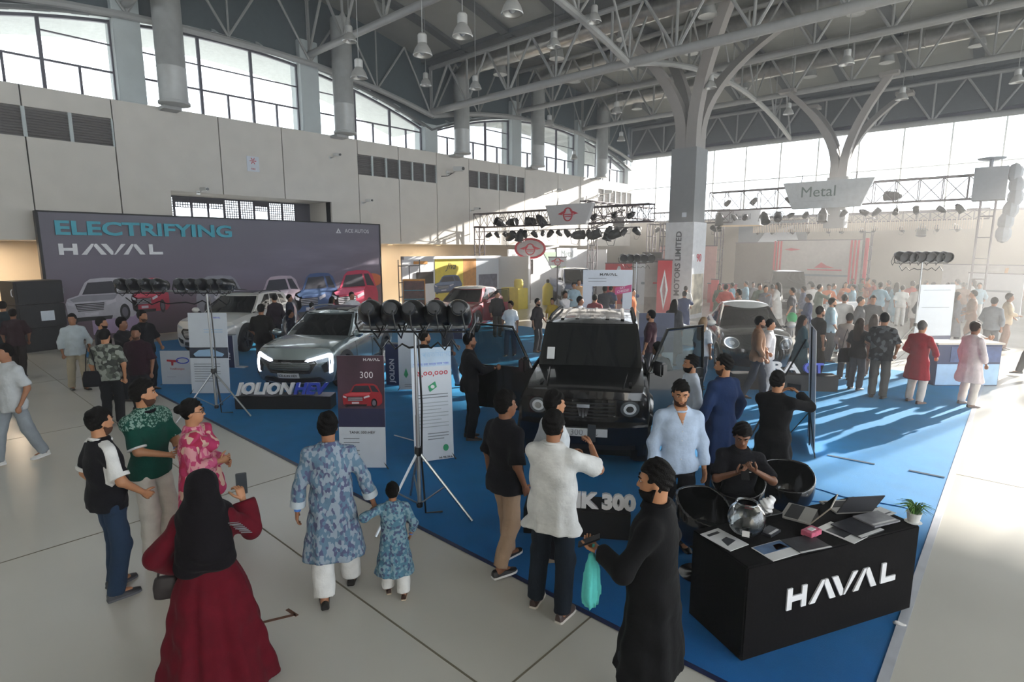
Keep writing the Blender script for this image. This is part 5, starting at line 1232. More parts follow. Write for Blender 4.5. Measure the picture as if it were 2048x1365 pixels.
def laptop(label, px, py, rot, lidm, ang):
    t = thing('laptop', label, 'laptop', on_desk(px, py), DR+rot); obj('base', MB().bb(-.17, .17, -.12, .12, .002, .018), mat('laptop_silver', '#b5b2ac', rough=.35, metal=.4), t, bev=.004)
    obj('keyboard', MB().bb(-.15, .15, -.02, .09, .018, .020), M_CLAD, t); lid = MB().bb(-.17, .17, -.005, .005, 0, .23); M_ = Matrix.Translation((0, -.12, .018)) @ Matrix.Rotation(ang, 4, 'X'); lo = obj('lid', lid.xf(M_), lidm, t, bev=.003)
    obj('screen', MB().bb(-.16, .16, .0052, .006, .012, .22).xf(M_), M_GLASS, lo); return t
laptop('open laptop with a pale lid behind the tissue box', 1598, 1030, .55, mat('laptop_beige', '#a8a294', rough=.4), .65)
laptop('open dark-lidded laptop at the back of the desk', 1690, 1016, -.25, mat('laptop_dark', '#4d4e54', rough=.3, metal=.3), .55)
t = thing('tissue_pack', 'small pink paper box among the brochures', 'box', on_desk(1622, 1070), DR+.2); obj('carton', MB().bb(-.075, .075, -.045, .045, 0, .045), mat('pink_carton', '#c9657f', rough=.5, var=.25, scale=20), t, bev=.004); obj('flap', MB().bb(-.03, .03, -.02, .02, .045, .05), PW_, t)
t = thing('potted_plant', 'small spiky green plant in a white pot on the desk corner', 'plant', on_desk(1826, 1046)); obj('pot', MB().lathe([(.04,0),(.055,.09),(.06,.095),(.052,.095),(.05,.08),(.01,.08)], n=18), mat('white_ceramic', '#d6d6d4', rough=.3), t, smooth=.6); obj('saucer', MB().lathe([(.05,0),(.065,.008),(.05,.012)], n=18), mat('white_ceramic', '#d6d6d4'), t, smooth=.6)
for k in range(70):
    a = random.random()*2*PI; L_ = .08+.07*random.random(); o_ = .3+.9*random.random(); p0 = Vector((math.cos(a)*.02*random.random(), math.sin(a)*.02, .08)); p1 = p0+Vector((math.cos(a)*L_*.35*o_, math.sin(a)*L_*.35*o_, L_*.65)); p2 = p0+Vector((math.cos(a)*L_*o_, math.sin(a)*L_*o_, L_*(1.0-.55*o_)))
    obj('leaf', MB().tube([p0, p1, p2], [.004, .004, .001], 4), mat('grass_leaf%d' % (k % 3), ('#4f7a3a', '#6c9a48', '#3d6430')[k % 3], rough=.6), t)
# tub chairs
def tub(label, loc, rz):
    t = thing('tub_chair', label, 'chair', loc, rz); F_ = Field((-.36,-.36,.25), (.36,.36,.92), .016)
    F_.ell((0,-.02,.62), (.32,.31,.36), .02); G2 = F_.copy(); F_.keep(lambda X, Y, Z: -(np.sqrt((X/.285)**2+((Y+.0)/.275)**2+((Z-.66)/.34)**2)-1)*.28); F_.keep(lambda X, Y, Z: Z-(.80-.42*np.clip(Y+.15, 0, 1))+0*X)
    t.scale = (.86, .86, 1); nobj('shell', [F_.net()], M_GLOSSB, t); obj('seat_cushion', MB().lathe([(.02,.40),(.22,.41),(.25,.44),(.22,.47),(.02,.48)], n=20), M_CLAD, t, smooth=True)
    obj('stem', MB().tube([(0,0,.03),(0,0,.32)], .028, 10), M_CHROME, t, smooth=True); obj('foot_disc', MB().lathe([(.22,0),(.22,.012),(.06,.03),(.03,.05)], n=24), M_CHROME, t, smooth=True); return t
tub('empty glossy black tub chair behind the desk', G(1565, 1075), yaw_to(.35, -.94)+.1); tub('black tub chair under the seated man behind the desk', G(1468, 1090), yaw_to(.3, -.95)); tub('black tub chair at the far left end behind the desk', G(1398, 1150), yaw_to(.9, -.4))
t = thing('paper_scrap', 'crumpled white paper scrap on the tape at the carpet edge', 'paper', (*G(1797, 1254), .011)); F_ = Field((-.06,-.05,0), (.07,.05,.05), .006); F_.cap((-.03,0,.012), (.04,.01,.014), .014, .010, .01); F_.wrinkle(.006, 70, 2); nobj('scrap', [F_.net()], PW_, t)
t = thing('arrow_sticker', 'worn brown tape arrow stuck on the bare floor', 'sticker', (*G(558, 1238), .0), .4); mt_ = mat('brown_tape', '#6b4a38', rough=.7)
obj('shaft', MB().box((0,0,.0015), (.26,.03,.003), rz=.75), mt_, t); obj('head', MB().box((.05,.10,.0015), (.15,.03,.003), rz=-.3), mt_, t)
# information counter on the right edge of the carpet
t = thing('information_counter', 'blue and white information counter beside the man in red tunic', 'counter', (-1.25, 15.75), math.atan2(.9, 1.0)); obj('body', MB().bb(0, 1.45, 0, .5, 0, .95), M_NAVY, t, bev=.01); obj('lower_panel', MB().bb(.02, 1.43, -.006, 0, .02, .5), M_SKY, t); obj('upper_print', MB().bb(.3, 1.43, -.008, 0, .55, .9), mat('counter_print', '#3a4f7d', rough=.4, var=.4, scale=5), t); obj('worktop', MB().bb(-.03, 1.48, -.03, .53, .95, .99), mat('pale_top', '#c9c2b6', rough=.3), t)
t, fn, Mt, L, h = standee('pale blue roll-up banner behind the information counter', (-2.3, 21.4), (-1.5, 22.3), 2.0, .02); flat(t, 'print_band', [(0,.8),(1,.8),(1,1),(0,1)], M_NAVY, fn, 1); lines(t, fn, .1, .9, [.08, .35])
for i, (px, py) in enumerate(((1378, 690), (1345, 684))): 
    t = thing('white_cube_plinth', ('white cube plinth at the far carpet edge before the column', 'second white cube plinth left of the column foot')[i], 'plinth', G(px, py), rv); obj('box', MB().bb(-.45, .45, 0, .5, 0, .55), M_BOARD, t, bev=.01); obj('lid', MB().bb(-.46, .46, -.01, .51, .55, .57), M_BOARD, t)
t, fn, Mt, L, h = standee('grey and navy notice board behind the open right car door', G(1275, 745), G(1345, 745), 1.5, .04, 'notice_board'); flat(t, 'print_upper', [(0,0),(1,0),(1,.62),(0,.62)], mat('slate_print', '#4a4f66', rough=.5, var=.2, scale=3), fn, 1); flat(t, 'print_mid', [(0,.4),(1,.4),(1,.66),(0,.66)], M_NAVY, fn, 2); lines(t, fn, .2, .8, [.75, .8])
# ---------------------------------------------------------------- background booths, trusses and hall fittings
M_BELL = mat('lamp_bell', '#c9c9c6', rough=.35, metal=.5)
M_TRUSS = mat('truss_aluminium', '#574f55', rough=.5, metal=.2, var=.06); M_CREAM = mat('booth_white', '#d5d6d8', rough=.6, var=.03); M_YEL = mat('booth_yellow', '#d8c33a', rough=.6, var=.08); M_ORG = mat('booth_orange', '#c98a35', rough=.6, var=.15); M_TV = mat('dark_screen', '#2a2524', rough=.2); M_RED = mat('booth_red', '#c7283a', rough=.5, var=.06)
def boxtruss(label, p0, p1, s=.4, seg=.5, hgt=None, par=None):
    p0, p1 = Vector(p0), Vector(p1); d = p1-p0; L = d.length; d.normalize(); up = Vector((0,0,1)) if abs(d.z) < .9 else Vector((0,1,0)); sd_ = d.cross(up).normalized(); hh = (hgt or s)/2; n = max(1, round(L/seg))
    t = thing('lighting_truss', label, 'truss', p0) if par is None else par; off = [sd_*s/2*a+up*hh*b for a, b in ((1,1),(1,-1),(-1,-1),(-1,1))]
    b0 = Vector((0,0,0)) if par is None else p0-par.location
    for o in off: obj('chord', MB().tube([b0+o, b0+o+d*L], .036, 6), M_TRUSS, t, smooth=True)
    mbs = []
    for i in range(n+1):
        f = L*i/n
        for a in range(4): obj('rung', MB().tube([b0+off[a]+d*f, b0+off[(a+1) % 4]+d*f], .020, 4, caps=False), M_TRUSS, t)
        if i < n:
            g = L*(i+1)/n
            for a in (0, 2): obj('lacing', MB().tube([b0+off[a]+d*f, b0+off[(a+1) % 4]+d*g], .018, 4, caps=False), M_TRUSS, t)
    return t
tl = boxtruss('long lighting truss over the left booths with hanging lamps', (-23.7, 23.3, 4.72), (-12.6, 23.3, 4.72), .5, .55, .75); boxtruss('', (-23.5, 23.3, 0), (-23.5, 23.3, 4.4), .4, .7, par=tl); boxtruss('', (-15.6, 30.5, 0), (-15.6, 30.5, 4.6), .4, .8, par=tl)
obj('lamp_rail', MB().tube([(-.2-23.3+23.3, .1, -.62), (10.5, .1, -.62)], .025, 6), M_TRUSS, tl, smooth=True)
tb = boxtruss('rear lighting truss running towards the far glazing', (-17.8, 25.5, 5.3), (-17.8, 33, 5.3), .5, .7, .7); boxtruss('', (-17.8, 33, 5.0), (-12.8, 33, 5.0), .5, .7, .7, par=tb); boxtruss('', (-17.8, 33, 0), (-17.8, 33, 4.7), .4, .8, par=tb); boxtruss('', (-19.9, 29.5, 0), (-19.9, 29.5, 4.6), .4, .8, par=tb); boxtruss('', (-19.9, 29.5, 4.6), (-17.8, 29.5, 5.2), .4, .7, par=tb)
tr = boxtruss('long lighting truss on the right carrying the Metal board', (-13.6, 32, 5.75), (-1.3, 32, 5.75), .5, .85, 1.0); boxtruss('', (-1.45, 32.2, 0), (-1.45, 32.2, 6.3), .5, .9, par=tr); boxtruss('', (-14.9, 36.6, 0), (-14.9, 36.6, 5.4), .4, .8, par=tr); boxtruss('', (-7.0, 39, 0), (-7.0, 39, 4.9), .4, .8, par=tr)
obj('tower_head', MB().bb(-2.0+13.6, -.9+13.6, -.5, .5, -.6, .75), M_GREYP, tr); obj('top_dish', MB().lathe([(.45,.0),(.5,.05),(.1,.1)], (12.1, 0, 1.1), 16), M_GREYP, tr, smooth=True); obj('dish_post', MB().tube([(12.1, 0, .7), (12.1, 0, 1.15)], .08, 6), M_GREYP, tr)
for k in range(6): obj('draped_cloth', MB().ell((12.9+.12*math.sin(k), .1, .5-.5*k), (.28, .3, .4), 8, 5), M_GREYP, tr, smooth=True)
tr2 = boxtruss('lower rear truss with a pleated valance below the far windows', (-13.2, 38, 4.9), (-1.6, 38, 4.9), .4, .6, .5)
val = MB()
for k in range(110): val.bb(k*.104, k*.104+.06, -.22-.02*(k % 2), -.20-.02*(k % 2), -.75, -.2)
obj('valance', val, mat('valance_cloth', '#c5b7a5', rough=.8), tr2)['kind'] = 'stuff'
def hang(n, x0, x1, y, z, seed, par, sizes=(.8, 1.3)):
    random.seed(seed)
    for k in range(n):
        x = x0+(x1-x0)*(k+.5*random.random())/n; big = random.random() < .3
        can(par, (x-par.location.x, y-par.location.y, z-par.location.z-(.1 if not big else .2)), random.choice((-.9, -.5, .5, .8))-(.4 if big else 0), random.random()*6, 1.7 if big else random.uniform(.85, 1.1), 'hanging_lamp')
hang(18, -22.8, -12.9, 23.3, 4.0, 3, tl); hang(9, -22, -13, 23.3, 4.75, 4, tl); hang(11, -17.8, -17.6, 29, 4.75, 5, tb); hang(9, -17.6, -13, 33, 4.4, 6, tb); hang(15, -13.2, -1.8, 32, 4.95, 7, tr); hang(6, -13, -4, 32, 5.75, 9, tr); hang(12, -13, -2, 38, 4.3, 8, tr2)
random.seed(11)
def trap(label, c, w0, w1, h, y, m=M_CREAM):
    t = thing('hanging_sign', label, 'sign', (c[0], y, c[1])); obj('board', MB().prism([(-w0/2,h/2),(-w1/2,-h/2),(w1/2,-h/2),(w0/2,h/2)], -.12, .12, lambda a, b, s_: (a, s_, b)), m, t, bev=.01)
    for s_ in (-1, 1): obj('hanger', MB().tube([(s_*w0*.3, .1, h/2), (s_*w0*.3, .2, h/2+.35)], .02, 5), M_TRUSS, t)
    return t
def logo(t, y, s, z=0, x=0, m=None):
    m = m or M_RED
    obj('logo_wing', MB().prism([(x-1.0*s,z+.05*s),(x-.15*s,z+.38*s),(x-.30*s,z+.10*s),(x-.62*s,z+.02*s),(x-.25*s,z-.10*s)], y-.01, y, lambda a, b, q: (a, q, b)), m, t); obj('logo_wing', MB().prism([(x+1.0*s,z+.05*s),(x+.15*s,z+.38*s),(x+.30*s,z+.10*s),(x+.62*s,z+.02*s),(x+.25*s,z-.10*s)][::-1], y-.01, y, lambda a, b, q: (a, q, b)), m, t)
    obj('logo_ring', MB().tube([(x+math.cos(a)*.42*s, y-.01, z+math.sin(a)*.50*s) for a in [2*PI*k/20 for k in range(20)]], .05*s, 6, closed=True), m, t, smooth=True); obj('logo_bar', MB().box((x, y-.012, z), (.75*s, .02, .07*s)), m, t); obj('logo_bar', MB().box((x, y-.012, z-.16*s), (.6*s, .02, .06*s)), m, t)
t = trap('hanging white sign with a red winged emblem', (-16.8, 4.78), 2.85, 2.1, .98, 22.85); logo(t, -.12, .62)
t = trap('big hanging grey-white sign reading Metal', (-7.55, 5.75), 4.0, 3.0, 1.3, 31.3, mat('sign_grey', '#b9bfc3', rough=.6)); text('Metal', .72, mat('dark_green_print', '#3d5a55', rough=.5), t, plane_M((-.35, -.125, .12), (1, 0, 0), (0, 0, 1)), ext=.004); lines(t, lambda u, v, d: (u*2-1.2, -.122-d, -.3-v), 0, .8, [.0])
t = thing('ring_sign', 'white drum-shaped hanging sign behind the wrapped column', 'sign', (-13.0, 34.9, 4.95)); obj('drum', MB().lathe([(1.3,-.45),(1.32,-.45),(1.32,.45),(1.3,.45)], n=32, caps=False), M_CREAM, t, smooth=.5); obj('drum_lining', MB().lathe([(1.28,-.44),(1.28,.44)], n=32, caps=False), M_LOW, t, smooth=.5); text('Metal', .5, M_GREYP, t, plane_M((.5, -1.26, 0), (1, .25, 0), (0, 0, 1)), ext=.004); logo(t, -1.3, .35, 0, -.7)
obj('hanger', MB().tube([(0, 0, .45), (0, 0, 1.2)], .02, 5).tube([(-1.3, 0, .45), (1.3, 0, .45)], .02, 5), M_TRUSS, t)
# sleeve on the tree column
ms = mat('sleeve_white', '#cfd2d6', rough=.55); obj('printed_sleeve', MB().bb(-.66, .66, -.66, .66, 0, 4.28), ms, tc1); text('MOTORS LIMITED', .36, mat('sleeve_print', '#4f545c', rough=.6), tc1, plane_M((0, -.672, 2.45), (0, 0, 1), (-1, 0, 0)), ext=.004, off=.008)
obj('sleeve_photo', MB().bb(.661, .668, -.6, .6, .2, 2.0), mat('sleeve_photo', '#a7a08e', rough=.6, var=.4, scale=3), tc1); logo(tc1, 0, .01); text('90', .5, M_RED, tc1, plane_M((.675, 0, 2.7), (0, 1, 0), (0, 0, 1)), ext=.004); obj('switch_box', MB().bb(.05, .25, -.60, -.56, 4.5, 4.7), M_BOARD, tc1)
# yellow booth
t = thing('yellow_booth', 'yellow-walled car booth with a white frame against the left wall', 'booth', (-22.9, 17.3))
obj('back_wall', MB().bb(-.1, 0, 0, 7.0, 0, 2.7), M_CREAM, t); obj('yellow_panel', MB().bb(0, .02, 2.1, 4.1, 0, 2.6), M_YEL, t); obj('orange_panel', MB().bb(0, .021, 4.1, 5.1, 0, 2.6), M_ORG, t); obj('grey_panel', MB().bb(0, .02, 5.1, 7.0, 0, 2.6), M_BOARD, t); obj('header', MB().bb(-.1, .15, 0, 7.05, 2.6, 2.75), M_CREAM, t); obj('end_wall', MB().bb(0, 2.3, 6.95, 7.05, 0, 2.7), M_CREAM, t); obj('end_post', MB().bb(2.2, 2.34, 6.9, 7.05, 0, 2.75), M_CREAM, t)
obj('wall_screen', MB().bb(.02, .07, .85, 1.95, 1.35, 1.95), M_TV, t, bev=.01); text('Jiva', .5, M_INK, t, plane_M((.025, 3.2, 2.2), (0, 1, 0), (0, 0, 1)), ext=.002, shear=.5)
print_car(t, lambda u, v, d: (.022+d, 2.0+2.0*u, 1.75-1.0*v), mat('pc_blue', '#4a5d80', rough=.6), mat('pc_blue2', '#6d7fa0', rough=.6)); obj('printed_strip', MB().bb(.021, .025, 5.3, 6.8, .9, 1.7), mat('photo_strip', '#5d5f74', rough=.5, var=.5, scale=4), t); obj('orange_mark', MB().bb(.02, .03, .7, 1.6, 2.35, 2.5), M_ORG, t)
t = thing('yellow_cabinet', 'yellow counter and round drum at the open end of the yellow booth', 'counter', (-19.9, 22.3)); obj('cabinet', MB().bb(-.6, .6, -.4, .4, 0, 1.1), M_YEL, t, bev=.02); obj('drum', MB().lathe([(.22,1.1),(.24,1.18),(.24,1.45),(.18,1.55)], (.2, .1, 0), 16), M_YEL, t, smooth=True)
t = thing('gas_bottle_display', 'tall yellow cylinder display beside the booth post', 'display', (-19.8, 25.0)); obj('cylinder', MB().lathe([(.28,0),(.30,.1),(.30,1.0),(.15,1.2),(.08,1.25)], n=18), M_YEL, t, smooth=True); obj('valve', MB().lathe([(.07,1.25),(.10,1.3),(.10,1.42),(.04,1.46)], n=10), M_CAN, t, smooth=True)
# white booth wall with hexagons
t = thing('metal_booth', 'white booth wall reading Metal with a green hexagon', 'booth', (-22.6, 24.8)); obj('wall', MB().bb(-.1, 0, 0, 8.2, 0, 3.1), M_CREAM, t); obj('return_wall', MB().bb(0, 1.5, 8.15, 8.25, 0, 3.1), M_CREAM, t); obj('green_hexagon', MB().prism([(3.2,2.95),(4.6,2.95),(5.3,2.3),(4.9,1.9),(4.1,1.9),(3.7,2.4)], 0, .02, lambda a, b, q: (q, a, b)), mat('hexagon_green', '#7f9a7a', rough=.6), t); obj('lime_chip', MB().prism([(4.9,1.9),(5.6,2.0),(5.2,1.55)], 0, .021, lambda a, b, q: (q, a, b)), mat('lime', '#b6c94a', rough=.6), t)
obj('name_board', MB().bb(0, .05, 4.6, 6.8, 2.45, 3.2), M_BOARD, t); text('Metal', .6, mat('dark_green_print', '#3d5a55'), t, plane_M((.055, 5.7, 2.82), (0, 1, 0), (0, 0, 1)), ext=.003); obj('wall_screen', MB().bb(.01, .06, .9, 2.2, 1.6, 2.5), M_TV, t, bev=.01); obj('pale_plank', MB().box((.3, 2.2, 3.05), (.3, 4.2, .08), rx=.13), M_CREAM, t)
t = thing('oval_sign', 'red oval emblem sign on a post above the booth corner', 'sign', (-21.2, 25.1, 0), math.atan2(.669, .743)); obj('oval_disc', MB().prism(ell2(0, 3.15, .82, .52, 28), -.03, .08, lambda a, b, q: (a, q, b)), mat('oval_grey', '#b9b4b4', rough=.5), t); obj('oval_rim', MB().tube([(a, -.04, b) for a, b in ell2(0, 3.15, .84, .54, 28)], .07, 6, closed=True), M_RED, t, smooth=True); logo(t, -.04, .62, 3.1); obj('post', MB().tube([(0, .1, 0), (0, .1, 2.9)], .05, 8), M_TRUSS, t)
t = thing('orange_kiosk', 'orange-sided shelf kiosk beside the backdrop', 'kiosk', (-20.6, 16.2), .9); obj('carcass', MB().bb(-.5, .5, -.25, .25, 0, 1.75), M_ORG, t, bev=.01); obj('front_print', MB().bb(-.46, .46, -.26, -.25, .1, 1.68), mat('kiosk_print', '#5a3430', rough=.5, var=.6, scale=6), t)
for k in range(3): obj('shelf', MB().bb(-.45, .45, -.30, -.26, .45+.4*k, .48+.4*k), M_TEAL, t)
t = thing('scaffold', 'thin black scaffold frame right of the printed backdrop', 'scaffold', (-22.4, 16.7)); 
for p0, p1 in (((0,0,0),(0,0,2.6)), ((0,1.3,0),(0,1.3,2.6)), ((0,.65,0),(0,.65,2.3)), ((0,0,2.3),(0,1.3,2.3)), ((0,0,1.5),(0,1.3,1.5)), ((0,0,.8),(0,1.3,.8))): obj('rail', MB().tube([p0, p1], .025, 5), M_CAN, t)
for i, (y, lab) in enumerate(((.6, 'warm soffit downlight nearest the left picture edge'), (2.6, 'warm soffit downlight beside the backdrop'), (18.6, 'warm soffit downlight above the yellow booth'), (22.0, 'warm soffit downlight at the far end of the yellow booth'))):
    t = thing('soffit_downlight', lab, 'lamp', (-25.6, y, ZS-.12)); obj('housing', MB().lathe([(.16,-.03),(.16,0),(.02,0)], n=16), M_BELL, t); obj('lens', MB().lathe([(.02,-.035),(.13,-.035),(.13,-.03)], n=16), mat('warm_lens', '#ffe2b8', emit=6, ecol='#ffcf94', var=0), t)
    ld = bpy.data.lights.new('downlight', 'AREA'); ld.energy = 60; ld.size = .3; ld.color = (1, .78, .55); lo = bpy.data.objects.new('downlight', ld); C.objects.link(lo); lo.parent = t; lo.location = (0, 0, -.06)
# boards on the far side
def board(label, p, rz, w, h, m, extra=None, z=0, name='booth_board'):
    t = thing(name, label, 'board', (*p, z), rz); obj('panel', MB().bb(-w/2, w/2, -.04, .04, 0, h), m, t); obj('frame', MB().bb(-w/2-.03, w/2+.03, -.03, .05, h, h+.05), M_TRUSS, t)
    for e in (extra or []): obj(e[0], MB().prism([(a*w-w/2, b*h) for a, b in e[1]], -.055, -.041, lambda a, b, q: (a, q, b)), e[2], t)
    return t
M_WPALE = mat('pale_grey_board', '#b7b2ad', rough=.7)  # one even pale grey
board('red booth panel with a white letter A left of the photo frame', (-17.2, 28.2), rv*.6, 1.5, 2.3, M_RED, [('letter_stroke', [(.25,.45),(.42,.45),(.55,.9),(.48,.95)], M_WHITE), ('letter_stroke', [(.6,.45),(.78,.45),(.55,.95),(.48,.9)], M_WHITE)])
board('pale booth panel between the two red panels', (-15.8, 28.9), rv*.6, 1.4, 2.3, M_CREAM, [('print_name', [(.3,.5),(.7,.5),(.7,.56),(.3,.56)], M_GREYP)])
board('second red booth panel behind the photo frame', (-14.4, 29.6), rv*.6, 1.5, 2.3, M_RED, [('letter_stroke', [(.2,.45),(.4,.45),(.5,.9),(.42,.95)], M_WHITE)])
board('wide salmon-coloured booth wall behind the vertical red banner', (-16.0, 34.4), .2, 3.6, 3.3, mat('salmon_board', '#c99a92', rough=.7), [('print_word', [(.15,.75),(.6,.75),(.6,.82),(.15,.82)], M_RED)])
board('tall grey white booth board with small print', (-12.4, 24.5), rv*.7, 1.9, 2.5, M_WPALE, [('print_line', [(.2,.6),(.8,.6),(.8,.63),(.2,.63)], M_REDP), ('print_photo', [(0,.05),(1,.05),(1,.35),(0,.35)], mat('photo_brown', '#7a6a60', rough=.6, var=.4, scale=3))])
board('dark partition left of the wrapped column', (-12.8, 25.6), 0, 2.2, 2.6, mat('dark_partition', '#5a5650', rough=.7))
t = board('vertical red banner with a white diamond emblem', (-11.9, 23.4), rv*.5, .62, 2.6, M_RED, [('diamond', [(.5,.15),(.78,.5),(.5,.85),(.22,.5)], M_WHITE), ('diamond_core', [(.5,.25),(.64,.5),(.5,.75),(.36,.5)], M_RED)], name='vertical_banner')
board('navy hanging board lettered TI left of the column', (-14.6, 30.5), 0, 1.5, 1.3, M_NAVY, [('letter', [(.35,.4),(.42,.4),(.42,.7),(.55,.7),(.55,.77),(.2,.77),(.2,.7),(.35,.7)], M_WHITE), ('letter', [(.68,.4),(.76,.4),(.76,.77),(.68,.77)], M_WHITE)], 3.4)
board('small dark screen board on the booth truss', (-16.2, 30.2), 0, 1.2, .9, M_TV, [('print_word', [(.2,.2),(.8,.2),(.8,.4),(.2,.4)], M_WHITE)], 2.0)
board('tall dark grey screen wall right of the wrapped column', (-12.2, 37.2), 0, 3.6, 3.5, mat('dark_screen_wall', '#6d675e', rough=.7), [('hem', [(0,0),(1,0),(1,.03),(0,.03)], M_CLAD)])
board('wide grey billboard behind the drum sign', (-12.3, 38.6), 0, 4.2, 1.5, M_GREYP, [('pale_photo', [(.3,.1),(.9,.1),(.8,.8),(.4,.5)], M_BOARD)], 3.4)
t = board('white stage backdrop with red side stripes', (-8.9, 36), 0, 4.4, 3.6, M_WPALE, [('emblem', [(.1,.86),(.18,.885),(.3,.86),(.18,.84)], M_REDP), ('print_mountain', [(.48,.57),(.56,.66),(.62,.61),(.72,.57)], M_REDP), ('print_word', [(.4,.53),(.8,.53),(.8,.55),(.4,.55)], M_REDP), ('print_word', [(.2,.44),(.9,.44),(.9,.47),(.2,.47)], M_GREYP)], name='stage_backdrop')
for k in range(3):
    for s_ in (0, 4.0): obj('red_stripe', MB().bb(-2.35+.17*k+s_, -2.25+.17*k+s_, -.06, -.041, 0, 3.6), M_RED, t)
obj('stripe_post', MB().bb(2.35, 2.5, -.1, .1, 0, 3.7), M_RED, t)
board('large grey white board in the haze at the far right', (-1.2, 37.5), -.1, 4.0, 2.3, M_WPALE, [('print_line', [(.1,.55),(.9,.55),(.9,.6),(.1,.6)], M_GREYP), ('orange_line', [(.6,.3),(.63,.3),(.66,.95),(.63,.95)], M_ORG)])
board('slanted white board at the far right behind the guard', (-.9, 33.5), -.25, 2.0, 2.0, M_CREAM, [('print_line', [(.15,.6),(.8,.6),(.8,.64),(.15,.64)], M_GREYP)])
t = thing('stage_counter', 'white rounded counter with a red back on the right stage', 'counter', (-5.0, 25.2), rv); obj('front', MB().bb(-.9, .7, -.2, .2, 0, 1.05), M_CREAM, t, bev=.1); obj('red_wing', MB().bb(.5, 1.2, -.05, .4, 0, .9), M_RED, t, bev=.08)
board('red low stage panel behind the crowd', (-13.0, 32.8), .4, 1.6, 1.1, M_RED); board('thin red post panel right of the column', (-11.4, 27.8), 0, .35, 1.6, M_RED)
# trucks far back
TRK = dict(xf=1.9, xr=-2.6, bow=.12, wf=.82, nose=.9, rake=.12, tuck=.2, sig=.06, st=[(-2.6,.6,.95,.8),(-.6,.6,.95,.82),(-.4,.45,1.3,.82),(1.5,.45,1.3,.82),(1.85,.45,1.15,.80)], wx=(1.2,-1.7), wr=.36, ra=.42, wy=.72, gh=dict(xf=(1.62,1.05), xr=(-.45,-.40), w=(.78,.68), z=2.05, arc=.03, taper=.02, bow=.08, rc=.04), win=[(.1,.5,.1,.12,.9,0)], sill=False)
for lab, loc, hd_, pm in (('blue small truck with an open cargo bed on the white booth floor', (-19.3, 26.6), (.75, -.66), M_PBL), ('dark small truck cab in the hazy crowd by the stage', (-9.0, 31.0), (.35, -.94), M_PN)):
    c = Car(lab, loc, hd_, pm, TRK, name='small_truck'); c.strip('grille', -.5, .5, .75, .98, M_GLOSSB, .02); c.both('headlamp', [(.52,.74),(.76,.78),(.76,.96),(.54,.94)], M_LAMP, off=.014); c.mirrors(1.35, .98, 1.5, M_CLAD, .9); plate(c, 'METAL', -.25, .25, .58, .70, .08)
    obj('cargo_bed', MB().bb(-2.7, -.5, -.8, .8, .95, 1.0).bb(-2.7, -.5, .76, .8, .95, 1.4).bb(-2.7, -.5, -.8, -.76, .95, 1.4), pm, c.root)
t = board('white emblem board raised over the blue truck', (-19.6, 25.6), rv, 1.0, .45, M_CREAM, None, 2.2); logo(t, -.05, .4, .22); obj('post', MB().tube([(0,.03,-2.2), (0,.03,0)], .03, 6), M_TRUSS, t)
# pendant lamps, cameras, loudspeakers
def pendant(label, x, y, z, top):
    t = thing('pendant_lamp', label, 'lamp', (x, y, z), 0, 'high bay pendant lamps'); obj('drop_rod', MB().tube([(0,0,.5), (0,0,top-z)], .012, 5), M_STEEL, t); obj('housing', MB().lathe([(.10,.28),(.12,.30),(.12,.5),(.08,.54)], n=14), M_BELL, t, smooth=.6); obj('bell_shade', MB().lathe([(.24,0),(.25,.02),(.20,.16),(.12,.28),(.10,.28),(.18,.15),(.22,.02)], n=18, caps=False), M_BELL, t, smooth=.6); obj('bulb', MB().ell((0,0,.14), (.09,.09,.12), 10, 6), mat('frosted_bulb', '#d9d9d4', rough=.4), t, smooth=True); return t
LP_ = [(-12.1,10.0,8.0),(-10.6,10.0,8.1),(-9.0,10.0,8.2),(-15.0,10.0,8.0),(-18.5,12.0,10.3),(-17.3,17.0,9.5),(-13.3,17,10.2),(-11.6,17,10.6),(-20.4,17,10.2),(-19,24,9.4),(-15,24,9.4),(-10.5,24,9.7),(-19,31,9.6),(-14.5,31,9.6),(-9.5,31,9.7),(-5.5,24,9.6),(-4.8,31,9.6),(-1,31,9.6),(-22.5,31,8.9)]
ORD = ['first', 'second', 'third', 'fourth', 'fifth', 'sixth']; ROWN = {10.0: 'nearest', 12.0: 'short second', 17: 'third', 17.0: 'third', 24: 'fourth', 31: 'farthest'}
for i, (x, y, z) in enumerate(LP_):
    row = sorted(q[0] for q in LP_ if q[1] == y); pendant('white bell-shaped pendant lamp, %s from the left in the %s row' % (ORD[row.index(x)], ROWN[y]), x, y, z, z_roof(y)+.02)
def cctv(label, y, z, big=False):
    t = thing('security_camera', label, 'camera', (XW, y, z)); s_ = 1.8 if big else 1.0
    obj('bracket', MB().tube([(0,0,0),(.25*s_,0,0),(.35*s_,0,.05*s_)], .025*s_, 6).box((.01,0,0), (.02,.14*s_,.14*s_)), M_BELL, t); obj('camera_body', MB().box((.45*s_, .05, .1*s_), (.30*s_, .13*s_, .13*s_), rz=.5), M_BELL, t, bev=.02); obj('lens', MB().lathe([(.05*s_,0),(.05*s_,.04),(.02,.04)], (.6*s_, .13, .1*s_), 10, axis='X'), M_CAN, t)
    if big: obj('conduit', MB().tube([(.05,-.5,-.2),(.1,-.1,-.15),(.25*s_,0,0)], .02, 5), M_CAN, t)
cctv('small security camera on the wall left of the red fire sign', 8.55, 5.25); cctv('bullet security camera under the second clerestory bay', 14.3, 7.2); cctv('large jointed security camera by the first long louver', 21.4, 7.2, True); cctv('bullet security camera beyond the second long louver', 30.8, 6.95); cctv('large jointed security camera near the sunlit wall end', 36.2, 7.1, True); cctv('tiny sensor box on a wall joint right of the backdrop', 15.9, 5.3); cctv('tiny sensor box on a wall joint above the booth truss', 23.1, 5.3)
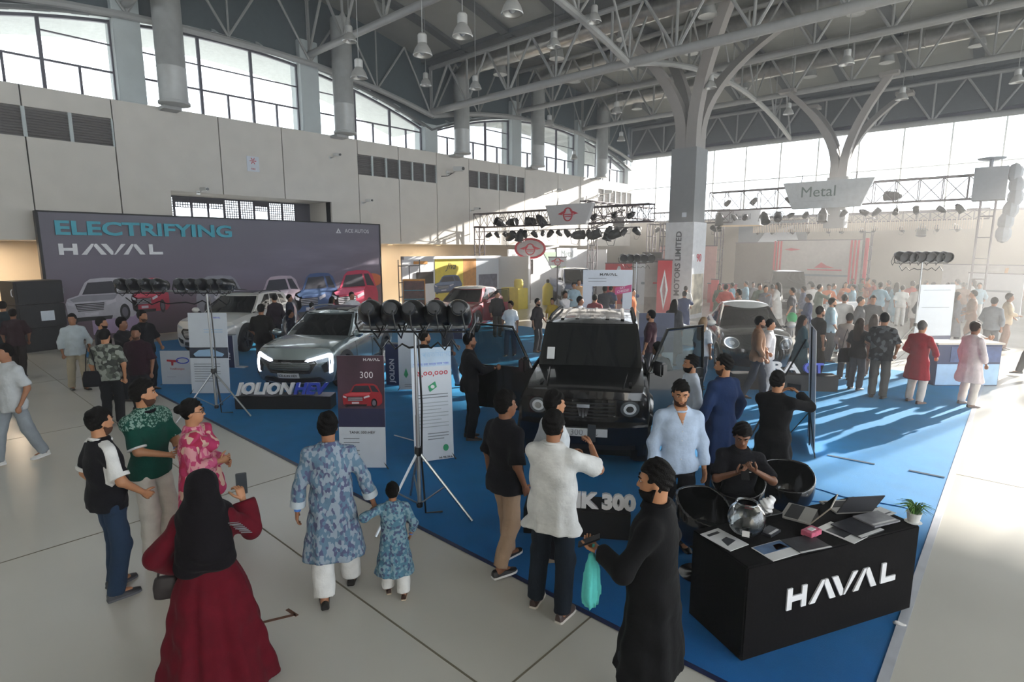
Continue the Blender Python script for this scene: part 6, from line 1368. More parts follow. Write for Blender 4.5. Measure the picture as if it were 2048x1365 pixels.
t = thing('fire_sign', 'small white fire point sign with a red flower mark on the wall', 'sign', (XW+.005, 10.75, 6.55)); obj('plate', MB().bb(0, .012, -.25, .25, -.3, .3), M_BOARD, t)
for k in range(6): obj('red_petal', MB().box((.016, .08*math.cos(k*PI/3), .12+.08*math.sin(k*PI/3)), (.006, .11, .03), rx=k*PI/3), M_REDP, t)
text('FIRE', .10, M_REDP, t, plane_M((.014, .0, -.2), (0, 1, 0), (0, 0, 1)), ext=.002)
for i, (dz_, lab) in enumerate(((0, 'lowest black loudspeaker cabinet of the stack beside the backdrop'), (.72, 'middle black loudspeaker cabinet of the stack beside the backdrop'), (1.44, 'topmost black loudspeaker cabinet of the stack beside the backdrop'))):
    t = thing('loudspeaker', lab, 'loudspeaker', (-22.5, 3.05, dz_), .25, 'stacked loudspeakers'); obj('cabinet', MB().bb(-.5, .4, -.62, .62, 0, .70), M_BLK, t, bev=.02); obj('grille', MB().bb(.40, .42, -.56, .56, .06, .64), mat('speaker_grille', '#1d1e22', rough=.7, var=.3, scale=40), t)
    for s_ in (-1, 1): obj('handle', MB().tube([(.3,s_*.63,.25),(.3,s_*.66,.3),(.3,s_*.66,.42),(.3,s_*.63,.47)], .015, 5), M_ALU, t)
    if i == 1: obj('paper_label', MB().bb(.42, .425, -.05, .30, .2, .5), M_BOARD, t)
# ---------------------------------------------------------------- people
def pattern(name, c1, c2, c3, scale=22, rough=.85, stretch=(1, 1, .8)):
    m = mat('cloth_'+name, c1, rough=rough, var=0, bump=.3, bscale=26, sheen=.02, spec=.15); nt = m.node_tree; b = nt.nodes['Principled BSDF']
    tc = nt.nodes.new('ShaderNodeTexCoord'); mp_ = nt.nodes.new('ShaderNodeMapping'); mp_.inputs['Scale'].default_value = stretch; nt.links.new(tc.outputs['Object'], mp_.inputs[0])
    v = nt.nodes.new('ShaderNodeTexVoronoi'); v.inputs['Scale'].default_value = scale; nt.links.new(mp_.outputs[0], v.inputs['Vector'])
    r = nt.nodes.new('ShaderNodeValToRGB'); nt.links.new(v.outputs['Color'], r.inputs[0]); r.color_ramp.interpolation = 'CONSTANT'; e = r.color_ramp.elements
    e[0].color = (*srgb(c1), 1); e[0].position = 0; e[1].color = (*srgb(c2), 1); e[1].position = .42; q = e.new(.70); q.color = (*srgb(c3), 1)
    nt.links.new(r.outputs[0], b.inputs['Base Color']); return m
def at_head(hx, hy, h): return G(hx, hy, h)
def ang(loc, a): return yaw_to(loc[0], loc[1])-math.radians(a)
def ppl(label, p, a, head_px=False, h=1.72, **k):
    loc = at_head(p[0], p[1], h) if head_px else G(*p); return person(label, loc, ang(loc, a), h=h, **k)
def cl(c, **k): return cloth(c, c, **k)
K_BLK, K_WHT, K_NAVY, K_JEAN, K_KHA, K_CRM = cl('#15151a'), cl('#d6d6d4'), cl('#1f2b4d'), cl('#27384f'), cl('#a18873'), cl('#c9c4ba')
def held_phone(label, P_, side, off=(0, .02, .10), rot=(0, 0, 0), col='#101114'):
    w = P_['arm'][side][2]; M_ = P_['root'].matrix_basis; p = M_ @ Vector(tuple(w+np.array(off)))
    t = thing('phone', label, 'phone', p, P_['root'].rotation_euler.z+rot[2]); R_ = Matrix.Rotation(rot[0], 4, 'X') @ Matrix.Rotation(rot[1], 4, 'Y')
    obj('phone_body', MB().bb(-.037, .037, -.004, .004, -.078, .078).xf(R_), mat('phone_'+col, col, rough=.4), t, bev=.004); obj('screen', MB().bb(-.034, .034, -.006, -.0042, -.072, .072).xf(R_), mat('phone_screen', '#0c1115', rough=.5, spec=.2, emit=.02, ecol='#9fb4c8'), t); return t
def bag(label, p, rz, m, w=.13, h=.17, d=.06, strap=.35, nm='handbag'):
    t = thing(nm, label, 'bag', p, rz); F_ = Field((-w,-d,-h), (w,d,h), .014); F_.prof([(-h*.75,0,0,w*.8,d*.8),(0,0,0,w*.85,d*.75),(h*.6,0,0,w*.65,d*.4)], 0, 3); nobj('pouch', [F_.net()], m, t); obj('strap', MB().tube([(-w*.5,0,h*.45),(-w*.3,0,h*.45+strap*.6),(0,0,h*.45+strap),(w*.3,0,h*.45+strap*.6),(w*.5,0,h*.45)], .008, 5), m, t, smooth=True); return t
WB = mat('blue_wristband', '#4a7fd0', rough=.4)
def wristband(P_, side, m=WB):
    a0, a1, a2 = P_['arm'][side]; u = (a2-a1)/np.linalg.norm(a2-a1); q = a2-u*.015; obj('wristband', MB().tube([q-u*.012, q+u*.012], .030, 12), m, P_['root'], smooth=True)
# --- foreground
P1 = ppl('man in black polo with white shoulder stripes looking right, blue jeans', (193, 820), 72, True, h=1.70, fat=.16, skin=1, beard=.7, head=(.1, .05), arms=(None, (.25,.20,.97)), curl=(.3, .6), feet=((-.13,.06),(.12,-.02)),
  top=dict(m=K_BLK, sleeve=.42, hem=.84, sw=.028, collar=K_WHT, cuffm=K_WHT, patches=[('shoulder_stripe', lambda X, Y, Z: np.maximum(np.abs(X)-.0-.5, np.maximum(.10-np.abs(X), np.abs(Y+.01)-.05))+0*Z+np.maximum(0, 1.12-Z), K_WHT)]), bottom=(K_JEAN, .022), shoes=('#2c2e35', '#55565c'))
P2 = ppl('tall man in dark green speckled polo and cream trousers beside the woman in pink', (283, 763), 140, True, h=1.80, skin=1, beard=.5, hair='thick', head=(.75, .02), arms=((-.04,.30,1.10),(.06,.31,1.08)), curl=(.5,.5), feet=((-.13,.0),(.14,.10)),
  top=dict(m=cl('#12453a'), sleeve=.45, hem=.83, sw=.026, collar=K_BLK, cuffm=K_WHT, cuffw=.012, patches=[('speckled_yoke', lambda X, Y, Z: 1.335-Z+.02*np.sin(40*X)*np.sin(37*Y)+0*X, pattern('green_speckle', '#12453a', '#7f9a8e', '#1d4d42', 90))]), bottom=(K_CRM, .026), shoes=('#3d4046', '#d7d7d7')); wristband(P2, 0)
t = thing('folded_paper', 'folded white paper in the hands of the man in green polo', 'paper', P2['root'].matrix_basis @ Vector((.03, .38, 1.06)), P2['root'].rotation_euler.z); obj('sheet', MB().box((0,0,0), (.04,.02,.15), rx=.4), PW_, t); obj('fold', MB().box((.022,0,0), (.004,.03,.15), rx=.4), PW_, t)
pinkp = pattern('pink_floral', '#c45a80', '#d3959a', '#b5426a', 30)
P3 = ppl('woman in pink floral dress and shawl with glasses and hair bun', (380, 802), 105, True, h=1.66, fem=True, skin=1, hair='bun', head=(.05, .0), arms=((-.02,.26,1.10),(.10,.24,1.14)), curl=(.5,.5), top=dict(m=pinkp, sleeve=.92, hem=.16, flare=.10, folds=.012, nf=8, sw=.03, name='dress'), bottom=(cl('#c9a59a'), .02), shoes=('#7a5a4a', None), fat=.24)
F_ = Field((-.34,-.30,.45), (.34,.34,1.52), .016); F_.cap((-.16,.03,1.40), (-.25,.10,.75), .075, .10, .05); F_.cap((.15,.02,1.40), (.22,-.05,.62), .08, .09, .05); F_.cap((-.14,.08,1.40), (.0,.15,1.28), .06, .06, .05); F_.cap((.0,.15,1.28), (.14,.06,1.40), .06, .06, .05); F_.wrinkle(.010, 16, 1); nobj('shawl', [F_.net()], pattern('shawl', '#b23a62', '#cfae9c', '#a8304f', 18), P3['root'])
for s_ in (-1, 1): obj('spectacle_rim', MB().tube([P3['H'](s_*.032+math.cos(a)*.024, .094, .004+math.sin(a)*.018) for a in [2*PI*k/14 for k in range(14)]], .0025, 5, closed=True), M_CLAD, P3['root'])
obj('spectacle_arm', MB().tube([P3['H'](.056,.09,.006), P3['H'](.078,.0,.006)], .0025, 5), M_CLAD, P3['root'])
K_MAR = cl('#560c1a', bscale=14, var=.15); K_SCARF = cl('#0f0c10', bscale=20)
P4 = ppl('woman in long maroon robe and black scarf filming with her phone', (440, 1372), 12, h=1.58, fem=True, hair='scarf', skin=1, arms=((-.24,.10,1.02),(.23,.24,1.42,(.35,-.3,-1))), curl=(.3,.7), palm=(None,(-.6,.6,.2)), top=dict(m=K_MAR, sleeve=.97, hem=.03, flare=.22, folds=.020, nf=9, sw=.05, cuff=1.0, g=.03, name='robe', flz=1.1), bottom=(K_MAR, .02), shoes=('#1a1512', None), eyes=False)
hc = P4['hc']; F_ = Field((-.30,-.32,.85), (.30,.25,1.82), .013); F_.ell(hc+np.array((0,-.01,.03)), (.108,.125,.125), .02); F_.cap(hc+np.array((0,-.05,-.05)), hc+np.array((0,-.14,-.42)), .11, .15, .06); F_.cap(hc+np.array((-.06,-.06,-.16)), hc+np.array((-.10,-.15,-.52)), .10, .10, .06); F_.cap(hc+np.array((.06,-.06,-.16)), hc+np.array((.11,-.13,-.50)), .10, .10, .06); F_.cap(hc+np.array((-.10,.0,-.22)), hc+np.array((.10,.0,-.22)), .10, .10, .05)
F_.keep(lambda X, Y, Z: np.minimum(Y-hc[1]-.07, .09-np.abs(X))*1.0*(Z > hc[2]-.14)+(-1.)*(Z <= hc[2]-.14)); F_.wrinkle(.005, 22, 2); nobj('head_scarf', [F_.net()], K_SCARF, P4['root'])
for k in range(9): obj('silver_trim', MB().tube([(.16+.012*k,-.10-.008*(k % 3),1.40-.012*k), (.22+.012*k,-.02,1.36-.014*k)], .004, 4), M_ALU, P4['root'])
held_phone('phone held up by the woman in maroon robe', P4, 1, (-.01,.07,.10), (-.15,0,.1), '#1a2126'); bag('dark handbag with silver clasp at the hip of the woman in maroon', P4['root'].matrix_basis @ Vector((-.33,.14,.84)), P4['root'].rotation_euler.z, mat('bag_leather', '#241c1e', rough=.5), .10, .12, .05, .16)
kur = pattern('blue_print_tunic', '#5f7a8f', '#8d9aa8', '#565a78', 44, stretch=(1,1,.6))
P5 = ppl('man in blue leaf-print tunic and white trousers leading a small boy by the hand', (654, 829), 5, True, h=1.68, fat=.14, skin=0, hair='short', eyes=False, arms=((-.30,.0,.86),(.37,.03,.86)), curl=(.35,.5), feet=((-.09,-.14,.02),(.13,.20)), top=dict(m=kur, sleeve=.90, hem=.42, flare=.06, folds=.010, nf=6, sw=.028, cuffm=cl('#b9c4cc'), cuffw=.06, name='tunic', collar=kur), bottom=(K_WHT, .045, .06), shoes=('#191716', None)); wristband(P5, 0)
P6 = ppl('small boy in matching blue leaf-print tunic holding the man\'s hand', (792, 1188), 2, h=1.04, skin=0, eyes=False, hair='thick', arms=((-.34,.06,1.30,(-.6,-.8,0)),(.25,.05,.92)), feet=((-.11,.10),(.12,-.10)), top=dict(m=pattern('blue_print_small', '#50788c', '#7d98a4', '#4a5674', 34), sleeve=.8, hem=.36, flare=.07, folds=.010, sw=.035, name='tunic', fat=.1), bottom=(K_WHT, .05, .06), shoes=('#3a241c', '#c8b8a0'), fat=.15); wristband(P6, 1)
P7 = ppl('young man in black T-shirt and khaki chinos left of the man in white shirt', (1010, 787), 50, True, h=1.74, skin=2, hair='thick', head=(-.35, 0), arms=((-.27,.02,.86),None), feet=((-.10,.16),(.12,-.14,.02)), top=dict(m=K_BLK, sleeve=.48, hem=.80, sw=.03, g=.022), bottom=(K_KHA, .022, .06), shoes=('#17171a', '#d9d9d9')); wristband(P7, 0)
P8 = ppl('heavy man in white short-sleeved shirt photographing the black car with his phone', (1107, 825), 24, True, h=1.75, fat=.22, skin=0, eyes=False, beard=.6, arms=((-.02,.36,1.26),(.20,.36,1.38,(.9,-.2,-.8))), curl=(.5,.7), feet=((-.15,.03),(.14,-.05)), top=dict(m=K_WHT, sleeve=.44, hem=.76, sw=.04, g=.022, flare=.03, folds=.008, collar=K_WHT), bottom=(cl('#1c232c'), .026), shoes=('#4a3a36', '#cfc9c0')); held_phone('phone with a lit screen held by the man in white shirt', P8, 1, (-.03,.08,.09), (-.1,0,.2))
obj('spectacle_arm', MB().tube([P8['H'](.06,.09,.006), P8['H'](.082,.0,.006)], .003, 5), M_CLAD, P8['root'])
P9 = ppl('man in loose white shirt half hidden in front of the off-roader', (1108, 786), 70, True, h=1.70, skin=1, hair='thick', eyes=False, top=dict(m=cl('#cfd3d6'), sleeve=.9, hem=.78, sw=.03, g=.022), bottom=(K_BLK, .025), shoes=('#8a7a66', None))
K_KUR = cl('#0e0e10', bscale=16); P10 = ppl('bearded man in long black tunic holding a phone and a turquoise bag', (1316, 925), -78, True, h=1.78, skin=1, beard=1.5, head=(.15, .12), fat=.22, arms=((-.16,.30,1.18,(-.9,-.4,-.5)),(.20,.14,1.0)), curl=(.5,.4), palm=((.3,.3,1),None), feet=((-.12,.06),(.12,-.05)), top=dict(m=K_KUR, sleeve=.95, hem=.44, flare=.07, folds=.010, sw=.03, g=.02, name='tunic', collar=K_KUR), bottom=(cl('#2d3138'), .03), shoes=('#151515', None)); wristband(P10, 0)
held_phone('black phone in the hand of the bearded man in black tunic', P10, 0, (.02,.07,.045), (1.1,0,.3)); M_ = P10['root'].matrix_basis; F_ = Field((-.12,-.08,-.40), (.12,.08,.05), .014); F_.prof([(-.36,0,0,.04,.03),(-.28,0,0,.085,.045),(-.12,.01,0,.075,.04),(0,0,0,.025,.02)], .01, 2.2, folds=.012, nf=6, ph=1, zf=.1); t = thing('shopping_bag', 'turquoise cloth bag hanging from the wrist of the man in black tunic', 'bag', M_ @ Vector((-.17,.34,1.16)), P10['root'].rotation_euler.z); nobj('pouch', [F_.net()], cl('#5cc3bd'), t); obj('strap', MB().tube([(0,0,0),(.02,0,.03),(.03,0,.05)], .008, 5), cl('#5cc3bd'), t)
P11 = ppl('man in pale blue open-necked shirt looking down behind the desk', (1362, 764), 165, True, h=1.76, skin=1, beard=.35, head=(-.1, .24), arms=((-.26,.05,.86),(.25,.08,.88)), top=dict(m=cl('#aebfd6'), sleeve=.93, hem=.84, sw=.026, g=.018, collar=cl('#aebfd6'), buttons=K_WHT, patches=[('open_neck', lambda X, Y, Z: np.maximum(np.maximum(1.33-Z, np.abs(X)-.38*(Z-1.33)), -Y), SKINS[1])]), bottom=(K_BLK, .024), shoes=('#151515', None)); wristband(P11, 1, M_CLAD)
P12 = ppl('bearded man in white shirt in profile behind the man in pale blue', (1384, 712), -105, True, h=1.66, lod=2, skin=1, beard=1.3, arms=(None, (.22,.16,.95)), top=dict(m=cl('#c3cbd6'), sleeve=.95, hem=.70, sw=.026, g=.02), bottom=(K_BLK, .024))
P13 = ppl('man in navy tunic turning to the left near the pale blue shirt', (1450, 712), -50, True, h=1.79, skin=1, beard=.4, head=(.6, .1), arms=((-.26,.10,.92),(.25,.04,.90)), top=dict(m=cl('#1d3157'), sleeve=.92, hem=.48, flare=.05, folds=.01, sw=.03, name='tunic', g=.02), bottom=(K_BLK, .03))
ps = G(1468, 1090); P14 = person('seated young man in black polo looking at his phone behind the desk', ps, ang(ps, 172), h=1.70, sit=True, seat=.47, skin=2, hair='thick', head=(0, .42), lean=.06, arms=((-.10,.33,.98),(.06,.34,.95)), curl=(.95,.95), palm=((.3,-.3,.9),(-.3,-.3,.9)), feet=((-.12,.44),(.12,.44)), top=dict(m=K_BLK, sleeve=.46, sw=.026, collar=K_BLK), bottom=(K_BLK, .022), shoes=('#151515', None)); held_phone('phone in the hands of the seated man', P14, 1, (-.06,.07,.02), (1.0,0,0)); obj('shirt_badge', MB().box(tuple(P14['T'](-.08,.128,1.28)), (.035,.004,.012)), K_WHT, P14['root'])
P15 = ppl('man in long black tunic with raised arms taking a photo, back to the desk', (1557, 745), 18, True, h=1.66, eyes=False, skin=1, head=(-.2, 0), arms=((-.06,.36,1.44),(.14,.36,1.44)), curl=(.6,.6), top=dict(m=K_KUR, sleeve=.95, hem=.42, flare=.06, folds=.01, sw=.032, name='tunic', g=.02), bottom=(K_BLK, .03), shoes=('#151515', None)); held_phone('phone raised by the man in long black tunic', P15, 1, (-.08,.07,.06), (0,PI/2,0))
# --- middle distance: (label, head px, facing, height, build, top colour, sleeve, hem, trouser colour, options)
MID = [
 ('man in pale grey T-shirt and grey jeans cut by the left picture edge', (8,690), -120, 1.74, '#b9bdbf', .45, .80, '#8b9298', dict(feet=((-.10,-.22,.03),(.12,.24)), shoes=('#d5d5d2','#e0e0de'), arms=(None,(.30,.18,.88)))),
 ('man in dark teal shirt at the left edge near the loudspeakers', (4,604), 5, 1.75, '#1c2a30', .5, .82, '#26333a', {}),
 ('man in dark maroon shirt walking away beside the loudspeakers', (24,619), 15, 1.66, '#2f1d22', .5, .82, '#2a2422', dict(feet=((-.1,.2),(.1,-.2,.03)))),
 ('young man in pale printed shirt and beige trousers walking from the loudspeakers', (142,629), 165, 1.68, '#b7c1c6', .8, .82, '#a99f8a', dict(head=(-.6,0), shoes=('#151515',None), feet=((-.1,.12),(.12,-.1)))),
 ('bearded man in black T-shirt at the left of the standing group', (201,636), 100, 1.70, '#18181c', .5, .82, '#20242a', dict(beard=1)),
 ('curly-haired man in black with his hand at his mouth', (242,637), 120, 1.70, '#1a1a1e', .5, .82, '#20242a', dict(hair='thick', arms=(None,(.05,.24,1.42,(1,-.2,-.8))))),
 ('man in black T-shirt with a red chest mark and badge', (283,622), 140, 1.76, '#141418', .5, .82, '#1d2026', dict(beard=.8, head=(.2,0))),
 ('person with patterned grey shirt and black shoulder bag seen from behind', (208,660), 20, 1.70, 'leafgrey', .45, .84, '#17181c', dict(head=(-.2,.1))),
 ('man in maroon polo facing left in the standing group', (271,655), -150, 1.66, '#2a1620', .5, .82, '#1b1c22', dict(beard=.5, head=(.3,0))),
 ('man in black T-shirt standing with his back turned between white and silver cars', (521,610), 8, 1.74, '#1a1917', .5, .80, '#1f2326', {}),
 ('small man in dark jacket beyond the white car', (548,590), -30, 1.70, '#2a2026', .9, .80, '#20222a', {}),
 ('woman in navy uniform beyond the silver car', (578,590), 100, 1.62, '#1d2236', .9, .80, '#20222a', dict(fem=True)),
 ('boy in navy jacket behind the silver car bonnet', (580,621), 100, 1.45, '#1c2032', .9, .80, '#20222a', {}),
 ('short person with dark hair behind the roof of the silver car', (623,606), 20, 1.46, '#33303a', .9, .80, '#20222a', {}),
 ('woman in rose dress near the backdrop', (664,594), 60, 1.50, '#b04a68', .9, .40, '#7a4a50', dict(fem=True, hair='long')),
 ('man in white T-shirt wearing a dark mask near the backdrop', (703,585), 150, 1.72, '#c9c6c6', .5, .80, '#2a2c34', dict(arms=((-.42,.1,1.2),(.42,.1,1.2)))),
 ('man in black polo seen over the white banner stand', (848,662), 60, 1.70, '#15161b', .5, .80, '#20242a', dict(beard=.6, head=(-.2,0))),
 ('man in black giving thumbs up behind the open left car door', (938,668), 80, 1.74, '#141416', .9, .80, '#16181c', dict(arms=(None,(.12,.40,1.20)), beard=.5)),
 ('passer-by in jeans striding behind the big lamp stand', (893,628), 90, 1.68, '#3c4048', .9, .80, '#6d7f90', dict(feet=((-.1,.28),(.1,-.30,.05)))),
 ('man in black shirt and olive trousers standing at the carpet edge', (994,583), 160, 1.62, '#1b1b1f', .9, .80, '#38342e', dict(head=(.7,0))),
 ('woman in white T-shirt and blue jeans with a shoulder bag', (1021,603), -160, 1.60, '#d8dadc', .45, .84, '#2f4766', dict(fem=True, head=(-.5,0), feet=((-.08,-.12),(.1,.14)))),
 ('bearded man in dark shirt behind the off-roader roof', (1075,598), 120, 1.62, '#2a2326', .6, .80, '#22242a', dict(beard=1)),
 ('child in yellow shirt behind the off-roader roof', (1105,597), -150, 1.45, '#d0a92c', .5, .80, '#5a4a40', {}),
 ('man in white shirt reaching out behind the off-roader roof', (1130,583), 130, 1.70, '#d2cfcf', .6, .80, '#2a2c34', dict(arms=(None,(.2,.42,1.1)))),
 ('man in grey and white shirt left of the photo frame', (1160,594), 100, 1.74, '#8f9298', .5, .80, '#2a2c34', {}),
 ('man in navy shirt with red stripes inside the photo frame', (1190,590), 15, 1.70, 'stripes', .5, .80, '#22242a', {}),
 ('person in black raising a phone beside the off-roader', (1236,622), -10, 1.60, '#15151a', .9, .80, '#b5b0ac', dict(arms=((-.30,.20,1.55),(.1,.35,1.45)), hair='thick')),
 ('dark-haired visitor leaning into the off-roader by its open right door', (1254,675), -60, 1.55, '#121216', .9, .80, '#16181c', dict(lean=.3, hair='thick')),
 ('man in maroon shirt beyond the open right car door', (1303,622), -75, 1.72, '#3a2028', .6, .80, '#20222a', dict(beard=.8)),
 ('blonde-haired woman in white top and dark jeans left of the hatchback', (1408,636), 40, 1.60, '#cfd4da', .45, .84, '#1f2c3c', dict(fem=True, hair='long', hairm='blonde', feet=((-.1,.12),(.1,-.14)))),
 ('man in light brown jacket strolling past the dark hatchback', (1520,634), 85, 1.72, '#8b6b55', .9, .82, '#1d2430', dict(beard=.8, feet=((-.1,.2),(.12,-.22,.03)))),
 ('man in white T-shirt with sunglasses behind the brown jacket', (1541,640), 90, 1.60, '#d7d3d3', .5, .82, '#b5b5b8', {}),
 ('woman in dark green dress with long black hair', (1606,632), 70, 1.57, '#22404a', .9, .30, '#22404a', dict(fem=True, hair='long', flare=.08)),
 ('man in black T-shirt carrying a pale bag beside the plinth', (1641,614), 60, 1.76, '#17171a', .5, .82, '#2a2620', dict(beard=.6)),
 ('man in pale blue shirt right of the hatchback', (1665,597), 75, 1.76, '#a9c6cf', .6, .82, '#2c3036', dict(beard=.5)),
 ('woman in black with long brown hair and a big shoulder bag', (1722,638), 25, 1.58, '#141417', .45, .80, '#3f434a', dict(fem=True, hair='long', hairm=M_HAIRB)),
 ('broad man in dark printed short-sleeved shirt seen from behind', (1771,627), 10, 1.78, 'darkprint', .45, .80, '#4a4a48', dict(fat=.25)),
 ('older man in crimson tunic and white trousers', (1846,643), 30, 1.66, '#8f1a2a', .92, .52, '#cfc6bf', dict(flare=.05, hairm=M_HAIRG, arms=((-.20,.20,1.0),(.22,.20,1.0)), feet=((-.12,.05),(.14,-.02)), shoes=('#5a3a2a',None))),
 ('man in pale, faintly pink tunic on the right carpet edge', (1952,646), 45, 1.66, '#cfc3c4', .92, .52, '#d3cbc3', dict(flare=.06, hairm=M_HAIRB, fat=.15, feet=((-.14,.06),(.16,.0)), shoes=('#4a3020',None))),  # faint pink sits in the cloth colour itself
 ('guard in grey uniform standing alone at the far right', (1990,596), 20, 1.72, '#7d838a', .9, .82, '#4a4c50', {}),
 ('woman partly hidden between the bag woman and the broad man', (1750,630), 15, 1.52, '#8a6a5e', .9, .60, '#5a4a44', dict(fem=True, hair='long', hairm=M_HAIRB)),
 ('man with grey cap of hair left of the bag woman', (1700,628), 10, 1.58, '#b0a79e', .9, .8, '#3c3c40', {}),
 ('man in dark suit jacket and white shirt before the stage', (1747,592), 170, 1.74, '#2e3236', .95, .78, '#2a2c30', {}),
 ('second man in dark shirt standing before the stage', (1722,595), 100, 1.72, '#33363a', .95, .78, '#2a2c30', {}),
]
blonde = mat('blonde_hair', '#8a6f50', rough=.5, var=.3, scale=60); special = {'leafgrey': lambda: pattern('leafgrey', '#3d403c', '#8a8f86', '#5c6158', 18), 'stripes': lambda: mat('cloth_stripes', '#7a2a35', rough=.85, var=.3, scale=14), 'darkprint': lambda: pattern('darkprint', '#26282a', '#1a1b1e', '#55585c', 16)}
for i, (lab, hp_, a, h, tcol, slv, hem, bcol, op) in enumerate(MID):
    op = dict(op); flare = op.pop('flare', 0); hm_ = op.pop('hairm', None); hm_ = blonde if hm_ == 'blonde' else hm_
    tm = special[tcol]() if tcol in special else cl(tcol); loc = at_head(hp_[0], hp_[1], h)
    op.setdefault('arms', (((-.25,.06,.88) if i % 3 else (-.20,.22,.98)), ((.24,.0,.88) if i % 2 else (.22,.12,.92))))
    if 'leaning into' in lab: loc = (-4.12, 8.35)
    P_ = person(lab, loc, ang(loc, a), h=h, lod=1, skin=i % 3, hairm=hm_, top=dict(m=tm, sleeve=slv, hem=hem, sw=.028, g=.02, flare=flare, folds=.008), bottom=(cl(bcol), .024), eyes=False, **op)
    if i == 7: bag('black shoulder bag on the person in patterned grey shirt', P_['root'].matrix_basis @ Vector((-.22,-.14,.92)), P_['root'].rotation_euler.z, K_BLK, .16, .2, .08, .5)
    if 'big shoulder bag' in lab: bag('large black shoulder bag of the woman in black', P_['root'].matrix_basis @ Vector((-.26,-.05,.85)), P_['root'].rotation_euler.z+1.2, K_BLK, .2, .24, .09, .45)
    if 'pale bag' in lab: bag('pale cloth bag carried by the man in black T-shirt', P_['root'].matrix_basis @ Vector((-.26,-.12,1.12)), P_['root'].rotation_euler.z, K_CRM, .13, .16, .06, .25)
ps = (-.75, 17.6); person('seated receptionist in white shirt behind the information counter', ps, ang(ps, 120), h=1.72, sit=True, lod=1, eyes=False, arms=((-.1,.36,1.0),(.1,.36,1.0)), feet=((-.12,.42),(.12,.42)), top=dict(m=K_WHT, sleeve=.5, sw=.028), bottom=(K_NAVY, .022))
t = thing('stool', 'low stool under the seated receptionist', 'stool', ps); obj('seat_disc', MB().lathe([(.2,.40),(.21,.43),(.18,.46)], n=16), M_CLAD, t, smooth=True); obj('stem', MB().tube([(0,0,0),(0,0,.4)], .03, 8), M_ALU, t)
ps = G(2062, 752); person('walker mostly outside the right picture edge with dark trousers', ps, ang(ps, -100), h=1.72, lod=1, eyes=False, feet=((-.1,.3),(.1,-.32,.06)), top=dict(m=cl('#4a4c52'), sleeve=.9), bottom=(cl('#2b2a2e'), .024))
t = thing('balloon', 'green balloon floating beside the hatchback mirror', 'balloon', (*G(1584, 636, 1.0), 1.0)); obj('balloon_skin', MB().ell((0,0,0), (.15,.15,.17), 16, 10), mat('green_balloon', '#33b56a', rough=.35), t, smooth=True); obj('string', MB().tube([(0,0,-.16),(.02,.01,-.5),(0,0,-.99)], .003, 4), M_WHITE, t)
# --- far crowd: a few figures, copied with other clothes
PROTO = []
for k, (a_, slv, hem, fl_, hr, fm) in enumerate((((None, None), .5, .82, 0, 'short', False), (((-.2,.2,1.0),(.2,.24,1.1)), .9, .80, 0, 'thick', False), ((None,(.1,.34,1.4)), .9, .5, .05, 'short', False), (((-.1,.25,1.1),None), .9, .35, .08, 'long', True))):
    PROTO.append(person('far visitor', (0, 0), 0, h=1.75, lod=0, eyes=False, hair=hr, fem=fm, arms=a_, top=dict(m=K_WHT, sleeve=slv, hem=hem, flare=fl_, sw=.03, g=.022), bottom=(K_JEAN, .026), feet=((-.1,.06*k),(.1,-.06*k)))['root'])
COLS = [('#d2d0cc','white'),('#5d5f66','grey'),('#34363c','charcoal'),('#9db4bf','pale blue'),('#7a5f52','brown'),('#b8a58c','tan'),('#a43c34','red'),('#4a5a4e','olive'),('#2b3a5c','navy'),('#c9a27a','sand'),('#7ea6b8','sky blue'),('#c46a3c','orange')]
CROWD = [(1372,573,0),(1452,570,1),(1465,566,0),(1478,580,1),(1493,563,2),(1505,566,0),(1520,568,1),(1532,572,2),(1545,570,0),(1557,566,3),(1586,576,0),(1608,574,1),(1626,567,0),(1640,570,2),(1655,572,1),(1668,568,0),(1690,566,3),(1706,558,0),(1722,560,1),(1736,556,0),(1748,560,2),(1762,566,1),(1778,562,0),(1795,566,3),(1806,572,0),(1822,566,1),(1838,570,2),(1852,563,0),(1868,566,1),(1882,570,0),(1896,566,2),(1912,562,1),(1928,566,0),(1944,563,3),(1960,567,1),(1975,565,0),(1996,560,2),(2012,563,1),(2028,560,0),(2042,563,1),(1222,573,0),(1210,573,1),(1252,576,2),(1265,578,0),(1440,568,3),(1158,560,0),(1148,566,1),(1618,590,1),(1690,590,0),(1570,560,2),(1910,588,3),(1935,590,1),(1700,575,2),(1845,590,1),(1364,588,2),(1350,600,3),(2020,588,1)]
OBST = [(-9.0,31.0,2.3),(-10.4,31.8,1.6),(-1.45,32.2,.7),(-1.9,21.8,.9),(-7.88,17.5,1.0),(-8.56,17.7,1.0),(-10.6,18.6,.9),(-2.1,19.2,.9),(-5.0,25.2,1.3),(-8.9,36,2.6),(-19.3,26.6,2.6),(-11.55,24.6,1.2),(-8.1,36,.9)]
SEEN = {}; FACE = ['facing away', 'turned right', 'turned left', 'facing us']; ANG_ = [5, 80, -80, 165]
random.seed(21)
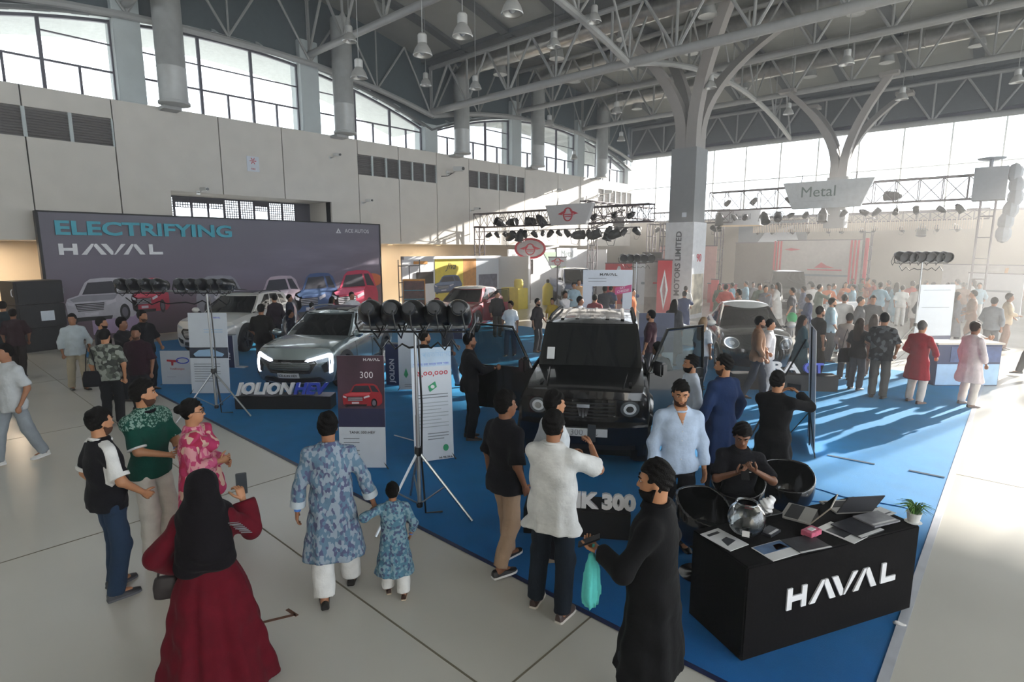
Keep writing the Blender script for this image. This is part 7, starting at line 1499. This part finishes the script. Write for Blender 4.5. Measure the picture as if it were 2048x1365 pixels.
for i, (hx, hy, k) in enumerate(CROWD):
    h = random.uniform(1.62, 1.78); loc = at_head(hx, hy, h)
    if loc[1] > 39.5: s_ = 39.5/loc[1]*random.uniform(.86, 1); loc = (loc[0]*s_, loc[1]*s_)
    while any((loc[0]-q[0])**2+(loc[1]-q[1])**2 < q[2]**2 for q in OBST) and loc[1] < 60:
        loc = (loc[0]*1.02+.03, loc[1]*1.02)
        if loc[1] > 39.6: loc = (loc[0]+.5, 30+random.random()*9)
    OBST.append((loc[0], loc[1], .62))
    c1, n1 = COLS[(i*5+k) % len(COLS)]; c2, n2 = COLS[(i*7+2) % 5]; fa = (i*3+k) % 4
    base = 'far visitor in %s top and %s trousers %s in the hazy crowd' % (n1, n2, FACE[fa]); near = 'left of the column' if hx < 1330 else 'by the column' if hx < 1440 else 'before the grey wall' if hx < 1560 else 'before the stage' if hx < 1720 else 'under the lamp bank' if hx < 1890 else 'near the truss tower'
    lab = 'visitor in %s top and %s trousers %s %s' % (n1, n2, FACE[fa], near); SEEN[lab] = SEEN.get(lab, 0)+1
    if SEEN[lab] > 1: lab += ', further back'
    c = PROTO[k] if i in (0,) and False else copytree(PROTO[k]); c.location = (loc[0], loc[1], 0); c.rotation_euler = (0, 0, ang(loc, ANG_[fa]+random.uniform(-20, 20))); c.scale = (h/1.75,)*3; c['label'] = lab; c['group'] = 'far crowd of visitors'
    for ch in c.children:
        nm = ch.name.split('.')[0]; m_ = cl(c1) if nm == 'shirt' else cl(c2) if nm == 'trousers' else SKINS[i % 3] if nm == 'body' else None
        if m_ is not None: ch.material_slots[0].link = 'OBJECT'; ch.material_slots[0].material = m_
for p_ in PROTO:
    for ch in list(p_.children): bpy.data.objects.remove(ch)
    bpy.data.objects.remove(p_)
# ---------------------------------------------------------------- dusty haze in the hall air
hm = bpy.data.materials.new('dusty_haze'); hm.use_nodes = True; nt = hm.node_tree; nt.nodes.clear()
out = nt.nodes.new('ShaderNodeOutputMaterial'); vs_ = nt.nodes.new('ShaderNodeVolumeScatter'); vs_.inputs['Color'].default_value = (.97, .95, .92, 1); vs_.inputs['Density'].default_value = .0072; vs_.inputs['Anisotropy'].default_value = .5
nt.links.new(vs_.outputs[0], out.inputs['Volume'])
hz_ = obj('haze', MB().bb(-27.45, 30, -6, 41.5, -.1, 16), hm, kind='stuff', label='thin dusty haze filling the air of the hall', cat='haze')
